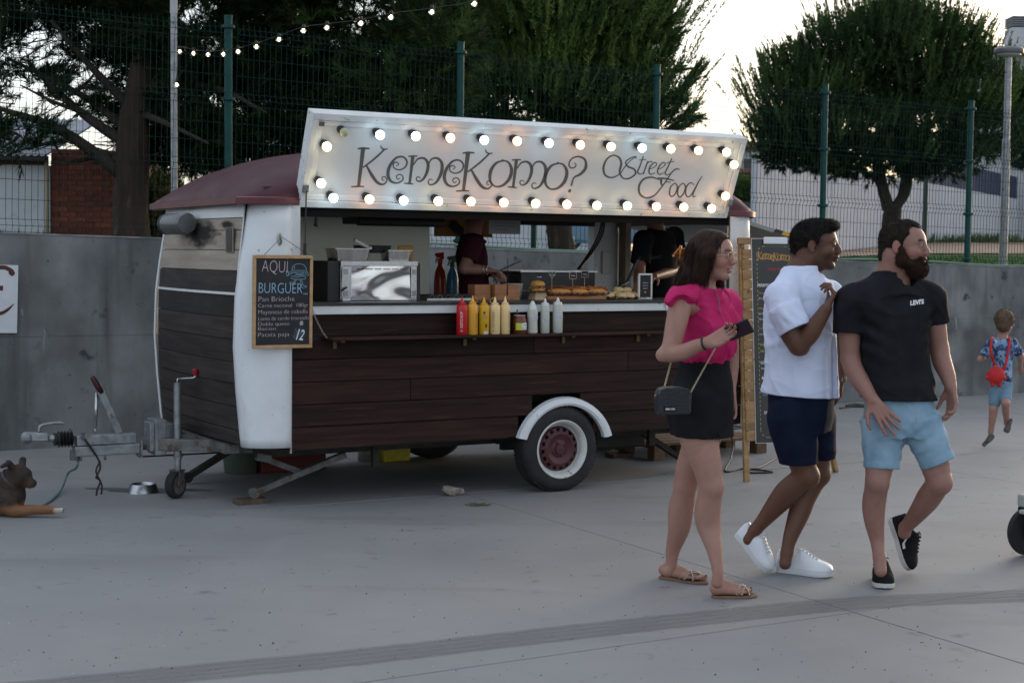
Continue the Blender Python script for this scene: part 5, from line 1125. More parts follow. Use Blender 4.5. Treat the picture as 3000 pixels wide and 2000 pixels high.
rl = bp(Wb*.5, HB*.9, -.06); obj('leg', MB().beam(bp(Wb*.86,HB*.93,-.06), Vector((MP1[0]-MP0[0], MP1[1]-MP0[1]+.1, 0)), .04, .028), PAL, pal, bev=.003)
t_ = .30*1.0; sl = .072; k = 0
t_ = (1411-1292)/(1411-697)*HB
while t_ < HB - .13:
    if not (HB*.545 < t_ < HB*.58): obj('slat', MB().hexa(bbox(.012+random.uniform(-.004,.004), Wb-.012, t_, t_+sl-.006, .001, .016)), PAL, pal, bev=.002)
    t_ += sl*.985
obj('top_slat', MB().hexa(bbox(-.02, Wb+.01, HB-.045, HB, .001, .02)), PAL, pal, bev=.003)
PSL = mat('menu_poster', (.022,.022,.024), (.032,.032,.034), 5, rough=.35)
pt0 = (1411-1298)/(1411-697)*HB; px_o, pw_ = .085, .345
obj('poster_edge', MB().hexa(bbox(px_o-.004, px_o+pw_+.004, pt0-.004, HB-.005, .017, .021)), WHITEF, pal); ps = obj('poster', MB().hexa(bbox(px_o, px_o+pw_, pt0, HB-.008, .0215, .024)), PSL, pal)
obj('poster_clip', MB().hexa(bbox(px_o+.085, px_o+.27, HB-.045, HB+.005, .0245, .045)), mat('clip_white', (.6,.62,.68), rough=.3), pal, bev=.008)
PH = HB-.008-pt0
def ptxt(s, fx, fy, h, m, sx=1., thin=0., shear=0., rot=0.):
    return text('poster_lettering', s, h*PH/.72, m, pal, frame(bp(px_o+pw_*fx, pt0+PH*(1-fy), .0246), exb, upb) @ Matrix.Rotation(rot,4,'Z'), .0003, thin, sx=sx, shear=shear)
OC = mat('ochre_print', (.55,.27,.05), rough=.5); RD = mat('red_print', (.40,.02,.02), rough=.5); WP = mat('white_print', (.65,.65,.63), rough=.5); YG = mat('lime_print', (.38,.40,.03), rough=.5); GP = mat('grey_print', (.30,.31,.32), rough=.5)
# KemeKomo? in the same brush letters as the name board
mb = MB()
lx0, lx1, lyb = 598, 2400, 660
def pconv(dx, dy):
    def f(x, y, off):
        a = px_o + pw_*(.10 + .80*(x+dx-lx0)/(lx1-lx0)); b_ = pt0 + PH*(1-.105) + (lyb-(y+dy))*pw_*.80/(lx1-lx0)*1.25; return tuple(bp(a, b_, .0247))
    return f
for g, c in ((Kg,(0,0)),(Eg,(0,0)),(Mg,(0,0)),(sh(Eg,432,26),(0,0)),(sh(Kg,803,33),(0,0)),(Og,(0,0)),(sh(Mg,-775+1568,28),(0,0)),(sh(Og,423,20),(0,0)),(sh(Qg,1568,0),(0,0))):
    for p, w in g: rib(mb, p, [q*1.5 for q in w], pconv(*c), 4)
obj('poster_lettering', mb, OC, pal)
ptxt('Street food', .32, .155, .018, RD, .8, shear=.3)
ptxt('PERRITOS GOURMET', .10, .235, .0145, WP, .86, .0006); ptxt('8', .62, .24, .035, mat('mint_print', (.25,.42,.42), rough=.5), .8); ptxt(',50', .68, .215, .012, bpy.data.materials['mint_print'])
for y, a, b_ in ((.27,'Terremoto: ','Pan tostado, Salchicha'),(.297,'','25 cm, Tomate, Aguacate'),(.345,'Valparaíso: ','Pan tostado, Salchicha'),(.372,'','de 25 cm, Queso Cheddar'),(.398,'','de queso Roquefort'),(.445,'Chiloé: ','Pan tostado, Salchicha 25'),(.472,'','cm, Lomo Cerdo')):
    if a: ptxt(a, .12, y, .0095, OC, .85)
    ptxt(b_, .12 + (.20 if a else 0), y, .0095, WP, .85)
ptxt('Adolescente: ', .13, .525, .013, YG, .8); ptxt('Infantil: ', .13, .556, .013, YG, .8); ptxt('Pan, Salchicha', .42, .556, .0095, GP, .8)
ptxt('CHIPS', .13, .615, .0145, WP, .86, .0006); ptxt('Patata frita casera', .14, .64, .0085, WP, .85)
ptxt('BURGUER', .15, .69, .0145, WP, .86, .0006)
for y, b_ in ((.72,'Pan Brioche, Carne'),(.745,'Cebolla, Tomate'),(.77,'Patata paja, Bacon')): ptxt(b_, .16, y, .0095, GP, .85)
ptxt('DULCE', .19, .86, .0145, WP, .86, .0006); ptxt('- Alfajor', .20, .885, .0095, GP, .85)
mb = MB(); rr_ = .06
per = [(x, .035) for x in np.linspace(.035+rr_, pw_-.035-rr_, 22)] + [(pw_-.035-rr_+rr_*math.sin(a), .035+rr_-rr_*math.cos(a)) for a in np.linspace(0,PI/2,6)] + [(pw_-.035, z) for z in np.linspace(.035+rr_, PH-.05-rr_, 80)] + [(pw_-.035-rr_+rr_*math.cos(a), PH-.05-rr_+rr_*math.sin(a)) for a in np.linspace(0,PI/2,6)] + [(x, PH-.05) for x in np.linspace(pw_-.035-rr_, .035+rr_, 22)] + [(.035+rr_-rr_*math.sin(a), PH-.05-rr_+rr_*math.cos(a)) for a in np.linspace(0,PI/2,6)] + [(.035, z) for z in np.linspace(PH-.05-rr_, .035+rr_, 80)] + [(.035+rr_-rr_*math.cos(a), .035+rr_-rr_*math.sin(a)) for a in np.linspace(0,PI/2,6)]
for k in range(0, len(per)-1, 2):
    a, b_ = per[k], per[k+1]; A, B_ = bp(px_o+a[0], pt0+a[1], .0247), bp(px_o+b_[0], pt0+b_[1], .0247)
    if (A-B_).length > 1e-4: mb.beam(A, B_, .0035, .0006, up=nb_)
obj('dashed_border', mb, mat('dash_print', (.42,.36,.12), rough=.5), pal)

# ---------- ground things round the trailer
def gthing(name, x, y, label, cat, rz=0., group=None): return empty(name, tuple(at_z(x, y)), rz, label, cat, group)
t = gthing('wooden_pallet', 1965, 1335, 'low wooden pallet on the ground behind the walking woman', 'pallet', VA)
GW = mat('old_pallet_wood', (.10,.055,.028), (.17,.10,.055), 5, st=(6,1,4), rough=.8, bump=.3, bs=14, rnd=.25)
for k in range(6): obj('board', MB().box(-.30, .80, -.20+k*.135, -.20+k*.135+.105, .115, .135), GW, t, bev=.002)
for x in (-.30, .20, .70):
    for y in (-.20, .20, .52): obj('block', MB().box(x, x+.10, y, y+.095, .0, .093), GW, t, bev=.003)
for x in (-.30, .20, .70): obj('runner', MB().box(x, x+.10, -.20, .615, .0935, .1145), GW, t)
def block(x, y, w, d, h, lab, rz=VA):
    t = gthing('wood_block', x, y, lab, 'wood block', rz, 'wood blocks under the trailer steadies'); obj('block', MB().box(-w/2,w/2,-d/2,d/2,0,h), mat('block_wood', (.06,.04,.03), (.12,.08,.055), 6, st=(5,1,1), rough=.8) if 'block_wood' not in bpy.data.materials else bpy.data.materials['block_wood'], t, bev=.004)
block(733, 1474, .20, .10, .034, 'brown wood block under the front corner steady'); block(1815, 1337, .20, .12, .03, 'wood block under the rear corner steady, near the pallet')
t = gthing('metal_bowl', 420, 1441, 'steel dog bowl beside the jockey wheel', 'bowl'); obj('bowl', MB().lathe([(.105,0),(.100,.006),(.083,.052),(.078,.056),(.073,.052),(.060,.015),(.001,.012)], 36), STEELB, t, smooth=True, auto=50); obj('water', MB().lathe([(.001,.038),(.070,.038)], 24, caps=False), mat('water', (.02,.025,.03), rough=.05), t)
def tub(x, y, r, h, m, lab, lidm=None):
    t = gthing('storage_tub', x, y, lab, 'tub'); obj('tub', MB().lathe([(r*.85,0),(r*.88,.004),(r,h),(r*.97,h)], 24), m, t, smooth=True, auto=40)
    if lidm: obj('lid', MB().lathe([(r*1.02,h+.001),(r*1.03,h+.02),(r*.9,h+.024)], 24), lidm, t, smooth=True, auto=40)
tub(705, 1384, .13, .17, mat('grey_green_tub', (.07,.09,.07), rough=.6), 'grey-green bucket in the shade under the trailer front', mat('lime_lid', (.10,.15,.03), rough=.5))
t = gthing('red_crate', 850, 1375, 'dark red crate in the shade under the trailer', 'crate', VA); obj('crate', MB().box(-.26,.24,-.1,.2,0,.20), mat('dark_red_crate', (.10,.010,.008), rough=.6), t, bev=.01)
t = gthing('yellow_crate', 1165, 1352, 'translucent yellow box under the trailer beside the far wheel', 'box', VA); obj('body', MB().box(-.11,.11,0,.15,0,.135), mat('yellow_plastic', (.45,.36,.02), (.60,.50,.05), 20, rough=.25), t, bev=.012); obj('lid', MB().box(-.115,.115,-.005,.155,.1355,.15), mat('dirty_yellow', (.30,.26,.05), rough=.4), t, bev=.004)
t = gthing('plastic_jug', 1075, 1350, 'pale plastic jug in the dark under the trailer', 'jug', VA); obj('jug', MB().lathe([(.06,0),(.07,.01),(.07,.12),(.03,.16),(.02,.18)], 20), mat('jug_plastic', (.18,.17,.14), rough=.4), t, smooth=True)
# dropped paper cup and plant litter
p = at_z(1330, 1452); t = gthing('paper_scrap', 1330, 1452, 'crumpled pale paper scrap on the ground in front of the trailer', 'litter'); n = 14; rows = []
for i in range(9):
    a = i/8*4.6 + .3; rows.append([((.045+.012*math.sin(k*1.7+i))*math.cos(a)*(1+.25*k), (.030+.01*math.cos(i*2.1))*math.sin(a)*(1+.2*k), .004+.017*k + .008*math.sin(i*1.3+k)) for k in range(4)])
o = obj('scrap', MB().grid(rows), mat('scrap_paper', (.22,.16,.13), (.36,.31,.28), 30, rough=.8), t, smooth=True); m = o.modifiers.new('t', 'SOLIDIFY'); m.thickness = .002
mb = MB(); p = at_z(1398, 1480)
for k in range(90):
    a = random.random()*2*PI; s = random.random()**.7*.07; x, y = p[0]+s*1.3*math.cos(a), p[1]+s*.9*math.sin(a); L_ = random.uniform(.01,.035); d = random.gauss(.3,.6)
    mb.beam((x,y,.003+random.random()*.008), (x+L_*math.cos(d),y+L_*math.sin(d),.003+random.random()*.010), .003, .0012)
obj('pine_litter', mb, mat('litter_needles', (.06,.05,.015), (.14,.12,.05), 30, rough=.9), kind='stuff')
# black cables on the ground by the menu board
def gcable(pts, r, lab, seg=8):
    P = [at_z(x, y, z_) for x, y, z_ in pts]; o = obj('cable', MB().tube(spline(P, seg), r, 6), BLACK, smooth=True); return tag(o, lab, 'cable')
gcable([(2130,1190,.35),(2137,1262,.22),(2148,1300,.10),(2140,1345,.02),(2125,1380,.008),(2180,1372,.008),(2240,1378,.008),(2262,1382,.008),(2200,1384,.008),(2190,1376,.008),(2230,1366,.008),(2290,1330,.008)], .007, 'black cable looping on the ground around the menu board leg')
gcable([(2130,1258,.01),(2180,1250,.01),(2200,1240,.012),(2150,1238,.012),(2140,1246,.012),(2200,1252,.01),(2280,1268,.008)], .008, 'coiled black cable behind the menu board')
gcable([(2460,1196,.008),(2500,1190,.008),(2530,1186,.01),(2500,1184,.012),(2480,1189,.01),(2545,1192,.008)], .009, 'loose black cable on the ground near the wall, between the two men')
# dog leash from drawbar
P = [vworld(-2.93,.95,.285), vworld(-2.95,.93,.22), at_z(200,1385,.10), at_z(175,1440,.02), at_z(130,1478,.008), at_z(85,1490,.006)]
o = obj('leash', MB().tube(spline(P, 8), .008, 6), mat('teal_cord', (.08,.16,.17), rough=.6), smooth=True); tag(o, 'teal cord leash running from the trailer drawbar to the dog', 'leash')
# ---------- string light
sl_ = [(1090,9,11.0),(992,28,11.2),(898,40,11.45),(829,54,11.7),(751,64,11.9),(697,71,12.1),(641,91,12.3),(589,108,12.5),(547,119,12.7),(513,125,12.85),(478,126,13.05),(444,123,13.2),(413,119,13.35),(406,195,13.38)]
so2 = at_y(413*1.2755, 119*1.2755-14, 13.35); st_ = empty('string_light', tuple(so2), 0, 'string of small clear bulbs from the steel post up across the pines', 'string lights')
mb = MB(); W_p = [at_y(1330, -42, 10.5)] + [at_y(x*1.2755, y*1.2755-11, Y) for x, y, Y in sl_[:-1]] + [at_y(520, 200, 13.37), at_y(516, 238, 13.38)]
obj('wire', MB().tube([Vector(p)-Vector(so2) for p in spline(W_p, 4)], .0035, 5), BLACK, st_, smooth=True)
GB = mat('clear_bulb_glass', (.9,.88,.82), rough=.05, trans=.9, rvar=0, alpha=.55); FIL = mat('filament', (1,.9,.7), emit=(1,.82,.55), es=5, rvar=0); bme = None
for x, y, Y in sl_:
    p = at_y(x*1.2755, y*1.2755, Y)
    if bme is None:
        mb = MB().ball((0,0,0), .0225, 16, 0).ball((0,0,.0), .0085, 10, 1, (1,1,1.5)).lathe([(.011,.019),(.013,.03),(.011,.05)], 10, mi=2); o = obj('bulb', mb, [GB, FIL, BLACK], st_, smooth=True); bme = o.data
    else: o = link('bulb', bme, st_)
    o.location = Vector(p) - Vector(so2)
# ================================================================ sculpting : smooth-blended volumes turned into one continuous surface
class Vol:
    def __init__(s, lo, hi, st, fine=()):     # fine: list of (axis, a, b, step)
        ax = []
        for i in range(3):
            p = [lo[i]]
            while p[-1] < hi[i]:
                h = st
                for (k, a, b, fs) in fine:
                    if k == i and a <= p[-1] <= b: h = min(h, fs)
                p.append(p[-1] + h)
            ax.append(np.array(p, np.float32))
        s.ax = ax; s.D = np.full([len(a) for a in ax], .5, np.float32)
    def _box(s, lo, hi):
        r = []
        for i in range(3):
            a = np.searchsorted(s.ax[i], lo[i]); b = np.searchsorted(s.ax[i], hi[i]); r.append(slice(max(0, a-1), min(len(s.ax[i]), b+1)))
        return r
    def _ev(s, f, lo, hi, pad):
        sl = s._box([l-pad for l in lo], [h+pad for h in hi]); x, y, z = (s.ax[i][sl[i]] for i in range(3))
        if min(len(x), len(y), len(z)) == 0: return None, None
        return tuple(sl), f(x[:,None,None], y[None,:,None], z[None,None,:])
    def add(s, f, k=.01):
        g, lo, hi = f; sl, d = s._ev(g, lo, hi, k + .02)
        if sl is None: return s
        A = s.D[sl]; h = np.clip(.5 + .5*(A-d)/max(k, 1e-5), 0, 1); s.D[sl] = A*(1-h) + d*h - k*h*(1-h); return s
    def sub(s, f, k=.005):
        g, lo, hi = f; sl, d = s._ev(g, lo, hi, k + .01)
        if sl is None: return s
        A = s.D[sl]; d = -d; h = np.clip(.5 - .5*(A-d)/max(k, 1e-5), 0, 1); s.D[sl] = A*(1-h) + d*h + k*h*(1-h); return s
    def cut(s, p, n):                  # keep the side opposite to n
        x, y, z = s.ax; n = np.array(n, float); n /= np.linalg.norm(n)
        d = (x[:,None,None]-p[0])*n[0] + (y[None,:,None]-p[1])*n[1] + (z[None,None,:]-p[2])*n[2]; s.D = np.maximum(s.D, d.astype(np.float32)); return s
    def disp(s, f, band=.03):
        x, y, z = s.ax; m = np.abs(s.D) < band; i, j, k = np.nonzero(m); s.D[m] -= f(x[i], y[j], z[k]).astype(np.float32); return s
    def mesh(s):
        D = s.D; X, Y, Z = s.ax; I = D < 0
        c = I[:-1,:-1,:-1].astype(np.int8)
        for a, b, d in ((1,0,0),(0,1,0),(0,0,1),(1,1,0),(1,0,1),(0,1,1),(1,1,1)):
            c += I[a:I.shape[0]-1+a, b:I.shape[1]-1+b, d:I.shape[2]-1+d]
        act = np.nonzero((c > 0) & (c < 8)); n = len(act[0]); idx = np.full(c.shape, -1, np.int32); idx[act] = np.arange(n)
        P = np.zeros((n,3)); W = np.zeros(n); i, j, k = act
        cn = [(a,b,d) for a in (0,1) for b in (0,1) for d in (0,1)]
        for u in cn:
            for v in cn:
                if sum(abs(p-q) for p, q in zip(u, v)) != 1 or u > v: continue
                d0 = D[i+u[0], j+u[1], k+u[2]]; d1 = D[i+v[0], j+v[1], k+v[2]]; m = (d0 < 0) != (d1 < 0)
                t = np.where(m, d0/np.where(m, d0-d1, 1), 0)
                for ax_, A, q in ((0,X,i),(1,Y,j),(2,Z,k)):
                    a0 = A[q+u[ax_]]; a1 = A[q+v[ax_]]; P[:,ax_] += np.where(m, a0+(a1-a0)*t, 0)
                W += m
        P /= W[:,None]; F = []
        for ax_ in range(3):
            sh0 = [slice(None)]*3; sh1 = [slice(None)]*3; sh0[ax_] = slice(0,-1); sh1[ax_] = slice(1,None)
            A, B = I[tuple(sh0)], I[tuple(sh1)]; q = np.nonzero(A != B); o1, o2 = [(1,2),(2,0),(0,1)][ax_]
            ok = (q[o1] > 0) & (q[o2] > 0) & (q[o1] < D.shape[o1]-1) & (q[o2] < D.shape[o2]-1); q = [w[ok] for w in q]
            def g(da, db):
                w = list(q); w[o1] = w[o1]-da; w[o2] = w[o2]-db; return idx[tuple(w)]
            f = np.stack([g(1,1), g(0,1), g(0,0), g(1,0)], 1); fl = ~A[tuple(q)]; f[fl] = f[fl][:, ::-1]; F.append(f)
        return P, np.concatenate(F)
def cone(p, q, r1, r2=None):
    r2 = r1 if r2 is None else r2; p, q = np.array(p, float), np.array(q, float); d = q-p; L2 = max(d@d, 1e-9); R = max(r1, r2)
    def f(x, y, z):
        t = np.clip(((x-p[0])*d[0] + (y-p[1])*d[1] + (z-p[2])*d[2])/L2, 0, 1)
        return np.sqrt((x-p[0]-t*d[0])**2 + (y-p[1]-t*d[1])**2 + (z-p[2]-t*d[2])**2) - (r1+(r2-r1)*t)
    return f, np.minimum(p, q)-R, np.maximum(p, q)+R
def frust(p, q, r1, r2=None):        # flat-ended tapered tube
    r2 = r1 if r2 is None else r2; p, q = np.array(p, float), np.array(q, float); L_ = np.linalg.norm(q-p); d = (q-p)/L_; R = max(r1, r2)
    def f(x, y, z):
        t = (x-p[0])*d[0] + (y-p[1])*d[1] + (z-p[2])*d[2]; w = np.sqrt(np.maximum((x-p[0])**2 + (y-p[1])**2 + (z-p[2])**2 - t*t, 0)); return np.maximum(w - (r1+(r2-r1)*np.clip(t/L_, 0, 1)), np.maximum(-t, t-L_))
    return f, np.minimum(p, q)-R, np.maximum(p, q)+R
def ell(c, r, R=None):
    c, r = np.array(c, float), np.array(r, float); R = np.eye(3) if R is None else np.array(R); m = r.max()
    def f(x, y, z):
        x, y, z = x-c[0], y-c[1], z-c[2]; a = [(x*R[0][i] + y*R[1][i] + z*R[2][i]) for i in range(3)]
        k0 = np.sqrt((a[0]/r[0])**2 + (a[1]/r[1])**2 + (a[2]/r[2])**2); k1 = np.sqrt((a[0]/r[0]**2)**2 + (a[1]/r[1]**2)**2 + (a[2]/r[2]**2)**2) + 1e-6
        return k0*(k0-1)/k1
    return f, c-m, c+m
def loft(secs, yaw=0.):               # stacked elliptical sections (z, cx, cy, a, b); a lies along the yaw direction
    S = np.array(sorted(secs)); ca, sa = math.cos(yaw), math.sin(yaw); zz = np.linspace(S[0,0], S[-1,0], 80)
    T = np.array([np.interp(zz, S[:,0], S[:,i]) for i in range(1, 5)]); K = np.hanning(9); K /= K.sum()
    T = np.array([np.convolve(np.pad(t, 4, 'edge'), K, 'valid') for t in T])
    def f(x, y, z):
        g = lambda i: np.interp(z.ravel(), zz, T[i]).reshape(z.shape)
        dx, dy = x-g(0), y-g(1); a, b = g(2), g(3); u = dx*ca+dy*sa; v = -dx*sa+dy*ca
        q = (np.abs(u/a)**2.3 + np.abs(v/b)**2.3)**(1/2.3); d = (q-1)*np.minimum(a, b)
        return np.maximum(d, np.maximum(S[0,0]-z, z-S[-1,0]))
    R = S[:,3:].max(); return f, np.array([S[:,1].min()-R, S[:,2].min()-R, S[0,0]]), np.array([S[:,1].max()+R, S[:,2].max()+R, S[-1,0]])
def noi(sc, seed=0, n=5, st=(1,1,1)):
    r = np.random.RandomState(seed); K = [(r.randn(3)*sc*np.array(st), r.rand()*6.3, 1/(1+.4*i)) for i in range(n)]; tot = sum(k[2] for k in K)
    return lambda x, y, z: sum(w*np.sin(x*k[0]+y*k[1]+z*k[2]+ph + 1.3*np.sin((x*k[1]-y*k[2]+z*k[0])*.6)) for k, ph, w in K)/tot
def ridge(n, p=5): return lambda x, y, z: (1-np.minimum(np.abs(n(x, y, z))*1.6, 1))**p
def smesh(name, vol, m, par, origin, colfn=None, smooth_it=1, mats2=None):
    P, F = vol.mesh() if isinstance(vol, Vol) else vol
    for _ in range(smooth_it):        # light relaxation removes grid stepping
        A = np.zeros_like(P); C = np.zeros(len(P))
        for a, b in ((0,1),(1,2),(2,3),(3,0)):
            for u, v in ((a,b),(b,a)):
                for ax_ in range(3): A[:,ax_] += np.bincount(F[:,u], P[F[:,v],ax_], len(P))
                C += np.bincount(F[:,u], minlength=len(P))
        P = P*.5 + .5*A/np.maximum(C, 1)[:,None]
    me = bpy.data.meshes.new(name); n, fn = len(P), len(F)
    me.vertices.add(n); me.vertices.foreach_set('co', (P-np.array(origin)).astype(np.float32).ravel())
    me.loops.add(4*fn); me.loops.foreach_set('vertex_index', F.astype(np.int32).ravel())
    me.polygons.add(fn); me.polygons.foreach_set('loop_start', np.arange(0, 4*fn, 4, dtype=np.int32)); me.polygons.foreach_set('use_smooth', np.ones(fn, bool))
    me.update(calc_edges=True)
    if colfn:
        at = me.color_attributes.new('col', 'FLOAT_COLOR', 'POINT'); c = np.ones((n,4), np.float32); c[:,:3] = colfn(P); at.data.foreach_set('color', c.ravel())
    me.materials.append(m); me.validate(); o = link(name, me, par); return o
def rotz(a): c, s = math.cos(a), math.sin(a); return np.array([[c,-s,0],[s,c,0],[0,0,1.]])
def basis(f, up=(0,0,1)):             # columns: forward, left, up
    f = np.array(f, float); f /= np.linalg.norm(f); up = np.array(up, float); l = np.cross(up, f); l /= np.linalg.norm(l); return np.stack([f, l, np.cross(f, l)], 1)
class Head:
    """head space: x forward, y left, z up, metres for a 0.225 m tall head"""
    def __init__(s, c, f, k=1., up=(0,0,1), w=1.): s.c = np.array(c, float); s.R = basis(f, up); s.k = k; s.w = w
    def P(s, x, y, z): return s.c + s.R @ (np.array([x, y*s.w, z])*s.k)
    def e(s, c, r): return ell(s.P(*c), np.array([r[0], r[1]*s.w, r[2]])*s.k, s.R)
    def co(s, a, b, r1, r2=None): return cone(s.P(*a), s.P(*b), r1*s.k, (r1 if r2 is None else r2)*s.k)
    def inv(s, P): q = (P - s.c) @ s.R / s.k; q[:,1] /= s.w; return q
def add_head(V_, h, neck, nr, female=False, ears=True, nose=1., mouth=0.):
    V_.add(h.e((-.014,0,.030), (.092,.074,.083)), .01); V_.add(h.e((.032,0,.026), (.064,.066,.070)), .02)
    V_.add(h.e((.030,0,-.035), (.058,.056,.068)), .025); V_.add(h.co((-.012,.040,-.052), (.058,.014,-.086), .022, .018), .02); V_.add(h.co((-.012,-.040,-.052), (.058,-.014,-.086), .022, .018), .02)
    V_.add(h.e((.070,0,-.088), (.019,.022,.017)), .015)
    for y in (-1, 1):
        V_.add(h.e((.058,y*.038,-.022), (.026,.024,.024)), .018); V_.add(h.co((.083,y*.012,.026), (.072,y*.044,.026), .0085, .007), .012)
        V_.sub(h.e((.100,y*.031,.006), (.016,.017,.0115)), .010); V_.add(h.e((.078,y*.031,.0065), (.0145,.015,.0115)), .004)
        V_.add(h.co((.090,y*.020,.0145), (.082,y*.044,.013), .0035, .003), .004)
        V_.add(h.e((.102*nose+.0,y*.0105,-.0265), (.0105,.0075,.0075)), .006)
        if ears:
            V_.add(h.e((-.012,y*.076,.002), (.017,.0075,.029)), .006); V_.sub(h.e((-.008,y*.085,.006), (.009,.006,.016)), .004); V_.add(h.e((-.006,y*.077,-.022), (.010,.006,.009)), .004)
    V_.add(h.co((.088,0,.022), (.107*nose,0,-.017), .0085, .0115), .011); V_.add(h.e((.109*nose,0,-.021), (.0095,.0100,.0085)), .006)
    V_.add(h.co((.092,0,-.030), (.095,0,-.047), .009, .010), .010)
    V_.add(h.e((.094,0,-.0485), (.0115,.0215,.0055)), .005); V_.add(h.e((.091,0,-.0615-mouth), (.0115,.0185,.0062)), .005)
    V_.sub(h.e((.106,0,-.0552-mouth/2), (.014,.022,.0018+mouth*.5)), .002)
    V_.add(cone(h.P(-.030,0,-.045), neck, nr*1.04, nr*1.12), .03); V_.add(h.e((-.045,0,-.02), (.045,.055,.05)), .03)
    if not female: V_.add(cone(h.P(.028,0,-.085), np.array(neck)+h.R[:,0]*.035, .016, .012), .02)
def face_col(h, skin, lip, brow=(.05,.035,.03), beard=None, stub=None, blush=.0, nz=noi(70,3)):
    skin = np.array(skin)
    def f(P):
        q = h.inv(P); x, y, z = q.T; n = len(P); C = np.tile(skin, (n,1)); v = nz(*P.T)
        C *= (1 + .07*v)[:,None]; near = (np.linalg.norm(q, axis=1) < .16)
        def mix(m, c): C[:] = C*(1-m[:,None]) + np.array(c)*m[:,None]
        g = lambda cx, cy, cz, rx, ry, rz: np.clip(1.6-((x-cx)**2/rx**2+(np.abs(y)-cy)**2/ry**2+(z-cz)**2/rz**2)**.5*1.0, 0, 1)*near
        mix(g(.06,.045,-.022,.03,.02,.022)*blush, (skin[0]*1.25, skin[1]*.72, skin[2]*.72)); mix(g(-.01,.078,.0,.02,.01,.03)*.35, (skin[0]*1.25, skin[1]*.72, skin[2]*.7)); mix(g(.115,0,-.02,.018,.014,.014)*.3, (skin[0]*1.15, skin[1]*.75, skin[2]*.75))
        mix(np.clip(g(.098,0,-.0485,.02,.021,.0045)*1.6,0,1)*.8, lip); mix(np.clip(g(.096,0,-.061,.02,.018,.0055)*1.6,0,1)*.8, lip)
        bz = .0285 + .004*np.sin(np.clip((np.abs(y)-.012)/.04,0,1)*PI) ; m = np.exp(-((z-bz)/.0055)**2)*(np.abs(y) > .010)*(np.abs(y) < .050)*(x > .045)*near; mix(np.clip(m*1.4,0,1)*.95, np.array(brow)*.6); mix(np.exp(-((z-.0150)/.0028)**2)*(np.abs(np.abs(y)-.031) < .016)*(x > .06)*near*.8, (.03,.02,.018)); mix(g(.08,.031,-.006,.02,.018,.006)*.3, skin*.6); mix(np.clip(noi(9,6)(*P.T)*.5,0,1)*.35, (skin[0]*1.12, skin[1]*.86, skin[2]*.82))
        if stub is not None:
            m = np.clip((-.028-z)/.02,0,1)*np.clip((x+.015)/.02,0,1)*near*(1-g(.09,0,-.005,.05,.022,.03)); m = np.clip(m,0,1)*(z > -.11); mix(m*stub, np.array(brow)*1.2)
        return np.clip(C, 0, 1)
    return f
SKM = {}
def skin_mat(n):
    return mat(n, (.93,.93,.93), (1,1,1), 14, rough=.48, attr='col', bump=.18, bs=220, spec=.4, sss=.08, rvar=.06)
EYEM = mat('eye_white', (.42,.40,.38), rough=.15, rvar=0); IRIS = mat('iris_dark', (.02,.012,.008), rough=.1, rvar=0)
def eyes(h, par, origin, look=(1,0,0)):
    for y in (-.031, .031):
        c = h.P(.0795, y, .0055) - np.array(origin); d = h.R @ np.array(look, float)*h.k; e = c + d*.0072
        obj('eye', MB().ball(tuple(c), .0120*h.k, 14, 0).ball(tuple(e), .0066*h.k, 10, 1), [EYEM, IRIS], par, smooth=True)
def hand(V_, wrist, d, n, th_side, s=1., curl=(.35,.5,.4), spread=.10, thumb=(.7,.35), rad=.0082, fl=(.86,1.,.93,.74)):
    """d: wrist->knuckles, n: the way the fingers curl (palm side), th_side: +1/-1 thumb side along cross(d, n)"""
    w = np.array(wrist, float); d = np.array(d, float); d /= np.linalg.norm(d); n = np.array(n, float); n -= d*(n@d); n /= np.linalg.norm(n); a = np.cross(d, n)*th_side
    for j, off in enumerate((.030, .010, -.010, -.028)):
        k0 = w + a*off*.55*s; k1 = w + d*(.088-.004*abs(j-1))*s + a*off*s; V_.add(cone(k0, k1, .0135*s, .0105*s), .012)
        dd = d + a*spread*(1.2-j*.8); dd /= np.linalg.norm(dd); p = k1; ang = 0; cj = [c*(1+.12*j) for c in curl]
        for L_, r1, r2, c in ((.046,rad*1.12,rad*1.0,cj[0]),(.028,rad,rad*.92,cj[1]),(.022,rad*.92,rad*.78,cj[2])):
            ang += c; v = dd*math.cos(ang) + n*math.sin(ang); q = p + v*L_*fl[j]*s; V_.add(cone(p, q, r1*s, r2*s), .003); p = q
    t0 = w + a*.022*s + d*.015*s; t1 = t0 + (a*thumb[0] + d*.75 + n*thumb[1])*.040*s; V_.add(cone(t0, t1, .0165*s, .0125*s), .012)
    v = a*thumb[0]*.55 + d*.95 + n*thumb[1]; v /= np.linalg.norm(v); t2 = t1 + v*.034*s; v2 = v + n*.35 - a*.2; v2 /= np.linalg.norm(v2); t3 = t2 + v2*.027*s
    V_.add(cone(t1, t2, .0108*s, .0095*s), .006); V_.add(cone(t2, t3, .0095*s, .0075*s), .003)
def polycone(pts, r, n=5):
    Q = np.array(spline([np.append(np.array(p, float), q) for p, q in zip(pts, r)], n)); cs = [cone(Q[i,:3], Q[i+1,:3], Q[i,3], Q[i+1,3]) for i in range(len(Q)-1)]
    def f(x, y, z):
        d = cs[0][0](x, y, z)
        for c in cs[1:]: d = np.minimum(d, c[0](x, y, z))
        return d
    return f, np.min([c[1] for c in cs], 0), np.max([c[2] for c in cs], 0)
def limb(V_, pts, r, k=.02): V_.add(polycone(pts, r), k)
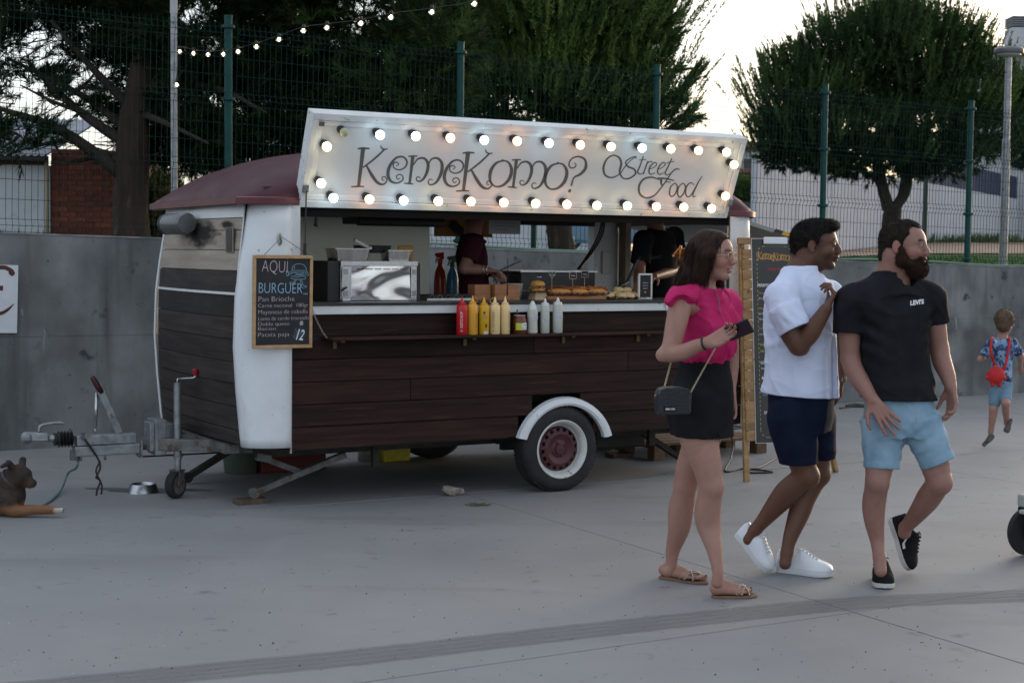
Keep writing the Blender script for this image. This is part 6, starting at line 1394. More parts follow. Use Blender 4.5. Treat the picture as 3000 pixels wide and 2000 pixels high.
def fuzz(name, P, N, m, par, origin, L=.012, w=.0011, flow=None, jit=.5):
    n = len(P); d = N + (np.random.rand(n,3)-.5)*jit + (0 if flow is None else flow); d /= np.linalg.norm(d, axis=1)[:,None]; s = np.cross(d, np.random.randn(n,3)); s /= np.linalg.norm(s, axis=1)[:,None]
    LL = L*(.5+np.random.rand(n,1)); V_ = np.empty((n,3,3)); O = np.array(origin); V_[:,0] = P-s*w-O; V_[:,1] = P+s*w-O; V_[:,2] = P+d*LL-O
    me = bpy.data.meshes.new(name); me.from_pydata(V_.reshape(-1,3).tolist(), [], np.arange(3*n).reshape(-1,3).tolist()); me.materials.append(m); o = link(name, me, par); return o
def surf_samples(vol, n):
    P, F = vol.mesh(); a, b, c = P[F[:,0]], P[F[:,1]], P[F[:,2]]; nn_ = np.cross(b-a, c-a); A = np.linalg.norm(nn_, axis=1)+1e-12; i = np.random.choice(len(F), n, p=A/A.sum()); t = np.random.rand(n,1); u = np.random.rand(n,1)
    return a[i] + (b[i]-a[i])*t + (P[F[i,3]]-a[i])*u, nn_[i]/A[i,None]
def shoe(par, heel, toe, up, origin, W=.098, upper=None, sole=None, kind='court', lace=None):
    """heel/toe on the underside of the sole; up = sole normal"""
    H, T = np.array(heel, float), np.array(toe, float); f = T-H; Ls = np.linalg.norm(f); R = basis(f, up); O = np.array(origin)
    sh_ = empty('shoe', tuple(H-O)); sh_.parent = par
    k = Ls/.29
    def g(x, y, z): return tuple(R @ np.array([x*k, y*k, z*k]))
    mw = [(0,.028),(.015,.036),(.06,.037),(.11,.037),(.16,.048),(.21,.056),(.25,.053),(.275,.040),(.288,.019),(.29,.004)]
    X = np.linspace(0, .29, 26); hw = np.interp(X, [a for a,_ in mw], [b for _,b in mw]); hw[0] = .015
    sp = np.where(X > .2, (X-.2)**2*.9, 0) + np.where(X < .03, (.03-X)**2*2, 0); hs = .034 if kind == 'court' else .026
    rows = []
    for x, w, s_ in zip(X, hw, sp): rows.append([g(x,-w*.94,s_), g(x,-w,s_+.006), g(x,-w*.99,hs+s_*.4), g(x,w*.99,hs+s_*.4), g(x,w,s_+.006), g(x,w*.94,s_)])
    mb = MB().grid(rows, 0, True); mb.add(rows[0], [tuple(range(6))]); mb.add(rows[-1], [tuple(range(6))[::-1]]); obj('sole', mb, sole, sh_, smooth=True, auto=50)
    def hprof(x): return np.interp(x, [0,.01,.03,.07,.10,.13,.17,.22,.26,.285,.29], [.095,.122,.112,.094,.112,.132,.106,.082,.070,.056,.042])
    rows = []
    for x, w in zip(X, hw):
        h = float(hprof(x)); r = []
        for t in np.linspace(0, PI, 15):
            c, s_ = math.cos(t), math.sin(t); ww = w*.97; yy = ww*np.sign(c)*abs(c)**.62; zz = hs-.004 + (h-hs)*abs(s_)**.75
            if .02 < x < .105: pass
            r.append(g(x, yy*(1-.22*abs(s_)**2 if x < .12 else 1), zz))
        rows.append(r)
    mb = MB().grid(rows); mb.f = [q[::-1] for q in mb.f]; mb.add(rows[0], [tuple(range(15))]); obj('upper', mb, upper, sh_, smooth=True)
    def top(x, y=0): return float(hprof(x)) + .002
    if lace is not None:
        mb = MB()
        for i in range(6):
            x = .118 + i*.017; y = .019; a, b = g(x, -y, top(x)-.010), g(x+.010, y, top(x)-.010); m_ = g(x+.005, 0, top(x)+.002); mb.tube(spline([a, m_, b], 4), .0024*k, 5); a, b = g(x+.010, -y, top(x)-.010), g(x, y, top(x)-.010); mb.tube(spline([a, m_, b], 4), .0022*k, 5)
        for s_ in (-1, 1): mb.tube(spline([g(.118,0,top(.118)+.004), g(.112,s_*.018,top(.11)+.008), g(.135,s_*.034,top(.13)-.010), g(.125,s_*.020,top(.125)-.004), g(.118,0,top(.118)+.004)], 5), .0018*k, 5)
        obj('lace', mb, lace, sh_, smooth=True)
    mb = MB().grid([[g(.020+.05*(1-math.cos(t))*.9, .027*math.sin(t)*s_, 0.086 if False else hprof(.020+.05*(1-math.cos(t))*.9)+o) for t in np.linspace(0, PI, 12)] for s_, o in ((1,-.004),(1,.003))]); 
    return sh_, g, hprof, hs
def fabric(n, c, c2, bs=350, r=.85, **k): return mat(n, c, c2, 8, rough=r, bump=.25, bs=bs, rvar=.05, spec=.12, **k)
# ================================================================ people
def mk(Y0): return (lambda x, y, dy=0.: at_y(x, y, Y0+dy)), (lambda px: px*Y0/CF)
# ---------------------------------------------------------------- woman in pink
def woman():
    Y0 = 7.0; J, R = mk(Y0); O = np.array([J(2045,1700)[0], Y0, 0.]); par = empty('person', tuple(O), 0, 'woman in pink sleeveless top and black shorts, glasses, holding a phone', 'person')
    SK = (.34,.180,.138); sm = skin_mat('skin_fair_woman'); V_ = Vol((J(1905,1000)[0], Y0-.50, -.005), (J(2245,1000)[0], Y0+.42, J(2045,660)[2]), .0052, fine=[(2, J(2045,840)[2], 9, .0034), (2, J(2045,1050)[2], J(2045,930)[2], .004), (2, -1, .12, .0036)])
    hd = Head(J(2087,751,-.02), (.87,-.49,-.05), .985, (.03,0,1)); neckb = J(2062,868,.0)
    add_head(V_, hd, neckb, .046, True, ears=False, mouth=.003)
    # shoulders and chest under the top
    shN, shF = J(1992,893,-.115), J(2128,886,.13)
    V_.add(cone(neckb, J(2062,905), .052, .070), .03); V_.add(cone(shN, shF, .052), .05); V_.add(cone(J(2062,905), J(2064,1040), .085, .080), .04)
    el, wr = J(1962,1034,-.20), J(2074,1003,-.31)
    limb(V_, [shN+np.array([0,-.02,0]), J(1982,945,-.165), J(1970,1000,-.18), el, J(2005,1030,-.245), J(2040,1014,-.28), wr], [.052,.049,.043,.038,.037,.031,.0235], .012)
    V_.add(cone(el, J(1940,1040,-.20), .033, .030), .02)
    hd_d = J(2125,978,-.32) - wr; hand(V_, wr, hd_d, (.10,-.75,.5), 1, .92, curl=(.30,.55,.4), spread=.02, thumb=(.55,.55))
    elF, wrF = J(2142,1045,.17), J(2140,1150,.12); limb(V_, [shF, elF, wrF], [.047,.038,.024], .015); hand(V_, wrF, (.02,-.05,-1), (-.3,-.5,0), 1, .9, curl=(.2,.4,.3))
    # legs
    hipN, hipF = J(2040,1180,-.05), J(2078,1185,.08)
    kN, aN = J(2084,1425,-.11), J(2103,1672,-.17); limb(V_, [hipN, J(2046,1275,-.07), J(2070,1360,-.10), kN], [.098,.090,.069,.055], .015); V_.add(ell(kN+np.array([.010,-.020,.0]), (.038,.038,.050)), .02)
    limb(V_, [kN, J(2074,1495,-.09), J(2078,1545,-.09), J(2094,1615,-.14), aN, J(2101,1705,-.17)], [.054,.058,.053,.035,.026,.028], .015); V_.add(ell(J(2066,1505,-.06), (.044,.045,.10)), .025)
    kF, aF = J(2008,1420,.10), J(1966,1652,.20); limb(V_, [hipF, J(2052,1300,.08), J(2020,1375,.09), kF], [.096,.085,.066,.053], .015)
    limb(V_, [kF, J(1997,1495,.13), J(1990,1545,.15), J(1972,1608,.19), aF, J(1955,1672,.20)], [.053,.057,.052,.035,.027,.028], .015); V_.add(ell(J(1986,1500,.15), (.042,.045,.10)), .025)
    nails = []
    def foot(ank, heel, toe, s=1.):
        heel, toe = np.array(heel, float), np.array(toe, float); f = toe-heel; L_ = np.linalg.norm(f); B = basis(f, (0,0,1)); g = lambda x, y, z: heel + B @ np.array([x*L_, y, z])
        V_.add(ell(g(.08,0,.028), (.030,.028,.028), B), .015); V_.add(cone(g(.20,0,.050), g(.62,.004,.028), .027, .018), .02); V_.add(cone(g(.20,.012,.028), g(.66,.024,.017), .020, .015), .015); V_.add(cone(g(.20,-.014,.026), g(.60,-.026,.015), .020, .013), .015); V_.add(ell(g(.62,0,.018), (.035,.040,.016), B), .012)
        for i, (y0, y1, x1, r) in enumerate(((.024,.030,.93,.0115),(.011,.014,.92,.0082),(-.001,.0,.90,.0078),(-.012,-.013,.865,.0072),(-.024,-.027,.82,.0068))):
            V_.add(cone(g(.66,y0,.016), g(x1,y1,.012+.002), r*1.05, r), .004); nails.append((g(x1+.012,y1,.012+r*.9), B, r))
        return g
    fN = foot(aN, at_z(2088,1742,.012), at_z(2213,1739,.012)); fF = foot(aF, at_z(1936,1684,.012), at_z(2068,1703,.012))
    body = smesh('body', V_, sm, par, O, face_col(hd, SK, (.36,.13,.13), blush=.55)); eyes(hd, par, O, (.9,-.1,-.25))
    nm = mat('nail_dark_red', (.10,.008,.015), rough=.2); mb = MB()
    for c, B, r in nails: mb.ball(tuple(c-O), r*.75, 8, sc=(1,1,.5))
    obj('toenails', mb, nm, par, smooth=True)
    tm = MB()
    for y in np.linspace(-.013,.013,6): q = hd.P(.0965, y, -.0535)-O; tm.ball(tuple(q), .0028, 8, sc=(.8,1,1.2))
    obj('teeth', tm, mat('teeth', (.6,.58,.53), rough=.3), par, smooth=True)
    # sandals
    SO = mat('tan_sandal_sole', (.16,.085,.05), (.22,.125,.08), 10, rough=.6); BE = mat('silver_beads', (.42,.40,.34), rough=.3, metal=.6); TAN = mat('tan_strap', (.18,.105,.07), rough=.6)
    for g, lift in ((fN, 0), (fF, 0)):
        sd_ = empty('sandal', (0,0,0)); sd_.parent = par; outl = [(-.02,0),(0,.022),(.08,.034),(.3,.034),(.5,.040),(.72,.047),(.88,.043),(1.0,.028),(1.05,0),(1.0,-.026),(.86,-.040),(.7,-.043),(.5,-.036),(.3,-.032),(.08,-.032),(0,-.022)]
        obj('sole', MB().prism(outl, lambda a, b, t: tuple(g(a, b, t)-O), -.011, .0), SO, sd_, bev=.002)
        for k, (pts) in enumerate([[(.50,.040,.004),(.56,.030,.030),(.66,.002,.040),(.76,-.028,.026),(.80,-.040,.004)], [(.50,-.038,.004),(.56,-.026,.028),(.66,.004,.040),(.78,.030,.030),(.84,.042,.004)], [(.62,-.042,.004),(.68,-.028,.026),(.74,.0,.034),(.80,.030,.026),(.83,.043,.004)]]):
            P = spline([g(*p)-O for p in pts], 7); obj('strap', MB().tube(P, .0035, 6), TAN, sd_, smooth=True); mb = MB()
            for p in P[::2]: mb.ball((p[0], p[1], p[2]+.0035), .0040, 6)
            obj('strap_beads', mb, BE, sd_, smooth=True)
    # pink top
    PK = fabric('pink_cotton', (.40,.014,.090), (.53,.032,.140), 300, .8); T = Vol((J(1930,1000)[0], Y0-.32, J(2045,1075)[2]), (J(2185,1000)[0], Y0+.32, J(2045,812)[2]), .0045)
    z = lambda y: J(2060, y)[2]; X = lambda x: J(x, 950)[0]; yw = math.radians(-25)
    T.add(loft([(z(1058),X(2063),Y0+.0,.112,.088),(z(1040),X(2064),Y0,.128,.106),(z(1015),X(2070),Y0-.005,.134,.116),(z(980),X(2072),Y0-.01,.130,.118),(z(940),X(2074),Y0-.01,.127,.118),(z(905),X(2068),Y0,.118,.108),(z(875),X(2062),Y0,.112,.092),(z(855),X(2062),Y0+.005,.085,.070)], yw), .01)
    fw_ = np.array([.80,-.60,0]); lf = np.array([.60,.80,0]); ch = J(2068,950)
    for s_ in (-1, 1): T.add(ell(ch + fw_*.085 + lf*s_*.062 + np.array([0,0,.0]), (.062,.062,.068)), .035)
    T.add(cone(J(2040,862,-.07), J(1985,868,-.15), .046, .044), .03); T.add(cone(J(2082,862,.06), J(2128,878,.15), .046, .046), .03)
    T.add(ell(J(1998,872,-.15), (.062,.066,.030)), .03); T.add(ell(J(2133,890,.13), (.058,.075,.055)), .03); T.add(ell(J(2135,900,.09), (.045,.06,.06)), .03); T.add(ell(J(1972,882,-.17), (.040,.05,.028)), .02)
    T.add(ell(J(2150,928,.12), (.030,.06,.055)), .03)
    T_SUBS = lambda: (T.sub(polycone([J(1998,900,-.225), J(1976,955,-.23), J(1955,1050,-.26)], [.056,.075,.085]), .006), T.sub(polycone([J(1975,930,-.13), J(1955,1040,-.15)], [.045,.055]), .01))
    T.add(frust(J(2062,892,.0), J(2068,846,.0), .105, .070), .03)
    n1, n2 = noi(26, 5, st=(1,1,.45)), noi(9, 8)
    rg = ridge(noi(15, 81, st=(1.2,1.2,.35)))
    def fold(x, y, z_):
        a = (z_-z(1045)); g_ = np.exp(-((z_-z(1040))/.035)**2)*.0035*np.sin((x*.8-y*.6)*170+3*np.sin(x*37)+2*np.sin(y*51)); return rg(x,y,z_)*.0075 + n1(x,y,z_)*.0035*np.clip(.5+(z(900)-z_)*6,.3,1) + n2(x,y,z_)*.003 + g_ + .004*np.exp(-((x-X(2105)-(z_-z(950))*.3)/.012)**2)
    T.disp(fold); T_SUBS(); T.sub(ell(J(2076,850,-.02), (.066,.060,.028), basis((.8,-.5,-.55))), .005); T.sub(cone(neckb+np.array([0,0,.02]), J(2077,815,-.0), .050, .058), .005); smesh('top', T, PK, par, O)
    # black shorts
    BK = fabric('black_fabric', (.007,.007,.009), (.013,.013,.016), 300, .75); S_ = Vol((J(1930,1200)[0], Y0-.26, J(2045,1300,-.1)[2]), (J(2180,1200)[0], Y0+.26, J(2045,1030)[2]), .0055)
    X2 = lambda x: J(x, 1170)[0]
    S_.add(loft([(z(1040),X2(2062),Y0,.113,.090),(z(1075),X2(2060),Y0,.118,.100),(z(1120),X2(2058),Y0,.136,.118),(z(1170),X2(2053),Y0,.150,.134),(z(1215),X2(2052),Y0,.150,.138),(z(1250),X2(2056),Y0,.144,.138),(z(1300),X2(2062),Y0-.005,.140,.140)], yw), .01); S_.add(ell(J(2005,1185,.02), (.085,.10,.085)), .05)
    limb(S_, [hipN, J(2046,1275,-.07), J(2062,1330,-.09)], [.112,.108,.100]); limb(S_, [hipF, J(2060,1280,.08), J(2045,1330,.08)], [.110,.104,.10]); n3 = noi(11, 4, st=(1,1,.4)); S_.disp(lambda x,y,z_: n3(x,y,z_)*.005 + .003*np.sin((x-y)*60)*np.clip((z(1190)-z_)*8,0,1)); S_.cut(J(2050,1282,-.1), (-.02,.0,-1)); S_.sub(frust(J(2049,1270,-.07), J(2066,1345,-.09), .096, .10), .004); smesh('shorts', S_, BK, par, O)
    # hair
    HR = mat('long_brown_hair', (.014,.007,.005), (.042,.022,.014), 4, st=(14,14,.8), rough=.55, bump=.9, bs=10, bst=(22,22,.9), spec=.12, detail=4); H_ = Vol(tuple(J(1975,860)-np.array([0,.25,0])), tuple(J(2130,665)+np.array([0,.22,0])), .0036)
    H_.add(hd.e((-.022,0,.036), (.099,.084,.090)), .01); H_.add(hd.e((.030,.0,.055), (.062,.070,.062)), .02)
    for y, dx, d2, e1_ in ((-.068,.0,-.03,.0),(-.055,-.04,-.03,0),(.0,-.085,0,0),(.055,-.055,.02,0),(.074,-.01,.03,0)):
        a = hd.P(dx+.01, y, .0); b = hd.P(dx-.035, y*1.08, -.10); c = hd.P(dx-.075-(.02 if y < 0 else 0), y*1.1, -.150); H_.add(cone(a, b, .040, .036), .035); H_.add(cone(b, c, .036, .022), .03)
    H_.add(cone(hd.P(-.012,-.066,.02), hd.P(-.024,-.066,-.085), .026, .024), .02); H_.add(cone(hd.P(-.024,-.066,-.085), hd.P(-.045,-.070,-.150), .026, .016), .02); H_.add(cone(hd.P(-.01,.075,-.06), hd.P(.02,.080,-.125), .028, .020), .02)
    H_.add(cone(hd.P(-.11,-.03,-.07), J(1994,838,-.03), .034, .010), .03); H_.add(cone(hd.P(-.10,.03,-.07), J(2002,842,.04), .034, .012), .03)
    H_.sub(hd.e((.100,.0,-.012), (.094,.105,.082)), .010); H_.sub(hd.e((.080,-.02,-.075), (.078,.085,.060)), .010); H_.sub(hd.e((.098,-.01,.048), (.050,.066,.046)), .010)
    hn_ = noi(60, 9, st=(1,1,.10)); hn2 = noi(120, 19, st=(1,1,.07)); H_.disp(lambda x,y,z_: hn_(x,y,z_)*.0042 + hn2(x,y,z_)*.0022); ho = smesh('hair', H_, HR, par, O)
    P, N = surf_samples(H_, 6000); m = (hd.inv(P)[:,2] < .06); fuzz('hair_strands', P[m]+N[m]*.0005, N[m]*.18, HR, par, O, .055, .0007, flow=np.array([-.25,0,-1.]), jit=.3)
    cl = MB(); c0 = hd.P(-.128,-.030,.010)-O
    for k in range(5): a = hd.R @ np.array([-.012-.01*k%2, -.02, .026-.013*k]); b = hd.R @ np.array([.012,.035,.026-.013*k]); cl.tube(spline([c0+a*.9, c0+a*.5+hd.R@np.array([-.022,0,0]), c0+b*.4+hd.R@np.array([-.020,0,.004]), c0+b], 4), .0045, 6)
    cl.tube([c0+hd.R@np.array([-.016,-.012,.032]), c0+hd.R@np.array([-.016,-.012,-.034])], .006, 8); obj('hair_claw', cl, mat('tortoise_orange', (.32,.085,.012), (.45,.15,.02), 60, rough=.25), par, smooth=True)
    # glasses
    G = mat('rose_gold_wire', (.62,.40,.30), rough=.2, metal=1.); gm = MB()
    for y in (-.032, .032): gm.tube([hd.P(.103-abs(yy)*.25, y+yy*.9, .004+zz)-O for yy, zz in ((-.022,.014),(-.008,.019),(.010,.019),(.022,.013),(.023,-.004),(.012,-.021),(-.006,-.023),(-.020,-.012))], 0.0015, 6, closed=True)
    gm.tube([hd.P(.103,-.011,.010)-O, hd.P(.108,0,.014)-O, hd.P(.103,.011,.010)-O], .0009, 6)
    for s_ in (-1, 1): gm.tube([hd.P(.098,s_*.054,.012)-O, hd.P(.085,s_*.071,.010)-O, hd.P(.01,s_*.082,.004)-O], .0012, 6)
    gl_ = obj('glasses', gm, G, par, smooth=True)
    # phone, wrist band, bag
    ph = Vector(J(2166,966,-.345)); po = empty('phone', tuple(ph), 0, 'black smartphone held in the hand of the woman in pink', 'phone')
    ex_ = Vector((.62,-.35,.30)).normalized(); ey_ = Vector((-.30,-.15,.75)); fm = frame((0,0,0), ex_, ey_)
    pb = MB().box(-.060,.060,-.034,.034,-.0055,.0055); ob = obj('case', pb, BLACK, po, bev=.004); ob.matrix_local = fm
    ob = obj('screen', MB().box(-.055,.055,-.030,.030,.0058,.0062), mat('phone_screen', (.02,.006,.015), rough=.08), po); ob.matrix_local = fm
    d = (J(2074,1003,-.31)-J(2040,1014,-.28)); d /= np.linalg.norm(d); obj('wrist_band', MB().tube([J(2064,1006,-.303)+basis(d)@np.array([0, .0275*math.cos(a), .0275*math.sin(a)])-O for a in np.linspace(0,2*PI,19)[:-1]], .0045, 8, closed=True), BLACK, par, smooth=True)
    bc = J(1972,1172,-.235); bag = empty('handbag', tuple(bc), math.radians(16), 'small black quilted camera bag on a gold chain at the woman\'s hip', 'handbag')
    prof = [(-.075,-.055),(-.078,.030),(-.066,.052),(-.040,.060),(.040,.060),(.066,.052),(.078,.030),(.075,-.055),(.068,-.062),(-.068,-.062)]
    BL = mat('black_quilted_leather', (.008,.009,.013), (.020,.022,.030), 90, rough=.35, bump=1., bs=90); obj('bag_body', MB().prism(prof, lambda a, b, t: (a*1.02, t, b), -.028, .034), BL, bag, bev=.010)
    mb = MB()
    for i in range(15):
        for k in range(11):
            x, z_ = -.066+.0094*i+(.0047 if k % 2 else 0), -.050+.0098*k
            if abs(x) < .068 and z_ < .052 and not (-.052 < x < -.0 and -.050 < z_ < -.022): mb.ball((x, -.0285, z_), .0034, 6, sc=(1,.5,1))
    obj('quilting', mb, BL, bag, smooth=True, kind='stuff'); obj('bag_label', MB().box(-.052,.0,-.0315,-.0285,-.050,-.022), mat('label_black', (.006,.006,.008), rough=.5), bag); text('label_lettering', 'BIMBA Y LOLA', .0095, INKW, bag, Matrix.Translation((-.026,-.0320,-.039)) @ Matrix.Rotation(PI/2,4,'X'), .0003, .0003, align='CENTER', sx=.72)
    GC = mat('gold_chain', (.50,.43,.27), rough=.25, metal=.9); rb = rotz(-math.radians(16))
    for (a, b, sg_) in ((J(1940,1158,-.235), J(1966,1060,-.16), .0), (J(2020,1155,-.235), J(2098,1015,-.17), .0)):
        chain(rb @ (a-bc), rb @ (b-bc), sg_, 20 if b[0] < J(2000,1000)[0] else 32, .0014, .0042, GC, bag, 'chain_strap')
    T2 = Vector(J(2099,1018,-.165)); 
    o = obj('bag_strap', MB().tube([Vector(rb@(np.array(p)-bc)) for p in spline([J(2095,853,-.085), J(2106,880,-.125), J(2110,925,-.150)], 4)], .0028, 6), mat('grey_strap', (.09,.07,.08), rough=.5), bag, smooth=True)
    for x in (-.082,.082): obj('ring', MB().tube([(x+.006*math.cos(a), 0, .018+.008*math.sin(a)) for a in np.linspace(0,2*PI,11)[:-1]], .0013, 5, closed=True), GC, bag, smooth=True)
woman()
# ---------------------------------------------------------------- man in white t-shirt
WSO = mat('white_rubber_sole', (.58,.60,.64), (.66,.68,.71), 8, rough=.5); WUP = mat('white_leather', (.66,.69,.74), (.74,.76,.80), 8, rough=.4, bump=.1, bs=60)
def man_white():
    Y0 = 7.45; J, R = mk(Y0); O = np.array([J(2330,1700)[0], Y0, 0.]); par = empty('person', tuple(O), 0, 'dark-haired man in white t-shirt and navy shorts walking in the middle of the three', 'person')
    SK = (.125,.056,.034); sm = skin_mat('skin_tan_man'); V_ = Vol((J(2160,1000)[0], Y0-.42, .02), (J(2500,1000)[0], Y0+.42, J(2350,630)[2]), .0055, fine=[(2, J(2350,830)[2], 9, .0036), (2, J(2400,905)[2], J(2400,815)[2], .0038)])
    hd = Head(J(2389,722,.0), (.965,-.26,.0), 1.08, (.02,0,1)); nb = J(2352,822,.01); add_head(V_, hd, nb, .060); V_.add(cone(hd.P(-.05,0,-.03), J(2335,810,.02), .055, .066), .03)
    V_.add(cone(nb, J(2350,890), .060, .085), .03); V_.add(cone(J(2350,900), J(2350,1180), .09, .09), .04)
    shN, shF = J(2288,872,-.14), J(2432,862,.15); V_.add(cone(shN, shF, .045), .04)
    el = J(2338,1012,-.20); wr = J(2420,905,-.26); limb(V_, [shN, J(2300,930,-.17), J(2318,980,-.19), el], [.062,.056,.050,.045], .015); limb(V_, [el, J(2372,978,-.225), J(2398,940,-.245), wr], [.044,.046,.038,.029], .015); V_.add(ell(J(2347,1022,-.20), (.036,.034,.030)), .02)
    hand(V_, wr, J(2446,858,-.25)-wr, (-.75,.15,.45), -1, 1., curl=(.85,.9,.6), spread=.03, thumb=(.8,.25), rad=.0088)
    eF, wF = J(2462,1010,.20), J(2463,1110,.14); limb(V_, [shF, eF, wF], [.056,.043,.029], .015); hand(V_, wF, (-.05,-.1,-1), (-.6,.1,.2), 1, 1.0, curl=(.5,.7,.4), rad=.0088)
    hN, hF = J(2325,1200,-.06), J(2380,1200,.07); kA, aA = J(2362,1392,-.07), J(2212,1552,.06); limb(V_, [hN, J(2335,1300,-.07), kA], [.090,.076,.058], .015); V_.add(ell(kA+np.array([.012,-.012,-.005]), (.052,.05,.055)), .02)
    limb(V_, [kA, J(2315,1432,-.03), J(2288,1462,-.0), J(2240,1520,.04), aA], [.055,.060,.057,.038,.030], .015); V_.add(cone(aA, J(2194,1580,.07), .030, .030), .015)
    kB, aB = J(2398,1388,.05), J(2305,1618,-.02); limb(V_, [hF, J(2392,1300,.06), kB], [.088,.073,.054], .015); V_.add(ell(kB+np.array([.012,0,0]), (.046,.05,.055)), .02); limb(V_, [kB, J(2358,1452,.04), J(2342,1500,.02), J(2315,1575,-.01), aB], [.053,.058,.053,.036,.029], .015); V_.add(cone(aB, J(2300,1650,-.03), .029, .030), .015)
    smesh('body', V_, sm, par, O, face_col(hd, SK, (.17,.07,.055), (.012,.009,.008), stub=.45)); eyes(hd, par, O)
    # shirt
    WT = fabric('white_cotton', (.60,.66,.84), (.68,.73,.90), 320, .8); T = Vol((J(2215,1000)[0], Y0-.36, J(2350,1180)[2]), (J(2480,1000)[0], Y0+.34, J(2350,760)[2]), .005)
    z = lambda y: J(2350, y)[2]; X = lambda x: J(x, 1000)[0]; yw = math.radians(-32)
    T.add(loft([(z(1190),X(2350),Y0,.184,.172),(z(1130),X(2350),Y0,.180,.162),(z(1080),X(2349),Y0,.174,.146),(z(1020),X(2347),Y0,.170,.142),(z(960),X(2346),Y0,.172,.140),(z(905),X(2346),Y0,.172,.136),(z(860),X(2346),Y0,.160,.120),(z(825),X(2345),Y0+.005,.12,.095),(z(795),X(2338),Y0+.015,.078,.080)], yw), .015)
    T.add(cone(J(2318,840,-.05), shN, .075, .072), .04); T.add(cone(J(2375,838,.06), shF, .070, .062), .04)
    T.add(cone(shN, J(2300,915,-.18), .074, .077), .03); T.add(frust(J(2298,905,-.175), J(2329,967,-.205), .078, .083), .02); T.add(cone(shF, J(2448,930,.19), .064, .072), .02)
    d1 = np.array([.26,-.1,-1.]); T2p = J(2328,962,-.205)
    T.add(frust(J(2354,868,.0), J(2347,786,.015), .125, .080), .035)
    n1, n2, n3 = noi(17, 11, st=(1,1,.5)), noi(7, 12), noi(34, 13, st=(.7,.7,.7))
    rg, rg2 = ridge(noi(9, 82, st=(1.3,1.3,.6))), ridge(noi(16, 83))
    def fold(x, y, z_):
        low = np.clip((z(1000)-z_)*5, 0, 1); ar = np.exp(-((x-X(2300))**2+(z_-z(955))**2)/.006); d = .0052*np.sin(((x-X(2310))*.9+(z_-z(960))*.9)*105+1.5*np.sin(x*25))
        front = np.clip((x-X(2390))*14, 0, 1)*np.clip((z(930)-z_)*6, 0, 1); return rg(x,y,z_)*.008 + rg2(x,y,z_)*.0045 + n1(x,y,z_)*.0045 + n2(x,y,z_)*.003 + n3(x,y,z_)*.0012 + ar*d*1.0 + front*.009*np.sin((x-X(2400))*130+z_*5) + np.exp(-((z_-z(1010)-(x-X(2250))*.35)/.02)**2)*np.exp(-((x-X(2262))/.05)**2)*.009
    hm_, hdir = J(2329,967,-.205), (J(2329,967,-.205)-J(2298,905,-.175)); hdir /= np.linalg.norm(hdir)
    def fold2(x, y, z_):
        t = np.abs((x-hm_[0])*hdir[0]+(y-hm_[1])*hdir[1]+(z_-hm_[2])*hdir[2]); r = np.sqrt((x-hm_[0])**2+(y-hm_[1])**2+(z_-hm_[2])**2); return fold(x,y,z_)*np.where(r < .12, np.clip(t/.05, .05, 1), 1)
    T.disp(fold2); T.sub(frust(J(2314,937,-.19), J(2342,1020,-.225), .060, .072), .004); T.sub(cone(hd.P(-.03,0,-.06), J(2354,822,.0), .066, .066), .004); T.sub(cone(hd.P(.03,0,-.09), J(2374,822,-.0), .05, .052), .004); T.cut(J(2350,1157), (-.04,0,-1)); smesh('t_shirt', T, WT, par, O)
    rc = [hd.P(-.03,0,-.06)]
    NV = fabric('navy_fabric', (.006,.009,.024), (.010,.015,.036), 300, .8); S_ = Vol((J(2220,1200)[0], Y0-.26, J(2350,1385)[2]), (J(2485,1200)[0], Y0+.28, J(2350,1125)[2]), .0058)
    S_.add(loft([(z(1260),X(2350),Y0,.145,.130),(z(1215),X(2350),Y0,.158,.140),(z(1160),X(2350),Y0,.160,.132),(z(1130),X(2350),Y0,.155,.128)], yw), .02)
    limb(S_, [hN, J(2335,1300,-.07)], [.100,.098]); limb(S_, [hF, J(2392,1300,.06)], [.100,.09]); S_.add(cone(J(2318,1225,-.06), J(2342,1365,-.075), .113, .090), .02); S_.add(cone(J(2385,1225,.07), J(2398,1362,.065), .108, .082), .015); n4 = noi(13, 21, st=(1,1,.5)); rg = ridge(noi(11, 87, st=(1,1,.5))); S_.disp(lambda x,y,z_: rg(x,y,z_)*.007 + n4(x,y,z_)*.005 + .0025*np.exp(-((x-X(2382))/.006)**2)); S_.cut(J(2340,1357,-.07), (.04,0,-1)); S_.sub(frust(J(2342,1335,-.075), J(2347,1390,-.075), .074, .076), .004); smesh('shorts', S_, NV, par, O)
    # hair
    HR = mat('black_hair', (.008,.006,.006), (.018,.014,.012), 30, rough=.65, spec=.12, bump=.3, bs=160); H_ = Vol(tuple(J(2310,800)-np.array([0,.2,0])), tuple(J(2470,625)+np.array([0,.2,0])), .0042)
    H_.add(hd.e((-.018,0,.036), (.096,.080,.086)), .01); H_.add(hd.e((.030,0,.078), (.066,.058,.040)), .03); H_.add(hd.e((.068,0,.092), (.034,.046,.026)), .02); H_.add(hd.e((-.065,0,-.015), (.042,.058,.055)), .02); H_.add(hd.e((-.070,0,-.052), (.034,.050,.040)), .02)
    H_.sub(hd.e((.105,0,.000), (.066,.10,.078)), .010); H_.sub(hd.e((.045,0,-.055), (.075,.11,.058)), .012)
    for s_ in (-1, 1): H_.sub(hd.e((-.010,s_*.085,-.008), (.024,.020,.034)), .006)
    h1 = noi(60, 31); H_.disp(lambda x,y,z_: h1(x,y,z_)*.0015); smesh('hair', H_, HR, par, O); P, N = surf_samples(H_, 9000); q = hd.inv(P); fuzz('hair_strands', P, N, HR, par, O, .010, .0009, flow=np.array([.5,0,.2]), jit=.8)
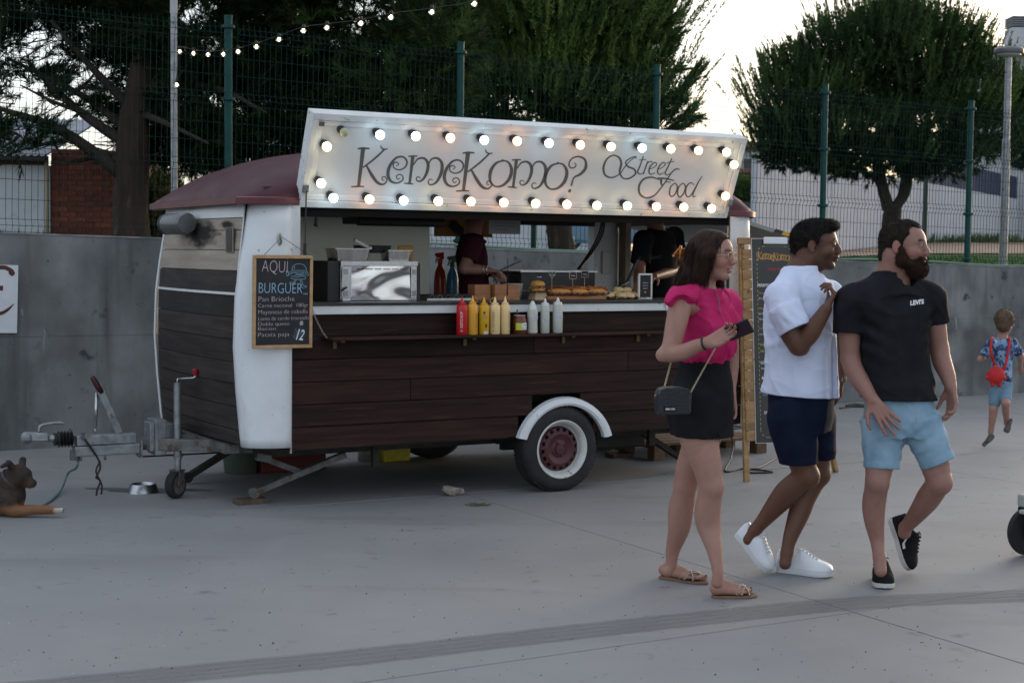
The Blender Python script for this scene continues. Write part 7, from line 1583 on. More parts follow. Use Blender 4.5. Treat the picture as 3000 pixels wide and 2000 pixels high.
    fuzz('eyebrow', *[np.array(a) for a in zip(*[(hd.P(.083+random.uniform(-.002,.003)-abs(yy)*.10*0, s_*(.014+.032*t), .0285+.005*math.sin(t*PI)+random.uniform(-.003,.003)), hd.R @ np.array([.6,s_*.5,.1])) for s_ in (-1,1) for t in np.linspace(0,1,60) for yy in (0,)])], HR, par, O, .007, .0008)
    LC = mat('white_lace', (.55,.57,.60), rough=.8)
    hA, tA = J(2160,1563,.10), at_z(2255,1679,.004); hA = np.array([hA[0], tA[1]+.13, J(2160,1568,.10)[2]]); upv = np.cross(np.cross(tA-hA, (0.35,-.35,1)), tA-hA); s1, g, hp_, hs_ = shoe(par, hA, tA, upv, O, upper=WUP, sole=WSO, lace=LC)
    hB, tB = at_z(2276,1672,.002), at_z(2424,1688,.002); f = tB-hB; tB = hB + f/np.linalg.norm(f)*.285; s2, g2, _, _ = shoe(par, hB, tB, (0,0,1), O, upper=WUP, sole=WSO, lace=LC)
man_white()
# ---------------------------------------------------------------- bearded man in black t-shirt
def man_black():
    Y0 = 7.2; J, R = mk(Y0); O = np.array([J(2620,1700)[0], Y0, 0.]); par = empty('person', tuple(O), 0, 'bearded man in black t-shirt and light denim shorts with black sneakers', 'person')
    SK = (.29,.152,.120); sm = skin_mat('skin_fair_man'); V_ = Vol((J(2430,1000)[0], Y0-.36, .02), (J(2830,1000)[0], Y0+.40, J(2600,625)[2]), .0056, fine=[(2, J(2600,830)[2], 9, .0036), (2, J(2600,1275)[2], J(2600,1165)[2], .0042)])
    hd = Head(J(2648,724,-.02), (.85,-.52,-.02), 1.06, (.02,0,1)); nb = J(2624,832,.02); add_head(V_, hd, nb, .060); V_.add(cone(hd.P(-.05,0,-.03), J(2606,815,.03), .056, .066), .03)
    V_.add(cone(nb, J(2616,890), .060, .085), .03); V_.add(cone(J(2616,900), J(2638,1190), .085, .085), .04)
    shL, shR = J(2500,884,.0), J(2718,872,.03); V_.add(cone(shL, shR, .045), .04)
    eL, wL = J(2492,1050,.0), J(2556,1172,-.12); limb(V_, [shL, J(2490,960,.0), eL], [.064,.054,.045], .015); limb(V_, [eL, J(2503,1085,-.03), J(2530,1130,-.08), wL], [.045,.047,.040,.030], .015)
    hand(V_, wL, J(2598,1228,-.175)-wL, (.35,.90,-.15), -1, 1.05, curl=(.10,.18,.12), spread=.16, thumb=(.95,-.05), rad=.0090)
    eR, wR = J(2752,1022,.06), J(2785,1132,-.02); limb(V_, [shR, J(2738,945,.05), eR], [.064,.053,.043], .015); limb(V_, [eR, J(2760,1060,.04), J(2776,1100,.0), wR], [.044,.045,.037,.029], .015)
    hand(V_, wR, (.10,-.12,-1), (-.75,-.25,.05), 1, 1.03, curl=(.30,.55,.45), spread=.03, thumb=(.5,.45), rad=.0090)
    hL, hR = J(2598,1225,.0), J(2686,1225,.0); kL, aL = J(2571,1410,-.05), J(2577,1635,-.04)
    limb(V_, [hL, J(2582,1320,-.02), kL], [.085,.076,.056], .015); V_.add(ell(kL+np.array([.0,-.020,-.0]), (.040,.036,.050)), .02); limb(V_, [kL, J(2561,1470,-.01), J(2561,1520,.0), J(2570,1585,.0), aL], [.054,.056,.049,.034,.029], .015); V_.add(cone(aL, J(2580,1672,-.07), .029, .029), .015)
    kR, aR = J(2752,1412,-.04), J(2652,1545,.24); limb(V_, [hR, J(2728,1320,-.02), kR], [.085,.078,.057], .015); V_.add(ell(kR+np.array([.008,-.020,0]), (.044,.038,.050)), .02); limb(V_, [kR, J(2722,1455,.05), J(2705,1480,.10), J(2670,1525,.20), aR], [.056,.058,.052,.037,.030], .015); V_.add(cone(aR, J(2650,1560,.25), .030, .032), .015)
    smesh('body', V_, sm, par, O, face_col(hd, SK, (.36,.15,.14), (.05,.03,.022), blush=.35)); eyes(hd, par, O)
    BT = fabric('black_cotton', (.009,.0095,.012), (.016,.017,.021), 320, .8); T = Vol((J(2425,1000)[0], Y0-.30, J(2600,1185)[2]), (J(2780,1000)[0], Y0+.30, J(2600,770)[2]), .005)
    z = lambda y: J(2620, y)[2]; X = lambda x: J(x, 1000)[0]; yw = math.radians(10)
    T.add(loft([(z(1200),X(2640),Y0,.190,.152),(z(1140),X(2636),Y0,.182,.138),(z(1080),X(2628),Y0,.172,.126),(z(1020),X(2622),Y0,.167,.124),(z(960),X(2618),Y0,.170,.128),(z(910),X(2614),Y0,.180,.128),(z(870),X(2612),Y0,.180,.112),(z(838),X(2612),Y0+.01,.14,.09),(z(806),X(2614),Y0+.02,.082,.075)], yw), .015)
    T.add(cone(J(2560,848,.01), shL, .066, .078), .04); T.add(cone(J(2670,842,.02), shR, .064, .074), .04)
    T.add(cone(shL, J(2492,915,-.0), .076, .066), .03); T.add(frust(J(2493,905,-.0), J(2486,976,-.01), .072, .070), .02); T.add(cone(shR, J(2732,905,.045), .074, .062), .025); T.add(frust(J(2729,890,.04), J(2741,945,.055), .066, .062), .02)
    T.add(frust(J(2614,872,.0), J(2610,796,.02), .130, .080), .035)
    n1, n2, n3 = noi(15, 41, st=(1,1,.5)), noi(6, 42), noi(36, 43)
    rg, rg2 = ridge(noi(8, 84, st=(1.2,1.2,.7))), ridge(noi(15, 85))
    def fold(x, y, z_):
        a = np.exp(-((x-X(2535))/.05)**2)*np.exp(-((z_-z(990))/.12)**2)*.007*np.sin((z_*1+x*.6)*80); b = np.exp(-((x-X(2712))/.04)**2)*np.exp(-((z_-z(960))/.1)**2)*.006*np.sin((z_*1-x*.7)*90); c = np.clip((z(1080)-z_)*6,0,1)*.006*np.sin((z_+.3*x)*55+2*np.sin(x*16)); return rg(x,y,z_)*.009+rg2(x,y,z_)*.004+n1(x,y,z_)*.005+n2(x,y,z_)*.004+n3(x,y,z_)*.001+a+b+c
    T.disp(fold); T.cut(J(2640,1168), (-.02,0,-1)); T.sub(frust(J(2489,945,-.01), J(2485,1010,-.01), .058, .060), .004); T.sub(frust(J(2735,920,.05), J(2746,990,.055), .050, .053), .004); T.sub(cone(hd.P(-.03,0,-.06), J(2620,832,.0), .066, .070), .004); T.sub(cone(hd.P(.02,0,-.08), J(2640,832,-.04), .058, .056), .004); smesh('t_shirt', T, BT, par, O)
    # chest print follows the shirt surface
    cu = bpy.data.curves.new('t', 'FONT'); cu.body = "LEVI'S"; cu.size = 1; cu.offset = .045; cu.resolution_u = 2; t = bpy.data.objects.new('t', cu); COL.objects.link(t); bpy.context.view_layer.update()
    me = bpy.data.meshes.new_from_object(t.evaluated_get(bpy.context.evaluated_depsgraph_get())); bpy.data.objects.remove(t); co = np.array([v.co[:] for v in me.vertices]); co -= co.min(0); co /= co.max(0)[[0,0,0]]; hgt = co[:,1].max()
    from mathutils.bvhtree import BVHTree
    ts = [o for o in par.children if o.name.startswith('t_shirt')][-1]; bv = BVHTree.FromPolygons([v.co[:] for v in ts.data.vertices], [p.vertices[:] for p in ts.data.polygons])
    for v, c in zip(me.vertices, co):
        px_, py_ = 2667 + c[0]*40, 895 + (-c[0])*5 - (c[1]/hgt)*15; s0 = J(px_, py_) - O; dr = ray(px_, py_); st_ = s0 - dr*.6; hit = bv.ray_cast(Vector(st_), Vector(dr)); v.co = (Vector(hit[0]) - Vector(dr)*.0022) if hit[0] else Vector(s0)
    me.materials.clear(); me.materials.append(INKW); me.name = 'chest_print'; link('chest_print', me, par)
    DN = fabric('light_denim', (.17,.275,.37), (.27,.39,.49), 260, .85, spots=[((.38,.50,.58), 4, .56, (1,1,.5), .25)]); S_ = Vol((J(2500,1200)[0], Y0-.26, J(2600,1400)[2]), (J(2815,1200)[0], Y0+.28, J(2600,1140)[2]), .0056)
    S_.add(loft([(z(1275),X(2645),Y0,.155,.125),(z(1225),X(2642),Y0,.172,.135),(z(1170),X(2638),Y0,.162,.118),(z(1150),X(2638),Y0,.150,.100)], yw), .02)
    cfL, cfR = J(2583,1372,-.03), J(2749,1357,-.035); tL, tR_ = J(2588,1235,-.01), J(2694,1235,-.01); S_.add(ell(J(2600,1235,-.0), (.100,.115,.08)), .03); S_.add(ell(J(2684,1235,-.0), (.100,.115,.08)), .03); S_.add(frust(tL, cfL, .108, .079), .02); S_.add(frust(tR_, cfR, .106, .080), .02)

    n4, n5 = noi(14, 51, st=(1,1,.6)), noi(34, 52)
    rg = ridge(noi(17, 86))
    def df(x, y, z_):
        fly = .004*np.exp(-((x-X(2664))/.006)**2)*(z_ > z(1250)); cr = .006*np.sin(((x-X(2652))*np.sign(x-X(2652))*.8 - (z_-z(1290)))*95)*np.exp(-((x-X(2652))**2+(z_-z(1285))**2)/.008); return rg(x,y,z_)*.006+n4(x,y,z_)*.004+n5(x,y,z_)*.001+fly+cr*.7
    S_.disp(df)
    for c_, t_ in ((cfL, tL), (cfR, tR_)):
        u_ = (t_-c_)/np.linalg.norm(t_-c_); S_.sub(frust(c_, c_-u_*.05, .12), .001); S_.add(frust(c_+u_*.034, c_+u_*.001, .086, .085), .002); S_.sub(frust(c_+u_*.02, c_-u_*.03, .070), .004)
    so_ = smesh('denim_shorts', S_, DN, par, O)
    pk = J(2652,1150); obj('fly_seam', MB().tube([Vector(J(2663,y_,0))-Vector(O)+Vector((0,-.139+.0*y_,0)) for y_ in (1175,1200,1230)], .0012, 4), mat('seam_thread', (.35,.30,.20), rough=.9), par)
    # hair and beard
    HR = mat('short_dark_brown_hair', (.012,.008,.007), (.03,.02,.016), 30, rough=.65, spec=.12, bump=.3, bs=160); H_ = Vol(tuple(J(2560,810)-np.array([0,.2,0])), tuple(J(2730,625)+np.array([0,.2,0])), .0042)
    H_.add(hd.e((-.020,0,.032), (.094,.079,.086)), .01); H_.add(hd.e((.015,0,.062), (.062,.060,.052)), .03); H_.add(hd.e((-.068,0,-.018), (.040,.058,.055)), .02); H_.add(hd.e((-.072,0,-.058), (.034,.050,.042)), .02)
    H_.sub(hd.e((.108,0,.010), (.074,.11,.088)), .010); H_.sub(hd.e((.040,0,-.062), (.075,.11,.060)), .012); H_.sub(hd.e((.07,-.045,.075), (.035,.025,.03)), .01); H_.sub(hd.e((.07,.045,.075), (.035,.025,.03)), .01)
    for s_ in (-1, 1): H_.sub(hd.e((-.010,s_*.085,-.008), (.024,.020,.034)), .006)
    h1 = noi(60, 61); H_.disp(lambda x,y,z_: h1(x,y,z_)*.001); smesh('hair', H_, HR, par, O); P, N = surf_samples(H_, 9000); fuzz('hair_strands', P, N, HR, par, O, .007, .0009, flow=np.array([.4,0,.1]), jit=.9)
    BR = mat('brown_beard', (.018,.009,.006), (.045,.022,.014), 40, rough=.65, spec=.15, bump=.4, bs=130); B_ = Vol(tuple(J(2580,850)-np.array([0,.2,0])), tuple(J(2730,700)+np.array([0,.2,0])), .0038)
    B_.add(hd.e((.058,0,-.088), (.046,.050,.042)), .01)
    for s_ in (-1, 1): B_.add(hd.co((.006,s_*.066,-.012), (.014,s_*.060,-.060), .015, .024), .02); B_.add(hd.co((.014,s_*.060,-.058), (.058,s_*.030,-.088), .022, .026), .02); B_.add(hd.co((.098,s_*.003,-.0405), (.088,s_*.026,-.052), .0075, .009), .006); B_.add(hd.co((.088,s_*.026,-.052), (.070,s_*.038,-.075), .010, .014), .01)
    B_.add(hd.e((.078,0,-.100), (.030,.034,.034)), .02)
    B_.sub(hd.e((.100,0,-.056), (.022,.0185,.0105)), .003); B_.sub(hd.e((.085,0,-.018), (.055,.050,.026)), .006)
    b1 = noi(110, 71); B_.disp(lambda x,y,z_: b1(x,y,z_)*.003); smesh('beard', B_, BR, par, O); P, N = surf_samples(B_, 7000); fuzz('beard_strands', P, N, BR, par, O, .011, .0008, flow=np.array([.2,0,-.5]), jit=.9)
    fuzz('eyebrow', *[np.array(a) for a in zip(*[(hd.P(.083+random.uniform(-.002,.003), s_*(.013+.034*t), .0285+.005*math.sin(t*PI)+random.uniform(-.003,.003)), hd.R @ np.array([.6,s_*.5,.1])) for s_ in (-1,1) for t in np.linspace(0,1,60)])], HR, par, O, .007, .0008)
    KUP = fabric('black_canvas', (.010,.010,.012), (.018,.018,.021), 250, .85); KSO = mat('off_white_sole', (.45,.44,.42), (.55,.54,.51), 14, rough=.6, spots=[((.2,.19,.17), 20, .62)]); BLC = mat('black_lace', (.012,.012,.013), rough=.9); STR = mat('white_side_stripe', (.6,.6,.6), rough=.5)
    def stripe(sh_, g, hp_, hs_):
        for s_ in (-1, 1):
            ptsx = [(.050,.060),(.085,.078),(.112,.080),(.130,.066),(.145,.048),(.172,.044)]; rows = [[], []]
            for x, h in ptsx:
                w = float(np.interp(x, [0,.06,.11,.16,.21], [.033,.037,.037,.048,.056]))
                for k, dz in ((0,-.007),(1,.007)):
                    zz = h+dz; t = math.acos(max(-1, min(1, 1 - 0))); H__ = float(hp_(x)); s = ((zz-hs_+.004)/max(H__-hs_, .01)); s = max(0, min(1, s)); sa = s**(1/.75); ca = math.sqrt(max(0, 1-sa*sa)); yy = w*.97*ca**.62*(1-.22*sa**2 if x < .12 else 1) + .0035; rows[k].append(g(x, s_*yy, zz))
            mb = MB().grid(rows if s_ < 0 else rows[::-1]); obj('side_stripe', mb, STR, sh_)
    hL_, tL_ = at_z(2574,1690,.002), at_z(2598,1738,.002); f = tL_-hL_; f /= np.linalg.norm(f); tL_ = hL_ + f*.28; a = shoe(par, hL_, tL_, (0,0,1), O, upper=KUP, sole=KSO, kind='vans', lace=BLC); stripe(*a)
    tR = at_z(2658,1672,.012); hR_ = J(2612,1540,.36); hR_ = np.array([hR_[0], hR_[1], hR_[2]]); f = tR-hR_; f /= np.linalg.norm(f); hR_ = tR - f*.275; upv = np.cross(np.cross(f, (.55,-.35,.6)), f); a = shoe(par, hR_, tR, upv, O, upper=KUP, sole=KSO, kind='vans', lace=BLC); stripe(*a)
man_black()
def figure(par, O, hc, hf, hk_, nb, sL, sR, eL, wL, eR, wR, pel, legs, skin, shirtm, hem, shortm, hairm, cell=.009, k=1., sleeve=.75, hair_len=0, short_z=None, apron=None, hd_dir=(1,0,0), palm=(0,0,-1), long_=False):
    """legs: list of (hip, knee, ankle, toe)"""
    pts = [hc, nb, sL, sR, eL, wL, eR, wR, pel] + [p for l in legs for p in l]; lo = np.min(pts, 0)-.22*k; hi = np.max(pts, 0)+.22*k
    V_ = Vol(lo, hi, cell, fine=[(2, hc[2]-.15*k, 9, .0055)]); hd = Head(hc, hf, hk_); add_head(V_, hd, nb, .047*k)
    mid = (np.array(sL)+sR)/2; V_.add(cone(nb, mid+(0,0,-.06*k), .055*k, .08*k), .03); V_.add(cone(mid+(0,0,-.07*k), pel, .085*k, .085*k), .04); V_.add(cone(sL, sR, .042*k), .04)
    for s_, e, w in ((sL, eL, wL), (sR, eR, wR)):
        limb(V_, [s_, e], [.048*k, .039*k]); limb(V_, [e, (e+w)/2, w], [.039*k, .037*k, .025*k]); d = w-e; hand(V_, w, d/np.linalg.norm(d)+np.array([0,0,-.1]), palm, 1, .92*k, curl=(.45,.6,.4), spread=.03, rad=.0092)
    for h, kn, an, to in legs: limb(V_, [h, (h+kn)/2, kn], [.085*k,.075*k,.055*k]); limb(V_, [kn, kn*.65+an*.35, an], [.052*k,.055*k,.033*k]); V_.add(cone(an, (an+to)/2, .035*k, .03*k), .02)
    smesh('body', V_, skin_mat('skin_'+par.name.replace('.','_')), par, O, face_col(hd, skin, np.array(skin)*(1.1,.75,.8))); eyes(hd, par, O)
    T = Vol(lo, hi, cell); S = [(pel[2]-hem, pel[0], pel[1], .155*k, .115*k), (pel[2]+.05*k, pel[0], pel[1], .15*k, .112*k), ((pel[2]+mid[2])/2, (pel[0]+mid[0])/2, (pel[1]+mid[1])/2, .14*k, .108*k), (mid[2]-.10*k, mid[0], mid[1], .16*k, .115*k), (mid[2]-.02*k, mid[0], mid[1], .15*k, .095*k), (mid[2]+.045*k, mid[0]*.6+nb[0]*.4, mid[1]*.6+nb[1]*.4, .085*k, .075*k)]
    ax = np.array(sR)-sL; yaw = math.atan2(ax[1], ax[0]); T.add(loft(S, yaw), .02); T.add(cone(sL, sR, .058*k), .04)
    for s_, e in ((sL, eL), (sR, eR)):
        q = s_+(e-s_)*sleeve; T.add(cone(s_, q, .062*k, .066*k), .03)
        if not long_: T.sub(cone(q-(e-s_)*.08, e, .048*k, .09*k), .004)
    T.sub(cone(hd.P(-.03,0,-.05), nb+(0,0,-.005), .056*k, .058*k), .005); n1 = noi(16, 77); T.disp(lambda x,y,z: n1(x,y,z)*.006*k); smesh('shirt', T, shirtm, par, O)
    S_ = Vol(lo, hi, cell); S_.add(loft([(pel[2]-.13*k, pel[0], pel[1], .13*k, .11*k), (pel[2]+.06*k, pel[0], pel[1], .145*k, .107*k)], yaw), .02)
    for h, kn, an, to in legs:
        q = h+(kn-h)*(1 if short_z is None else short_z); S_.add(polycone([h, q], [.105*k,.082*k]), .02)
        if short_z is None: S_.add(polycone([kn, an], [.075*k,.055*k]), .02)
    S_.disp(lambda x,y,z: n1(x,y,z)*.004*k); smesh('trousers' if short_z is None else 'shorts', S_, shortm, par, O)
    H_ = Vol(np.array(hc)-.2*k, np.array(hc)+.2*k, .006); H_.add(hd.e((-.020,0,.036), (.100,.084,.090)), .01); H_.add(hd.e((.02,0,.06), (.066,.066,.055)), .02); H_.add(hd.e((-.065,0,-.025), (.045,.062,.06+hair_len)), .02); H_.sub(hd.e((.108,0,-.005), (.070,.11,.083)), .010); H_.sub(hd.e((.045,0,-.065), (.075,.11,.060)), .012)
    h1 = noi(70, 31); H_.disp(lambda x,y,z: h1(x,y,z)*.004); smesh('hair', H_, hairm, par, O); P, N = surf_samples(H_, 3500); fuzz('hair_strands', P, N, hairm, par, O, .014*k, .0012, jit=1.)
    return hd
def Jv(x, y, v): return at_plane(x, y, VW0 + VV*v, -VV)
DK = mat('dark_brown_hair', (.010,.007,.006), (.025,.017,.013), 30, rough=.6, bump=.6, bs=90)
MAR = fabric('maroon_cotton', (.030,.005,.011), (.045,.009,.018), 200, .85); BKC = fabric('black_work_cotton', (.006,.006,.007), (.011,.011,.013), 200, .85)
# cook in maroon, side on, looking down at her hands
O = vworld(-.22, .80, .442); c1 = empty('person', tuple(O), 0, 'cook in maroon t-shirt standing inside the trailer, looking down at tongs', 'person')
f1 = np.array([.93,-.05,-.35]); hip = Jv(1392,905,.80); 
lg = [(np.array([hip[0], hip[1]+s_*.08, hip[2]-.02]), np.array([hip[0]+.01, hip[1]+s_*.09, O[2]+.40]), np.array([hip[0]-.02, hip[1]+s_*.09, O[2]+.06]), np.array([hip[0]+.15, hip[1]+s_*.09, O[2]+.02])) for s_ in (-1, 1)]
figure(c1, O, Jv(1418,600,.80), f1, 1., Jv(1385,668,.80), Jv(1385,712,.66), Jv(1378,705,.98), Jv(1362,787,.62), Jv(1432,792,.52), Jv(1392,800,1.02), Jv(1440,800,.72), hip, lg, (.26,.13,.09), MAR, .02, BKC, DK, sleeve=.62, hair_len=.02, palm=(.1,-.1,-1))
for l in lg: shoe(c1, l[2]-(.08,0,.06), l[2]+(.19,0,-.06), (0,0,1), O, upper=BLACK, sole=BLACK, kind='vans')
d = Jv(1432,792,.52)-Jv(1362,787,.62)
for t in (.78, .93): 
    c = Jv(1362,787,.62) + d*t; B = basis(d); obj('bracelet', MB().tube([c-O+B@np.array([0,.031*math.cos(a),.031*math.sin(a)]) for a in np.linspace(0,2*PI,15)[:-1]], .0035, 6, closed=True), STEELB, c1, smooth=True)
tg = Jv(1460,795,.48); o = empty('tongs', tuple(tg), 0, 'metal tongs in the hands of the maroon-shirted cook', 'tongs')
obj('tongs_arm', MB().tube([(0,0,0),Jv(1528,763,.44)-tg], [.007,.006], 8), GALVD, o); obj('skewer', MB().tube([Jv(1487,760,.46)-tg,Jv(1488,828,.46)-tg], .0025, 6), BLACK, o)
# man in black
O = vworld(1.18, .72, .442); c2_ = empty('person', tuple(O), 0, 'man in black t-shirt working inside the trailer beside the menu frame', 'person')
hip = Jv(1935,905,.72); lg = [(np.array([hip[0]+s_*.07, hip[1]+s_*.04, hip[2]-.02]), np.array([hip[0]+s_*.09, hip[1]+s_*.04, O[2]+.40]), np.array([hip[0]+s_*.09, hip[1]+s_*.05+.02, O[2]+.06]), np.array([hip[0]+s_*.09-.03, hip[1]-.12, O[2]+.02])) for s_ in (-1, 1)]
figure(c2_, O, Jv(1890,572,.66), (-.55,-.55,-.45), 1.08, Jv(1918,650,.72), Jv(1885,700,.64), Jv(1975,690,.86), Jv(1872,800,.55), Jv(1868,838,.40), Jv(1995,788,.80), Jv(1915,810,.46), hip, lg, (.20,.09,.06), BKC, .03, BKC, DK, k=1.08, sleeve=.66, palm=(-.2,-.2,-1))
for l in lg: shoe(c2_, l[2]+(.0,.08,-.06), l[2]+(0,-.2,-.06), (0,0,1), O, upper=BLACK, sole=BLACK, kind='vans')
tg = Jv(1838,825,.42); o = empty('spatula', tuple(tg), 0, 'black-handled spatula held by the man in black inside the trailer', 'spatula')
obj('handle', MB().tube([Jv(1868,760,.42)-tg,(0,0,0)], .011, 8), BLACK, o); obj('blade', MB().beam((0,0,0), Jv(1812,838,.42)-tg, .05, .004), STEELB, o)
text('shirt_print', 'KemeKomo?', .045, mat('dim_print', (.045,.045,.045), rough=.8), c2_, frame(Jv(1872,765,.525)-O, VU, (0,0,1)) @ Matrix.Rotation(.12,4,'Z'), .0004, sx=.85)
# running child
Y0 = 12.6; J, R = mk(Y0); O = np.array([J(2915,1300)[0], Y0, 0.]); ch = empty('person', tuple(O), 0, 'small boy in blue patterned shirt running away near the wall', 'person')
BLS = mat('blue_camouflage_shirt', (.035,.06,.15), (.22,.34,.52), 16, rough=.85, detail=3, pos=(.44,.54), spots=[((.012,.018,.05), 20, .56, (1,1,1), .03), ((.36,.46,.58), 18, .62, (1,1,1), .03)]); KD = fabric('child_denim', (.13,.22,.30), (.20,.30,.38), 150, .85)
lgs = [(J(2920,1132,0), J(2911,1198,-.04), J(2903,1262,.02), J(2900,1300,.03)), (J(2944,1130,0), J(2946,1180,-.12), J(2949,1236,.02), J(2952,1262,.05))]
figure(ch, O, J(2943,946,0), (.42,.88,-.06), .93, J(2937,985,0), J(2906,1004,0), J(2966,1004,0), J(2872,1052,.05), J(2890,1040,.18), J(2991,1042,.04), J(2990,1072,.16), J(2933,1120,0), lgs, (.40,.22,.17), BLS, .05, KD, mat('light_brown_hair', (.07,.04,.022), (.14,.085,.05), 30, rough=.6, bump=.6, bs=90), cell=.008, k=.60, sleeve=.8, short_z=.72)
CSO = mat('child_shoe_sole', (.13,.115,.10), rough=.7); CUP = mat('child_shoe_grey', (.08,.075,.07), rough=.8)
h = J(2905,1262,.02); t = at_z(2897,1312,.02); t[1] = h[1]-.03; shoe(ch, t, h+(.0,-.05,-.02), (.1,-.9,.2), O, upper=CUP, sole=CSO); shoe(ch, J(2958,1238,.02), J(2946,1268,-.08), (0,-.7,.6), O, upper=CUP, sole=CSO)
rb_ = J(2918,1100,-.13); bgc = empty('backpack', tuple(rb_), 0, 'small red animal-shaped backpack on the running boy\'s back', 'backpack'); RB = mat('red_fabric', (.42,.010,.012), (.52,.02,.02), 10, rough=.7)
W_ = Vol((-.12,-.1,-.14), (.12,.1,.16), .006); W_.add(ell((0,0,0), (.075,.045,.070)), .01); W_.add(ell((.0,.0,.055), (.03,.03,.03)), .02)
for x in (-.03, .03): W_.add(ell((x,0,-.075), (.018,.02,.022)), .01); W_.add(ell((x*2.3,0,-.02), (.02,.02,.016)), .01)
smesh('bag_body', W_, RB, bgc, (0,0,0)); A = rb_
obj('strap', MB().tube(spline([J(2914,1068,-.10)-A, J(2903,1030,-.12)-A, J(2905,996,-.07)-A, J(2908,990,.03)-A], 5), .011, 8), RB, bgc, smooth=True); obj('strap', MB().tube(spline([J(2934,1100,-.12)-A, J(2948,1060,-.12)-A, J(2958,1000,-.07)-A, J(2958,990,.03)-A], 5), .011, 8), RB, bgc, smooth=True)
# dog
Y0 = 8.95; J, R = mk(Y0); O = np.array([J(40,1500)[0], Y0, 0.]); dog = empty('dog', tuple(O), 0, 'brown and black dog lying on the pavement at the left edge, looking right', 'dog')
D_ = Vol((J(-260,1400)[0], Y0-.28, -.005), (J(200,1400)[0], Y0+.26, .36), .006)
D_.add(ell(J(-110,1455,.03), (.22,.125,.115)), .04); D_.add(ell(J(5,1450,.0), (.14,.115,.13)), .05); D_.add(polycone([J(10,1440,.0), J(30,1415,-.01), J(50,1398,-.01)], [.095,.078,.070]), .03)
hdv = basis((.93,-.22,-.26)); hcn = J(57,1392,-.01)
D_.add(ell(hcn, (.076,.066,.060), hdv), .02); D_.add(cone(hcn+hdv@np.array([.03,0,-.012]), hcn+hdv@np.array([.094,0,-.020]), .040, .025), .015); D_.add(ell(hcn+hdv@np.array([.10,0,-.010]), (.014,.016,.011), hdv), .008); D_.add(cone(hcn+hdv@np.array([.03,0,-.035]), hcn+hdv@np.array([.078,0,-.040]), .022, .014), .01); D_.add(ell(hcn+hdv@np.array([.035,0,.030]), (.03,.035,.018), hdv), .015)
for y, fd in ((-.045,.0),(.045,.01)):
    b = hcn+hdv@np.array([-.022,y,.038]); D_.add(cone(b, b+hdv@np.array([-.020,y*.7,.038]), .024, .016), .010); D_.add(cone(b+hdv@np.array([-.020,y*.7,.036]), b+hdv@np.array([-.040,y*1.5,.012]), .016, .010), .008)
for y, x1 in ((-.10, 172), (.04, 150)):
    limb(D_, [J(20,1470,y*.8), J(45,1494,y), J(100,1492,y), J(x1-18,1492,y)], [.060,.036,.027,.024], .02); pw_c = J(x1,1494,y)
    D_.add(ell(pw_c, (.036,.026,.018)), .012)
    for t in (-.013,-.004,.005,.014): D_.add(ell(pw_c+(.028,t,-.002), (.014,.0075,.011)), .004)
D_.add(ell(J(-170,1470,-.10), (.13,.06,.09)), .03); D_.add(cone(J(-140,1500,-.16), J(-60,1504,-.17), .03, .022), .02); D_.add(polycone([J(-225,1470,.05), J(-270,1495,.0), J(-255,1505,-.1)], [.03,.022,.012]), .02)
D_.cut((0,0,.004), (0,0,-1))
def dcol(P):
    n = noi(30, 5)(*P.T); C = np.tile(np.array([.022,.013,.009]), (len(P),1)); q = (P-hcn)@hdv
    def mix(m, c): m = np.clip(m,0,1)[:,None]; C[:] = C*(1-m)+np.array(c)*m
    mix(.5+n*1.2-(P[:,2]-.08)*6, (.055,.028,.015)); mix((.075-P[:,2])*30+(P[:,0]-J(30,1500)[0])*6+n*.4, (.21,.10,.045)); mix(1.2-np.linalg.norm((q-np.array([.075,0,-.035]))/np.array([.05,.05,.028]),axis=1)+n*.2, (.17,.075,.035)); mix(1.1-np.linalg.norm((q-np.array([-.03,0,.055]))/np.array([.05,.08,.03]),axis=1), (.06,.026,.012))
    mix(1.3-np.linalg.norm((q-np.array([.108,0,-.012]))/np.array([.012,.016,.012]),axis=1)*1.2, (.008,.007,.007)); mix((P[:,0]-J(172,1494)[0])*60*(P[:,2] < .06), (.42,.38,.34)); mix((J(-60,1450)[0]-P[:,0])*4*(.6+n), (.07,.05,.03)); return C
FUR = mat('dog_fur', (.9,.9,.9), (1.1,1.1,1.1), 25, rough=.7, attr='col', bump=1., bs=90); do = smesh('body', D_, FUR, dog, O, dcol)
P, N = surf_samples(D_, 26000); P = P[(P[:,2] > .012)]; N = N[:len(P)]; 
P, N = surf_samples(D_, 30000); m = P[:,2] > .012; P, N = P[m], N[m]; fz = fuzz('fur', P, N*.35, mat('dog_fur_hair', (.9,.9,.9), (1.2,1.2,1.2), 25, rough=.6, attr='col'), dog, O, .010, .0008, flow=np.array([-.8,0,-.35]), jit=.6)
at = fz.data.color_attributes.new('col', 'FLOAT_COLOR', 'POINT'); c = np.ones((3*len(P),4), np.float32); c[:,:3] = np.repeat(dcol(P)*1.15, 3, 0); at.data.foreach_set('color', c.ravel())
for y in (-.032, .032): obj('eye', MB().ball(tuple(hcn+hdv@np.array([.052,y,.014])-O), .009, 12), mat('dog_eye', (.01,.006,.004), rough=.1) if 'dog_eye' not in bpy.data.materials else bpy.data.materials['dog_eye'], dog, smooth=True)
cc = J(37,1408,-.005); B = basis(J(55,1392,-.01)-J(18,1428,.0)); rg = [cc-O+B@np.array([0,.080*math.cos(a),.080*math.sin(a)]) for a in np.linspace(0,2*PI,29)[:-1]]
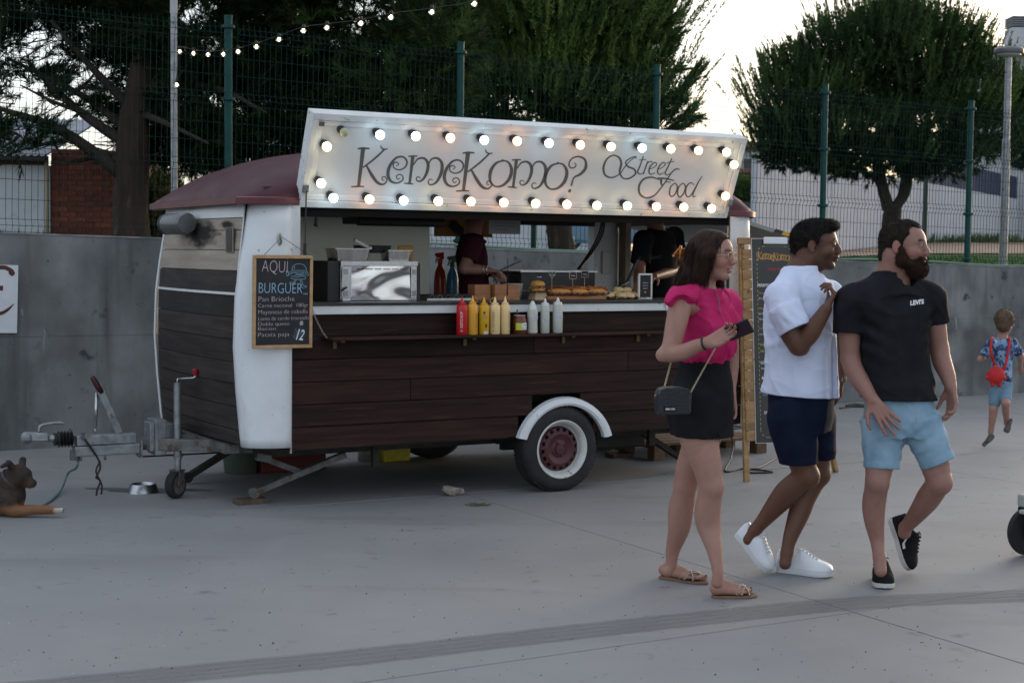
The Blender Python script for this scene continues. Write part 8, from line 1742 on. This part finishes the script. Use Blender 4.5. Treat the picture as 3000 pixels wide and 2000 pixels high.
rows = [[Vector(p)+Vector(B[:,0])*o for p in rg] for o in (-.013,.013)]; o = obj('collar', MB().grid([[tuple(p) for p in r] for r in rows], 0, True), mat('purple_collar', (.05,.035,.07), rough=.6), dog, smooth=True); md = o.modifiers.new('t','SOLIDIFY'); md.thickness = .004; md.offset = 1
tp = [cc-O+B@np.array([o_, .0835*math.cos(a), .0835*math.sin(a)]) for o_ in (-.010,.010) for a in np.linspace(math.radians(205), math.radians(235), 5)]
obj('collar_tag', MB().grid([[tuple(p) for p in tp[:5]], [tuple(p) for p in tp[5:]]]), mat('silver_tag', (.45,.47,.5), rough=.4), dog)
# pushchair at the right edge
wp_ = at_z(3012, 1626); st = empty('pushchair', tuple(wp_), math.radians(200), 'black pushchair with pale grey wheels at the right edge of the picture', 'pushchair')
WHG = mat('pale_rim', (.38,.42,.40), rough=.5)
def sw(x, y, r, nm='wheel'):
    w = empty(nm, (x, y, r)); w.parent = st; obj('tyre', MB().lathe([(r*.80,-.018),(r*.97,-.018),(r,-.010),(r,.010),(r*.97,.018),(r*.80,.018)], 32, ax=(0,1,0)), RUB, w, smooth=True, auto=50)
    mb = MB().lathe([(r*.66,-.012),(r*.80,-.016),(r*.80,.016),(r*.66,.012)], 32, ax=(0,1,0), caps=False); 
    for k in range(5): a = k*2*PI/5; mb.beam((0,0,0), (r*.7*math.cos(a),0,r*.7*math.sin(a)), .022, .02, up=(0,1,0))
    mb.lathe([(.018,-.03),(.022,-.02),(.022,.02),(.018,.03)], 14, ax=(0,1,0)); obj('rim', mb, WHG, w, smooth=True, auto=40); return w
sw(0,-.0,.130); sw(0,.42,.130); sw(-.62,-.03,.15); sw(-.62,.45,.15)
obj('frame', MB().tube([(0,.03,.16),(-.10,.03,.34),(-.62,.03,.98),(-.75,.03,1.05)], .013, 10).tube([(0,.39,.16),(-.10,.39,.34),(-.62,.39,.98),(-.75,.39,1.05)], .013, 10).tube([(-.75,.03,1.05),(-.75,.39,1.05)], .015, 10).tube([(-.62,.0,.15),(-.30,.03,.58)], .013, 10).tube([(-.62,.42,.15),(-.30,.39,.58)], .013, 10), BLACK, st, smooth=True)
obj('fork', MB().box(-.02,.05,-.035,-.022,.10,.26).box(-.02,.05,.022,.035,.10,.26), BLACK, st, bev=.006); obj('footrest', MB().box(-.02,.12,.06,.36,.24,.262), mat('pale_grey_plastic', (.35,.37,.35), rough=.5), st, bev=.008); obj('joint_cap', MB().box(-.03,.06,-.03,.03,.262,.33), bpy.data.materials['pale_grey_plastic'], st, bev=.01)
SEAT = fabric('black_seat_fabric', (.010,.010,.012), (.018,.018,.02), 200, .9); obj('seat', MB().hexa([(-.05,.05,.38),(-.38,.05,.36),(-.38,.37,.36),(-.05,.37,.38),(-.05,.05,.43),(-.36,.05,.42),(-.36,.37,.42),(-.05,.37,.43)]).hexa([(-.36,.05,.40),(-.42,.05,.40),(-.42,.37,.40),(-.36,.37,.40),(-.52,.05,.90),(-.58,.05,.90),(-.58,.37,.90),(-.52,.37,.90)]), SEAT, st, bev=.02)
mb = MB(); mb.grid([[(-.56+.42*(1-math.cos(a))*0 + .40*math.sin(a), y, .78+.26*math.cos(a)) for y in np.linspace(.03,.39,8)] for a in np.linspace(-.2,1.45,12)]); o = obj('hood', mb, SEAT, st, smooth=True); o.modifiers.new('t','SOLIDIFY').thickness = .006
cz, sz_ = math.cos(math.radians(200)), math.sin(math.radians(200))
def SP(x, y, z): return np.array([wp_[0]+x*cz-y*sz_, wp_[1]+x*sz_+y*cz, z])
by = empty('person', tuple(SP(-.25,.21,.42)), 0, 'baby in pale striped clothes sitting in the pushchair', 'person'); O = np.array(by.location)
STRP = mat('striped_babywear', (.38,.39,.50), (.50,.50,.58), 4, rough=.85); 
wv = STRP.node_tree; w = wv.nodes.new('ShaderNodeTexWave'); w.inputs['Scale'].default_value = 28; w.bands_direction = 'Z'; r = wv.nodes.new('ShaderNodeValToRGB'); r.color_ramp.elements[0].color = (.22,.22,.34,1); r.color_ramp.elements[1].color = (.50,.50,.57,1); tcx = wv.nodes.new('ShaderNodeTexCoord')
wv.links.new(tcx.outputs['Object'], w.inputs['Vector']); wv.links.new(w.outputs['Fac'], r.inputs[0]); wv.links.new(r.outputs[0], wv.nodes['Principled BSDF'].inputs['Base Color'])
B_ = Vol(SP(-.3,.2,.3)-.32, SP(-.3,.2,.6)+.34, .008); hd = Head(SP(-.38,.21,.80), (-cz*-1,sz_,-.1), .78); add_head(B_, hd, SP(-.38,.21,.70), .032)
B_.add(cone(SP(-.38,.21,.68), SP(-.30,.21,.47), .07, .09), .03)
for s_ in (-1, 1): B_.add(polycone([SP(-.38,.21+s_*.08,.66), SP(-.30,.21+s_*.13,.57), SP(-.20,.21+s_*.09,.55)], [.034,.028,.020]), .02); hand(B_, SP(-.20,.21+s_*.09,.55), (cz,sz_,0), (0,0,-1), 1, .55, rad=.0095)
smesh('body', B_, skin_mat('skin_baby'), by, O, face_col(hd, (.42,.25,.20), (.4,.15,.14))); eyes(hd, by, O)
C_ = Vol(SP(-.3,.2,.3)-.36, SP(-.3,.2,.6)+.34, .008); C_.add(cone(SP(-.38,.21,.66), SP(-.30,.21,.47), .085, .105), .03)
for s_ in (-1, 1): C_.add(polycone([SP(-.30,.21+s_*.06,.47), SP(-.12,.21+s_*.09,.50), SP(.0,.21+s_*.10,.42)], [.065,.052,.045]), .02); C_.add(ell(SP(.05,.21+s_*.10,.375), (.055,.035,.035)), .02); C_.add(polycone([SP(-.38,.21+s_*.08,.66), SP(-.30,.21+s_*.13,.57)], [.045,.04]), .02)
smesh('clothes', C_, STRP, by, O)
# ================================================================ pines
BARK = mat('pine_bark', (.022,.012,.008), (.050,.030,.021), 4, st=(1.6,1.6,.45), rough=.95, bump=3., bs=10, bst=(1.6,1.6,.4), spots=[((.10,.058,.038), 7, .62, (1.5,1.5,.4), .1)])
BARKD = mat('branch_bark', (.016,.011,.009), (.045,.032,.025), 6, rough=.95, bump=1., bs=20)
NEED = mat('pine_needles', (1,1,1), None, rough=.65, attr='col', spec=.25, rvar=0)
_t = NEED.node_tree; _b = _t.nodes['Principled BSDF']; _o = [n for n in _t.nodes if n.type == 'OUTPUT_MATERIAL'][0]
_tr = _t.nodes.new('ShaderNodeBsdfTranslucent'); _at = [n for n in _t.nodes if n.type == 'ATTRIBUTE'][0]; _mx = _t.nodes.new('ShaderNodeMixShader'); _mx.inputs[0].default_value = .28
_t.links.new(_at.outputs['Color'], _tr.inputs['Color']); _t.links.new(_b.outputs[0], _mx.inputs[1]); _t.links.new(_tr.outputs[0], _mx.inputs[2]); _t.links.new(_mx.outputs[0], _o.inputs['Surface'])
RS = np.random.RandomState(11)
def unit(a): return a/np.maximum(np.linalg.norm(a, axis=-1, keepdims=True), 1e-9)
def needles(T, D, L, nl, n, w, col, name, par, origin, ang=.62, wob=.25):
    """T tuft roots, D axes, L axis lengths; every needle is one thin triangle leaning off the twig"""
    N = len(T); D = unit(D); U = unit(np.cross(D, RS.randn(N,3))); W = np.cross(D, U); n = int(n)
    t = RS.rand(N, n); a = RS.rand(N, n)*2*PI; lean = ang*(.55+.8*RS.rand(N, n))*(1.15-.75*t)
    base = T[:,None] + D[:,None]*(L[:,None]*t)[...,None]; rad = U[:,None]*np.cos(a)[...,None] + W[:,None]*np.sin(a)[...,None]
    d = D[:,None]*np.cos(lean)[...,None] + rad*np.sin(lean)[...,None]; d = unit(d + RS.randn(N,n,3)*.06); ln = nl[:,None]*(.7+.5*RS.rand(N,n)); s = unit(np.cross(d, RS.randn(N,n,3)))*(w*(.7+.6*RS.rand(N,n)))[...,None]
    V_ = np.empty((N,n,3,3), np.float32); V_[:,:,0] = base-s; V_[:,:,1] = base+s; V_[:,:,2] = base+d*ln[...,None]
    V_ -= np.array(origin); c = np.ones((N,n,3,4), np.float32); c[...,:3] = (col[:,None,None]*(.8+.4*RS.rand(N,n))[...,None,None]); m = N*n
    me = bpy.data.meshes.new(name); me.vertices.add(3*m); me.vertices.foreach_set('co', V_.ravel()); me.loops.add(3*m); me.loops.foreach_set('vertex_index', np.arange(3*m, dtype=np.int32)); me.polygons.add(m); me.polygons.foreach_set('loop_start', np.arange(0,3*m,3,dtype=np.int32)); me.update(calc_edges=True)
    at = me.color_attributes.new('col', 'FLOAT_COLOR', 'POINT'); at.data.foreach_set('color', c.ravel()); me.materials.append(NEED); return link(name, me, par)
def trunk(par, pts, r, o, m=BARK, name='trunk', amp=.1):
    P = spline([np.append(np.array(p, float)-np.array(o), q) for p, q in zip(pts, r)], 7); mb = MB(); n = 22; rows = []
    for k, p in enumerate(P):
        rows.append([(p[0]+p[3]*(1+amp*math.sin(5*a+k*.5)*.5+amp*RS.randn()*.4)*math.cos(a), p[1]+p[3]*(1+amp*math.sin(4*a-k*.4)*.5+amp*RS.randn()*.4)*math.sin(a), p[2]) for a in np.linspace(0,2*PI,n+1)[:-1]])
    return obj(name, mb.grid(rows, 0, True), m, par, smooth=True)
def branch(mb, p, q, r, o, sag=.0, n=6):
    p, q = np.array(p)-o, np.array(q)-o; m = (p+q)/2 + RS.randn(3)*np.linalg.norm(q-p)*.05 + (0,0,sag); P = spline([p, m, q], 5); mb.tube(P, list(np.linspace(r, r*.3, len(P))), n)
def blobpts(blobs, n, inner=.55):
    w = np.array([b[3]*b[4]*b[5] for b in blobs])**.75; i = RS.choice(len(blobs), n, p=w/w.sum()); B = np.array(blobs)[i]; v = unit(RS.randn(n,3)); rr = (inner+(1-inner)*RS.rand(n)**.6)
    return B[:,:3] + v*B[:,3:6]*rr[:,None], v, rr
def keep_out(T, holes):               # holes: (px, py, rx, ry, prob) in the photograph: real gaps between the boughs
    d = T - CAM_C; z = d@CAM_F; x = 1500+CF*(d@CAM_R)/z; y = 1000-CF*(d@CAM_U)/z; m = np.ones(len(T), bool)
    for hx, hy, rx, ry, pr in holes: m &= ~((((x-hx)/rx)**2+((y-hy)/ry)**2 < 1) & (RS.rand(len(T)) < pr))
    return m, x, y
G0, G1, G2, G3 = np.array([.016,.034,.012]), np.array([.036,.072,.022]), np.array([.100,.178,.048]), np.array([.19,.28,.07])
def clumps(blobs, nc, per, outw=.45, spread=.22, zmin=-.3, inner=.8, L=(.24,.42)):
    C, v, _ = blobpts(blobs, nc*2, inner); ok = v[:,2] > zmin; C, v = C[ok][:nc], v[ok][:nc]; T, D, K = [], [], []
    for i in range(len(C)):
        m = RS.randint(per[0], per[1]); o = RS.randn(m,3)*spread*np.array([1,1,.35]); T.append(C[i]+o); D.append(np.array([0,0,1.])+v[i]*outw+o*.9); K += [i]*m
    K = np.array(K); return np.concatenate(T), np.concatenate(D), RS.uniform(L[0], L[1], len(K)), RS.rand(len(C))[K], C
# ---- big dark pine on the left
Y1 = 15.6; f_ = lambda x, y, Y=Y1: at_y(x, y, Y)
b0 = f_(382, 715); b0[2] = terr(b0[0], b0[1])-.1; O = np.array(b0); t1 = empty('pine_tree', tuple(O), 0, 'huge dark spreading pine with a thick scaly trunk behind the left fence', 'tree')
trunk(t1, [b0, f_(384,600), f_(386,480), f_(398,330), f_(434,120), f_(480,-150), f_(520,-450)], [.21,.170,.165,.15,.13,.11,.06], O)
mb = MB(); 
for p, q, r in [((370,520),(0,318,-.2),.085),((385,430),(130,230,.3),.075),((395,400),(20,170,.5),.06),((400,330),(150,60,-.5),.06),((405,360),(700,180,.5),.08),((420,250),(950,60,.8),.07),((420,250),(780,330,-.8),.05),((410,330),(610,420,-1.),.045),((440,150),(900,-200,.4),.07),((440,150),(100,-200,.2),.07),((230,400),(60,440,-.3),.03),((300,455),(170,470,.3),.03),((250,330),(60,250,0),.03),((200,280),(300,180,.3),.025),((480,-50),(1150,-50,.6),.06),((150,400),(190,470,0),.02)]:
    branch(mb, f_(*p), at_y(q[0], q[1], Y1+q[2]), r, O)
for k in range(60):
    x, y = RS.uniform(0,360), RS.uniform(80,470); a = RS.uniform(-.6,.6)+PI; L_ = RS.uniform(40,130); branch(mb, at_y(x, y, Y1+RS.uniform(-.6,.6)), at_y(x+L_*math.cos(a), y+L_*.5*math.sin(a)+RS.uniform(-20,30), Y1+RS.uniform(-.6,.6)), .010, O, n=4)
obj('branches', mb, BARKD, t1, smooth=True)
def bl(x, y, Y, rx, ry, rz): p = at_y(x, y, Y); return [*p, rx*Y/CF, rz, ry*Y/CF]
blobs = [bl(640,60,16.2,330,230,1.6), bl(700,330,16.3,260,150,1.2), bl(1000,60,16.4,330,220,1.5), bl(1010,330,16.6,300,120,1.2), bl(1190,240,15.8,190,170,1.), bl(500,-250,16,520,220,2.), bl(1000,-250,16,430,220,2.), bl(160,-60,16,330,130,1.5), bl(60,180,16.6,120,120,.9), bl(330,60,16.4,140,110,1.), bl(480,380,16.8,110,90,.8), bl(560,430,17,160,80,.8), bl(800,450,17.2,260,70,.8), bl(50,410,15.4,110,50,.5), bl(180,310,16.,90,30,.6), bl(380,220,16.8,100,120,.8), bl(260,200,16.4,60,60,.7), bl(1290,120,15.4,110,110,.7)]
T, v, rr = blobpts(blobs, 14500); m, x, y = keep_out(T, [(110,325,120,42,.97),(235,100,45,28,.92),(300,190,34,30,.85),(235,235,55,38,.93),(130,140,55,55,.85),(230,395,62,48,.92),(60,170,40,30,.8),(70,260,50,30,.85),(275,405,40,40,.9),(190,180,35,35,.8),(330,310,30,30,.6),(310,90,25,18,.85),(400,560,160,90,1.),(200,620,260,150,1.),(120,500,140,60,.8)])
T, v, x, y = T[m], v[m], x[m], y[m]; n = len(T); D = v*np.array([.9,.9,.5])+np.array([0,-.15,.35])+RS.randn(n,3)*.35
c = G0[None]*.75 + (G1-G0)[None]*RS.rand(n)[:,None]*.6; brown = (RS.rand(n) < .25) & (x > 820); c[brown] = c[brown]*.5+np.array([.045,.050,.022])*.7; lite = (RS.rand(n) < .30) & (x > 900) & (y < 330); c[lite] = c[lite]*.4 + G2*.55; l2 = (RS.rand(n) < .14); c[l2] = c[l2]*.6+G2*.3
o = needles(T, D, RS.uniform(.12,.26,n), RS.uniform(.10,.16,n), 40, .0055, c, 'crown', t1, O, ang=.85); o['kind'] = 'stuff'
# ---- second pine, centre, with light candles
Y2 = 18.6; b0 = at_y(1657, 745, Y2); b0[2] = terr(b0[0], b0[1])-.1; O = np.array(b0); t2 = empty('pine_tree', tuple(O), 0, 'tall pine with bright green new shoots behind the middle of the lit board', 'tree')
trunk(t2, [b0, at_y(1640,690,Y2), at_y(1645,600,Y2), at_y(1680,350,Y2), at_y(1700,60,Y2), at_y(1700,-250,Y2)], [.20,.155,.15,.13,.10,.05], O); mb = MB()
for p, q, r in [((1690,300),(1990,330,.3),.05),((1690,250),(2040,200,.2),.045),((1690,220),(1450,180,.3),.05),((1700,150),(1930,60,0),.05),((1680,350),(1900,400,.3),.04),((1680,330),(1450,330,0),.04),((1700,50),(1980,-40,0),.04),((1930,350),(2030,270,.1),.018),((1960,300),(2050,240,-.1),.014),((1900,100),(1965,30,0),.014),((1960,150),(2000,120,0),.012)]: branch(mb, at_y(*p, Y2), at_y(q[0], q[1], Y2+q[2]), r, O)
obj('branches', mb, BARKD, t2, smooth=True)
blobs = [bl(1600,100,18.2,200,170,1.1), bl(1560,300,18.6,230,120,1.1), bl(1760,60,18.8,190,180,1.2), bl(1760,270,18.8,190,150,1.), bl(1880,60,19,90,110,.7), bl(1870,250,18.9,80,110,.7), bl(1430,150,19.4,130,220,1.2), bl(1700,-180,18.8,260,200,1.6), bl(1700,180,19.6,200,220,1.), bl(1800,360,18.8,140,60,.8)]
T, v, rr = blobpts(blobs, 6400); m, x, y = keep_out(T, [(1910,170,32,45,.75),(1880,330,40,25,.7),(1950,250,40,60,.7),(2000,60,60,60,.9)]); T, v, x, y = T[m], v[m], x[m], y[m]; n = len(T)
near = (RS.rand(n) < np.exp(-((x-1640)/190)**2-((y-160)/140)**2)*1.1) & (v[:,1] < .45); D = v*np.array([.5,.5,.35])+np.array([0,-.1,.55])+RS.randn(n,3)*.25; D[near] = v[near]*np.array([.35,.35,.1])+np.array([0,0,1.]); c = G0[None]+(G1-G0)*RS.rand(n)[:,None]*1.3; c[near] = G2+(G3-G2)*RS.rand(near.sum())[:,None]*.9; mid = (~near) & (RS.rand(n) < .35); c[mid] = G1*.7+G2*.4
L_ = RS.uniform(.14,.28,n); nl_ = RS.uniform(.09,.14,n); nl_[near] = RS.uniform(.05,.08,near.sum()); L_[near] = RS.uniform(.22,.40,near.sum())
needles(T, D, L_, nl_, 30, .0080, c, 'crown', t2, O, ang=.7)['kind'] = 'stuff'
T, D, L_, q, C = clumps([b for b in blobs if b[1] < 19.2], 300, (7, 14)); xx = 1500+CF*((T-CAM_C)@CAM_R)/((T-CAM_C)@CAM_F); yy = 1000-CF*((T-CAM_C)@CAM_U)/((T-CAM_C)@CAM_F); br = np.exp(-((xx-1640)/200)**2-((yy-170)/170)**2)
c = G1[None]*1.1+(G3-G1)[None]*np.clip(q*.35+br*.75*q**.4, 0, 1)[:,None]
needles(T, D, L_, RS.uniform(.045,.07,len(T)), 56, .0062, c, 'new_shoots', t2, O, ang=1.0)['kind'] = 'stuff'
# feathery outer sprays against the sky
S_ = []; 
for (x0, y0, x1, y1, k) in [(1900,130,1975,60,26),(1890,90,1960,10,24),(1880,190,1960,150,22),(1900,260,1975,215,26),(1930,330,2010,250,26),(1990,300,2045,190,22),(2010,260,2055,205,16),(1960,380,2030,320,30),(1900,400,2000,370,34),(1920,160,1990,110,18),(1930,300,1990,290,18),(1980,340,2035,345,24),(1880,300,1950,330,24),(1870,30,1940,-20,24),(1950,350,1990,300,20)]:
    for j in range(k*2): t = j/(k*2); S_.append([*(at_y(x0+(x1-x0)*t+RS.uniform(-7,7), y0+(y1-y0)*t+RS.uniform(-7,7), Y2+RS.uniform(-.15,.15))), x1-x0, y1-y0])
S_ = np.array(S_); n = len(S_); D = np.stack([S_[:,3]/60, RS.randn(n)*.2, -S_[:,4]/60], 1)+RS.randn(n,3)*.25; c = G1*.8+(G2-G1)*RS.rand(n)[:,None]*.5
needles(S_[:,:3], D, RS.uniform(.10,.18,n), RS.uniform(.07,.11,n), 20, .0042, c, 'outer_sprays', t2, O, ang=.55)['kind'] = 'stuff'
# ---- pruned round pine on the right
def round_pine(Y, base, forks, blobs, n_, lab, G_a, G_b, holes=(), tip=.55):
    b0 = at_y(*base, Y); b0[2] = terr(b0[0], b0[1])-.1; O = np.array(b0); t = empty('pine_tree', tuple(O), 0, lab, 'tree')
    for i, (pts, r) in enumerate(forks): trunk(t, [b0 if (p is None) else at_y(*p, Y) for p in pts], r, O, name='trunk' if i == 0 else 'limb')
    cx, cy = np.mean([b[0] for b in blobs]), np.mean([b[2] for b in blobs]); mb = MB(); tips = [at_y(*f_[0][-1], Y) for f_ in (forks[1:] or forks)]
    for i, b in enumerate(blobs): branch(mb, tips[i % len(tips)], np.array(b[:3]), .045, O)
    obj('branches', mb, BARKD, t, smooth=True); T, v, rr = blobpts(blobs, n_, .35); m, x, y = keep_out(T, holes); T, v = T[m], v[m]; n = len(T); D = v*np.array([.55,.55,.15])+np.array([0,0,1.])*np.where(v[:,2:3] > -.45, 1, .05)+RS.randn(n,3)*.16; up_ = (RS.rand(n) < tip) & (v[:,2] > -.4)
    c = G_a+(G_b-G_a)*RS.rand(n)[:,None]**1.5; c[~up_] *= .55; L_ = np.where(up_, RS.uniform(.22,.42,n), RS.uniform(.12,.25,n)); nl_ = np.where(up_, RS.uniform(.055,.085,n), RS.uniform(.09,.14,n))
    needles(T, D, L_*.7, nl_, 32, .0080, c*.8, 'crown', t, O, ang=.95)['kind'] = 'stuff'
    T, D, L_, q, C = clumps(blobs, int(n_*.05), (5, 10), .55, .20, -.15, .92, (.24,.42)); c = G_a*1.1+(G_b-G_a)*(q**1.5)[:,None]
    needles(T, D, L_, RS.uniform(.045,.07,len(T)), 56, .0075, c, 'new_shoots', t, O, ang=1.0)['kind'] = 'stuff'; return t
Y3 = 25.5
def b3(x, y, rx, ry, dy=0., rz=1.0): return bl(x, y, Y3+dy, rx, ry, rz)
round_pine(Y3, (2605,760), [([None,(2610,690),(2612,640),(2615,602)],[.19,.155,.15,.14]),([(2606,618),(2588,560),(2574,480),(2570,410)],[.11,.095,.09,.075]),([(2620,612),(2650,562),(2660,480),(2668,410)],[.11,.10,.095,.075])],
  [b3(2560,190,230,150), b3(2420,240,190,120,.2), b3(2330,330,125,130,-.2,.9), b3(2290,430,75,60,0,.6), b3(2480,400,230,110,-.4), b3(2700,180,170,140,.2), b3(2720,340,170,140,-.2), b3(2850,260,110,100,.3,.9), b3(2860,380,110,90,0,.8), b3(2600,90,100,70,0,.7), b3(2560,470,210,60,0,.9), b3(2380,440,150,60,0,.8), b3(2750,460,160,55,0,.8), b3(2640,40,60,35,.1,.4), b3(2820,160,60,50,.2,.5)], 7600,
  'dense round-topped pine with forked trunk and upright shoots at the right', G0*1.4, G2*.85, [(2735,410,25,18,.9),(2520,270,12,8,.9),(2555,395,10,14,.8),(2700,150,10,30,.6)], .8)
# spiky leaders along the top
def leaders(t_par, pts, Y, lab='top_shoots'):
    T, D, L_ = [], [], []
    for x, y0, y1, dx in pts:
        for j in range(7): s = j/7; p = at_y(x+dx*s+RS.uniform(-3,3), y0+(y1-y0)*s, Y+RS.uniform(-.05,.05)); T.append(p); D.append([dx*.01, 0, 1]); L_.append(.10)
    T, D, L_ = np.array(T), np.array(D, float), np.array(L_); n = len(T); c = G1*1.2+(G2-G1)*RS.rand(n)[:,None]*.8
    needles(T, D, L_, np.full(n, .06), 36, .0062, c, lab, t_par, tuple(t_par.location), ang=.95)['kind'] = 'stuff'
tp = [o for o in bpy.data.objects if o.name.startswith('pine_tree')][-1]
leaders(tp, [(2230,215,165,6),(2246,230,175,4),(2265,200,160,3),(2285,190,140,4),(2312,170,118,4),(2330,175,130,0),(2345,140,105,5),(2368,150,100,2),(2384,140,98,0),(2412,130,95,0),(2430,140,100,4),(2445,140,95,-4),(2462,130,90,0),(2478,130,92,4),(2505,110,55,0),(2524,110,58,-3),(2545,95,42,0),(2560,90,42,3),(2590,70,18,2),(2600,70,16,4),(2620,60,15,0),(2640,60,5,-3),(2655,60,-5,-2),(2662,60,0,2),(2682,75,0,0),(2700,80,8,3),(2715,85,15,15),(2690,85,40,0),(2738,120,60,0),(2745,110,58,2),(2765,115,62,2),(2785,120,70,6),(2800,110,45,3),(2830,120,50,5),(2845,130,75,3),(2866,140,95,3),(2190,300,262,-8),(2196,320,290,-10),(2200,400,365,-8),(2210,430,400,-10)], Y3)
# ---- pine at the far right edge
Y4 = 29
round_pine(Y4, (3060,745), [([None,(3055,660),(3050,560)],[.17,.14,.12])], [bl(3060,330,Y4,90,110,.9), bl(3010,300,Y4,50,70,.6), bl(3030,440,Y4,70,60,.7), bl(3120,400,Y4,110,130,.9), bl(2985,420,Y4,40,50,.5)], 2200, 'smaller pine cut off by the right edge behind the street lamp', G0*1.2, G2*.8)
# ---- shrubs and hedge
def bush(x, y, Y, rx, ry, rz, n_, lab, ca, cb, nlen=.05, w=.012, cat='shrub', name='shrub'):
    p = at_y(x, y, Y); O = np.array([p[0], p[1], terr(p[0], p[1])]); t = empty(name, tuple(O), 0, lab, cat); B = [bl(x, y, Y, rx, ry, rz), bl(x-rx*.4, y+ry*.2, Y, rx*.6, ry*.8, rz), bl(x+rx*.4, y+ry*.1, Y, rx*.6, ry*.8, rz)]
    T, v, _ = blobpts(B, n_, .4); n = len(T); needles(T, v+RS.randn(n,3)*.6+(0,0,.4), np.full(n, nlen), np.full(n, nlen*1.2), 9, w, np.array(ca)+(np.array(cb)-ca)*RS.rand(n)[:,None], 'crown', t, O, ang=1.)['kind'] = 'stuff'
    mb = MB(); 
    for k in range(5): mb.tube([(RS.uniform(-.1,.1),0,-.3),(RS.uniform(-.4,.4)*rx*Y/CF, RS.uniform(-.3,.3)*rz, p[2]-O[2])], [.03,.01], 5)
    obj('stems', mb, BARKD, t)
bush(2165, 553, 57, 60, 24, .8, 1500, 'clipped green hedge on the grey stone wall between hatch and boundary wall', (.035,.075,.015), (.10,.16,.03), .16, .035, 'hedge', 'hedge')
bush(480, 610, 19, 50, 95, 1.0, 2600, 'olive bank of low bushes between the big pine trunk and the steel post', (.035,.045,.015), (.085,.095,.03), .07, .012)
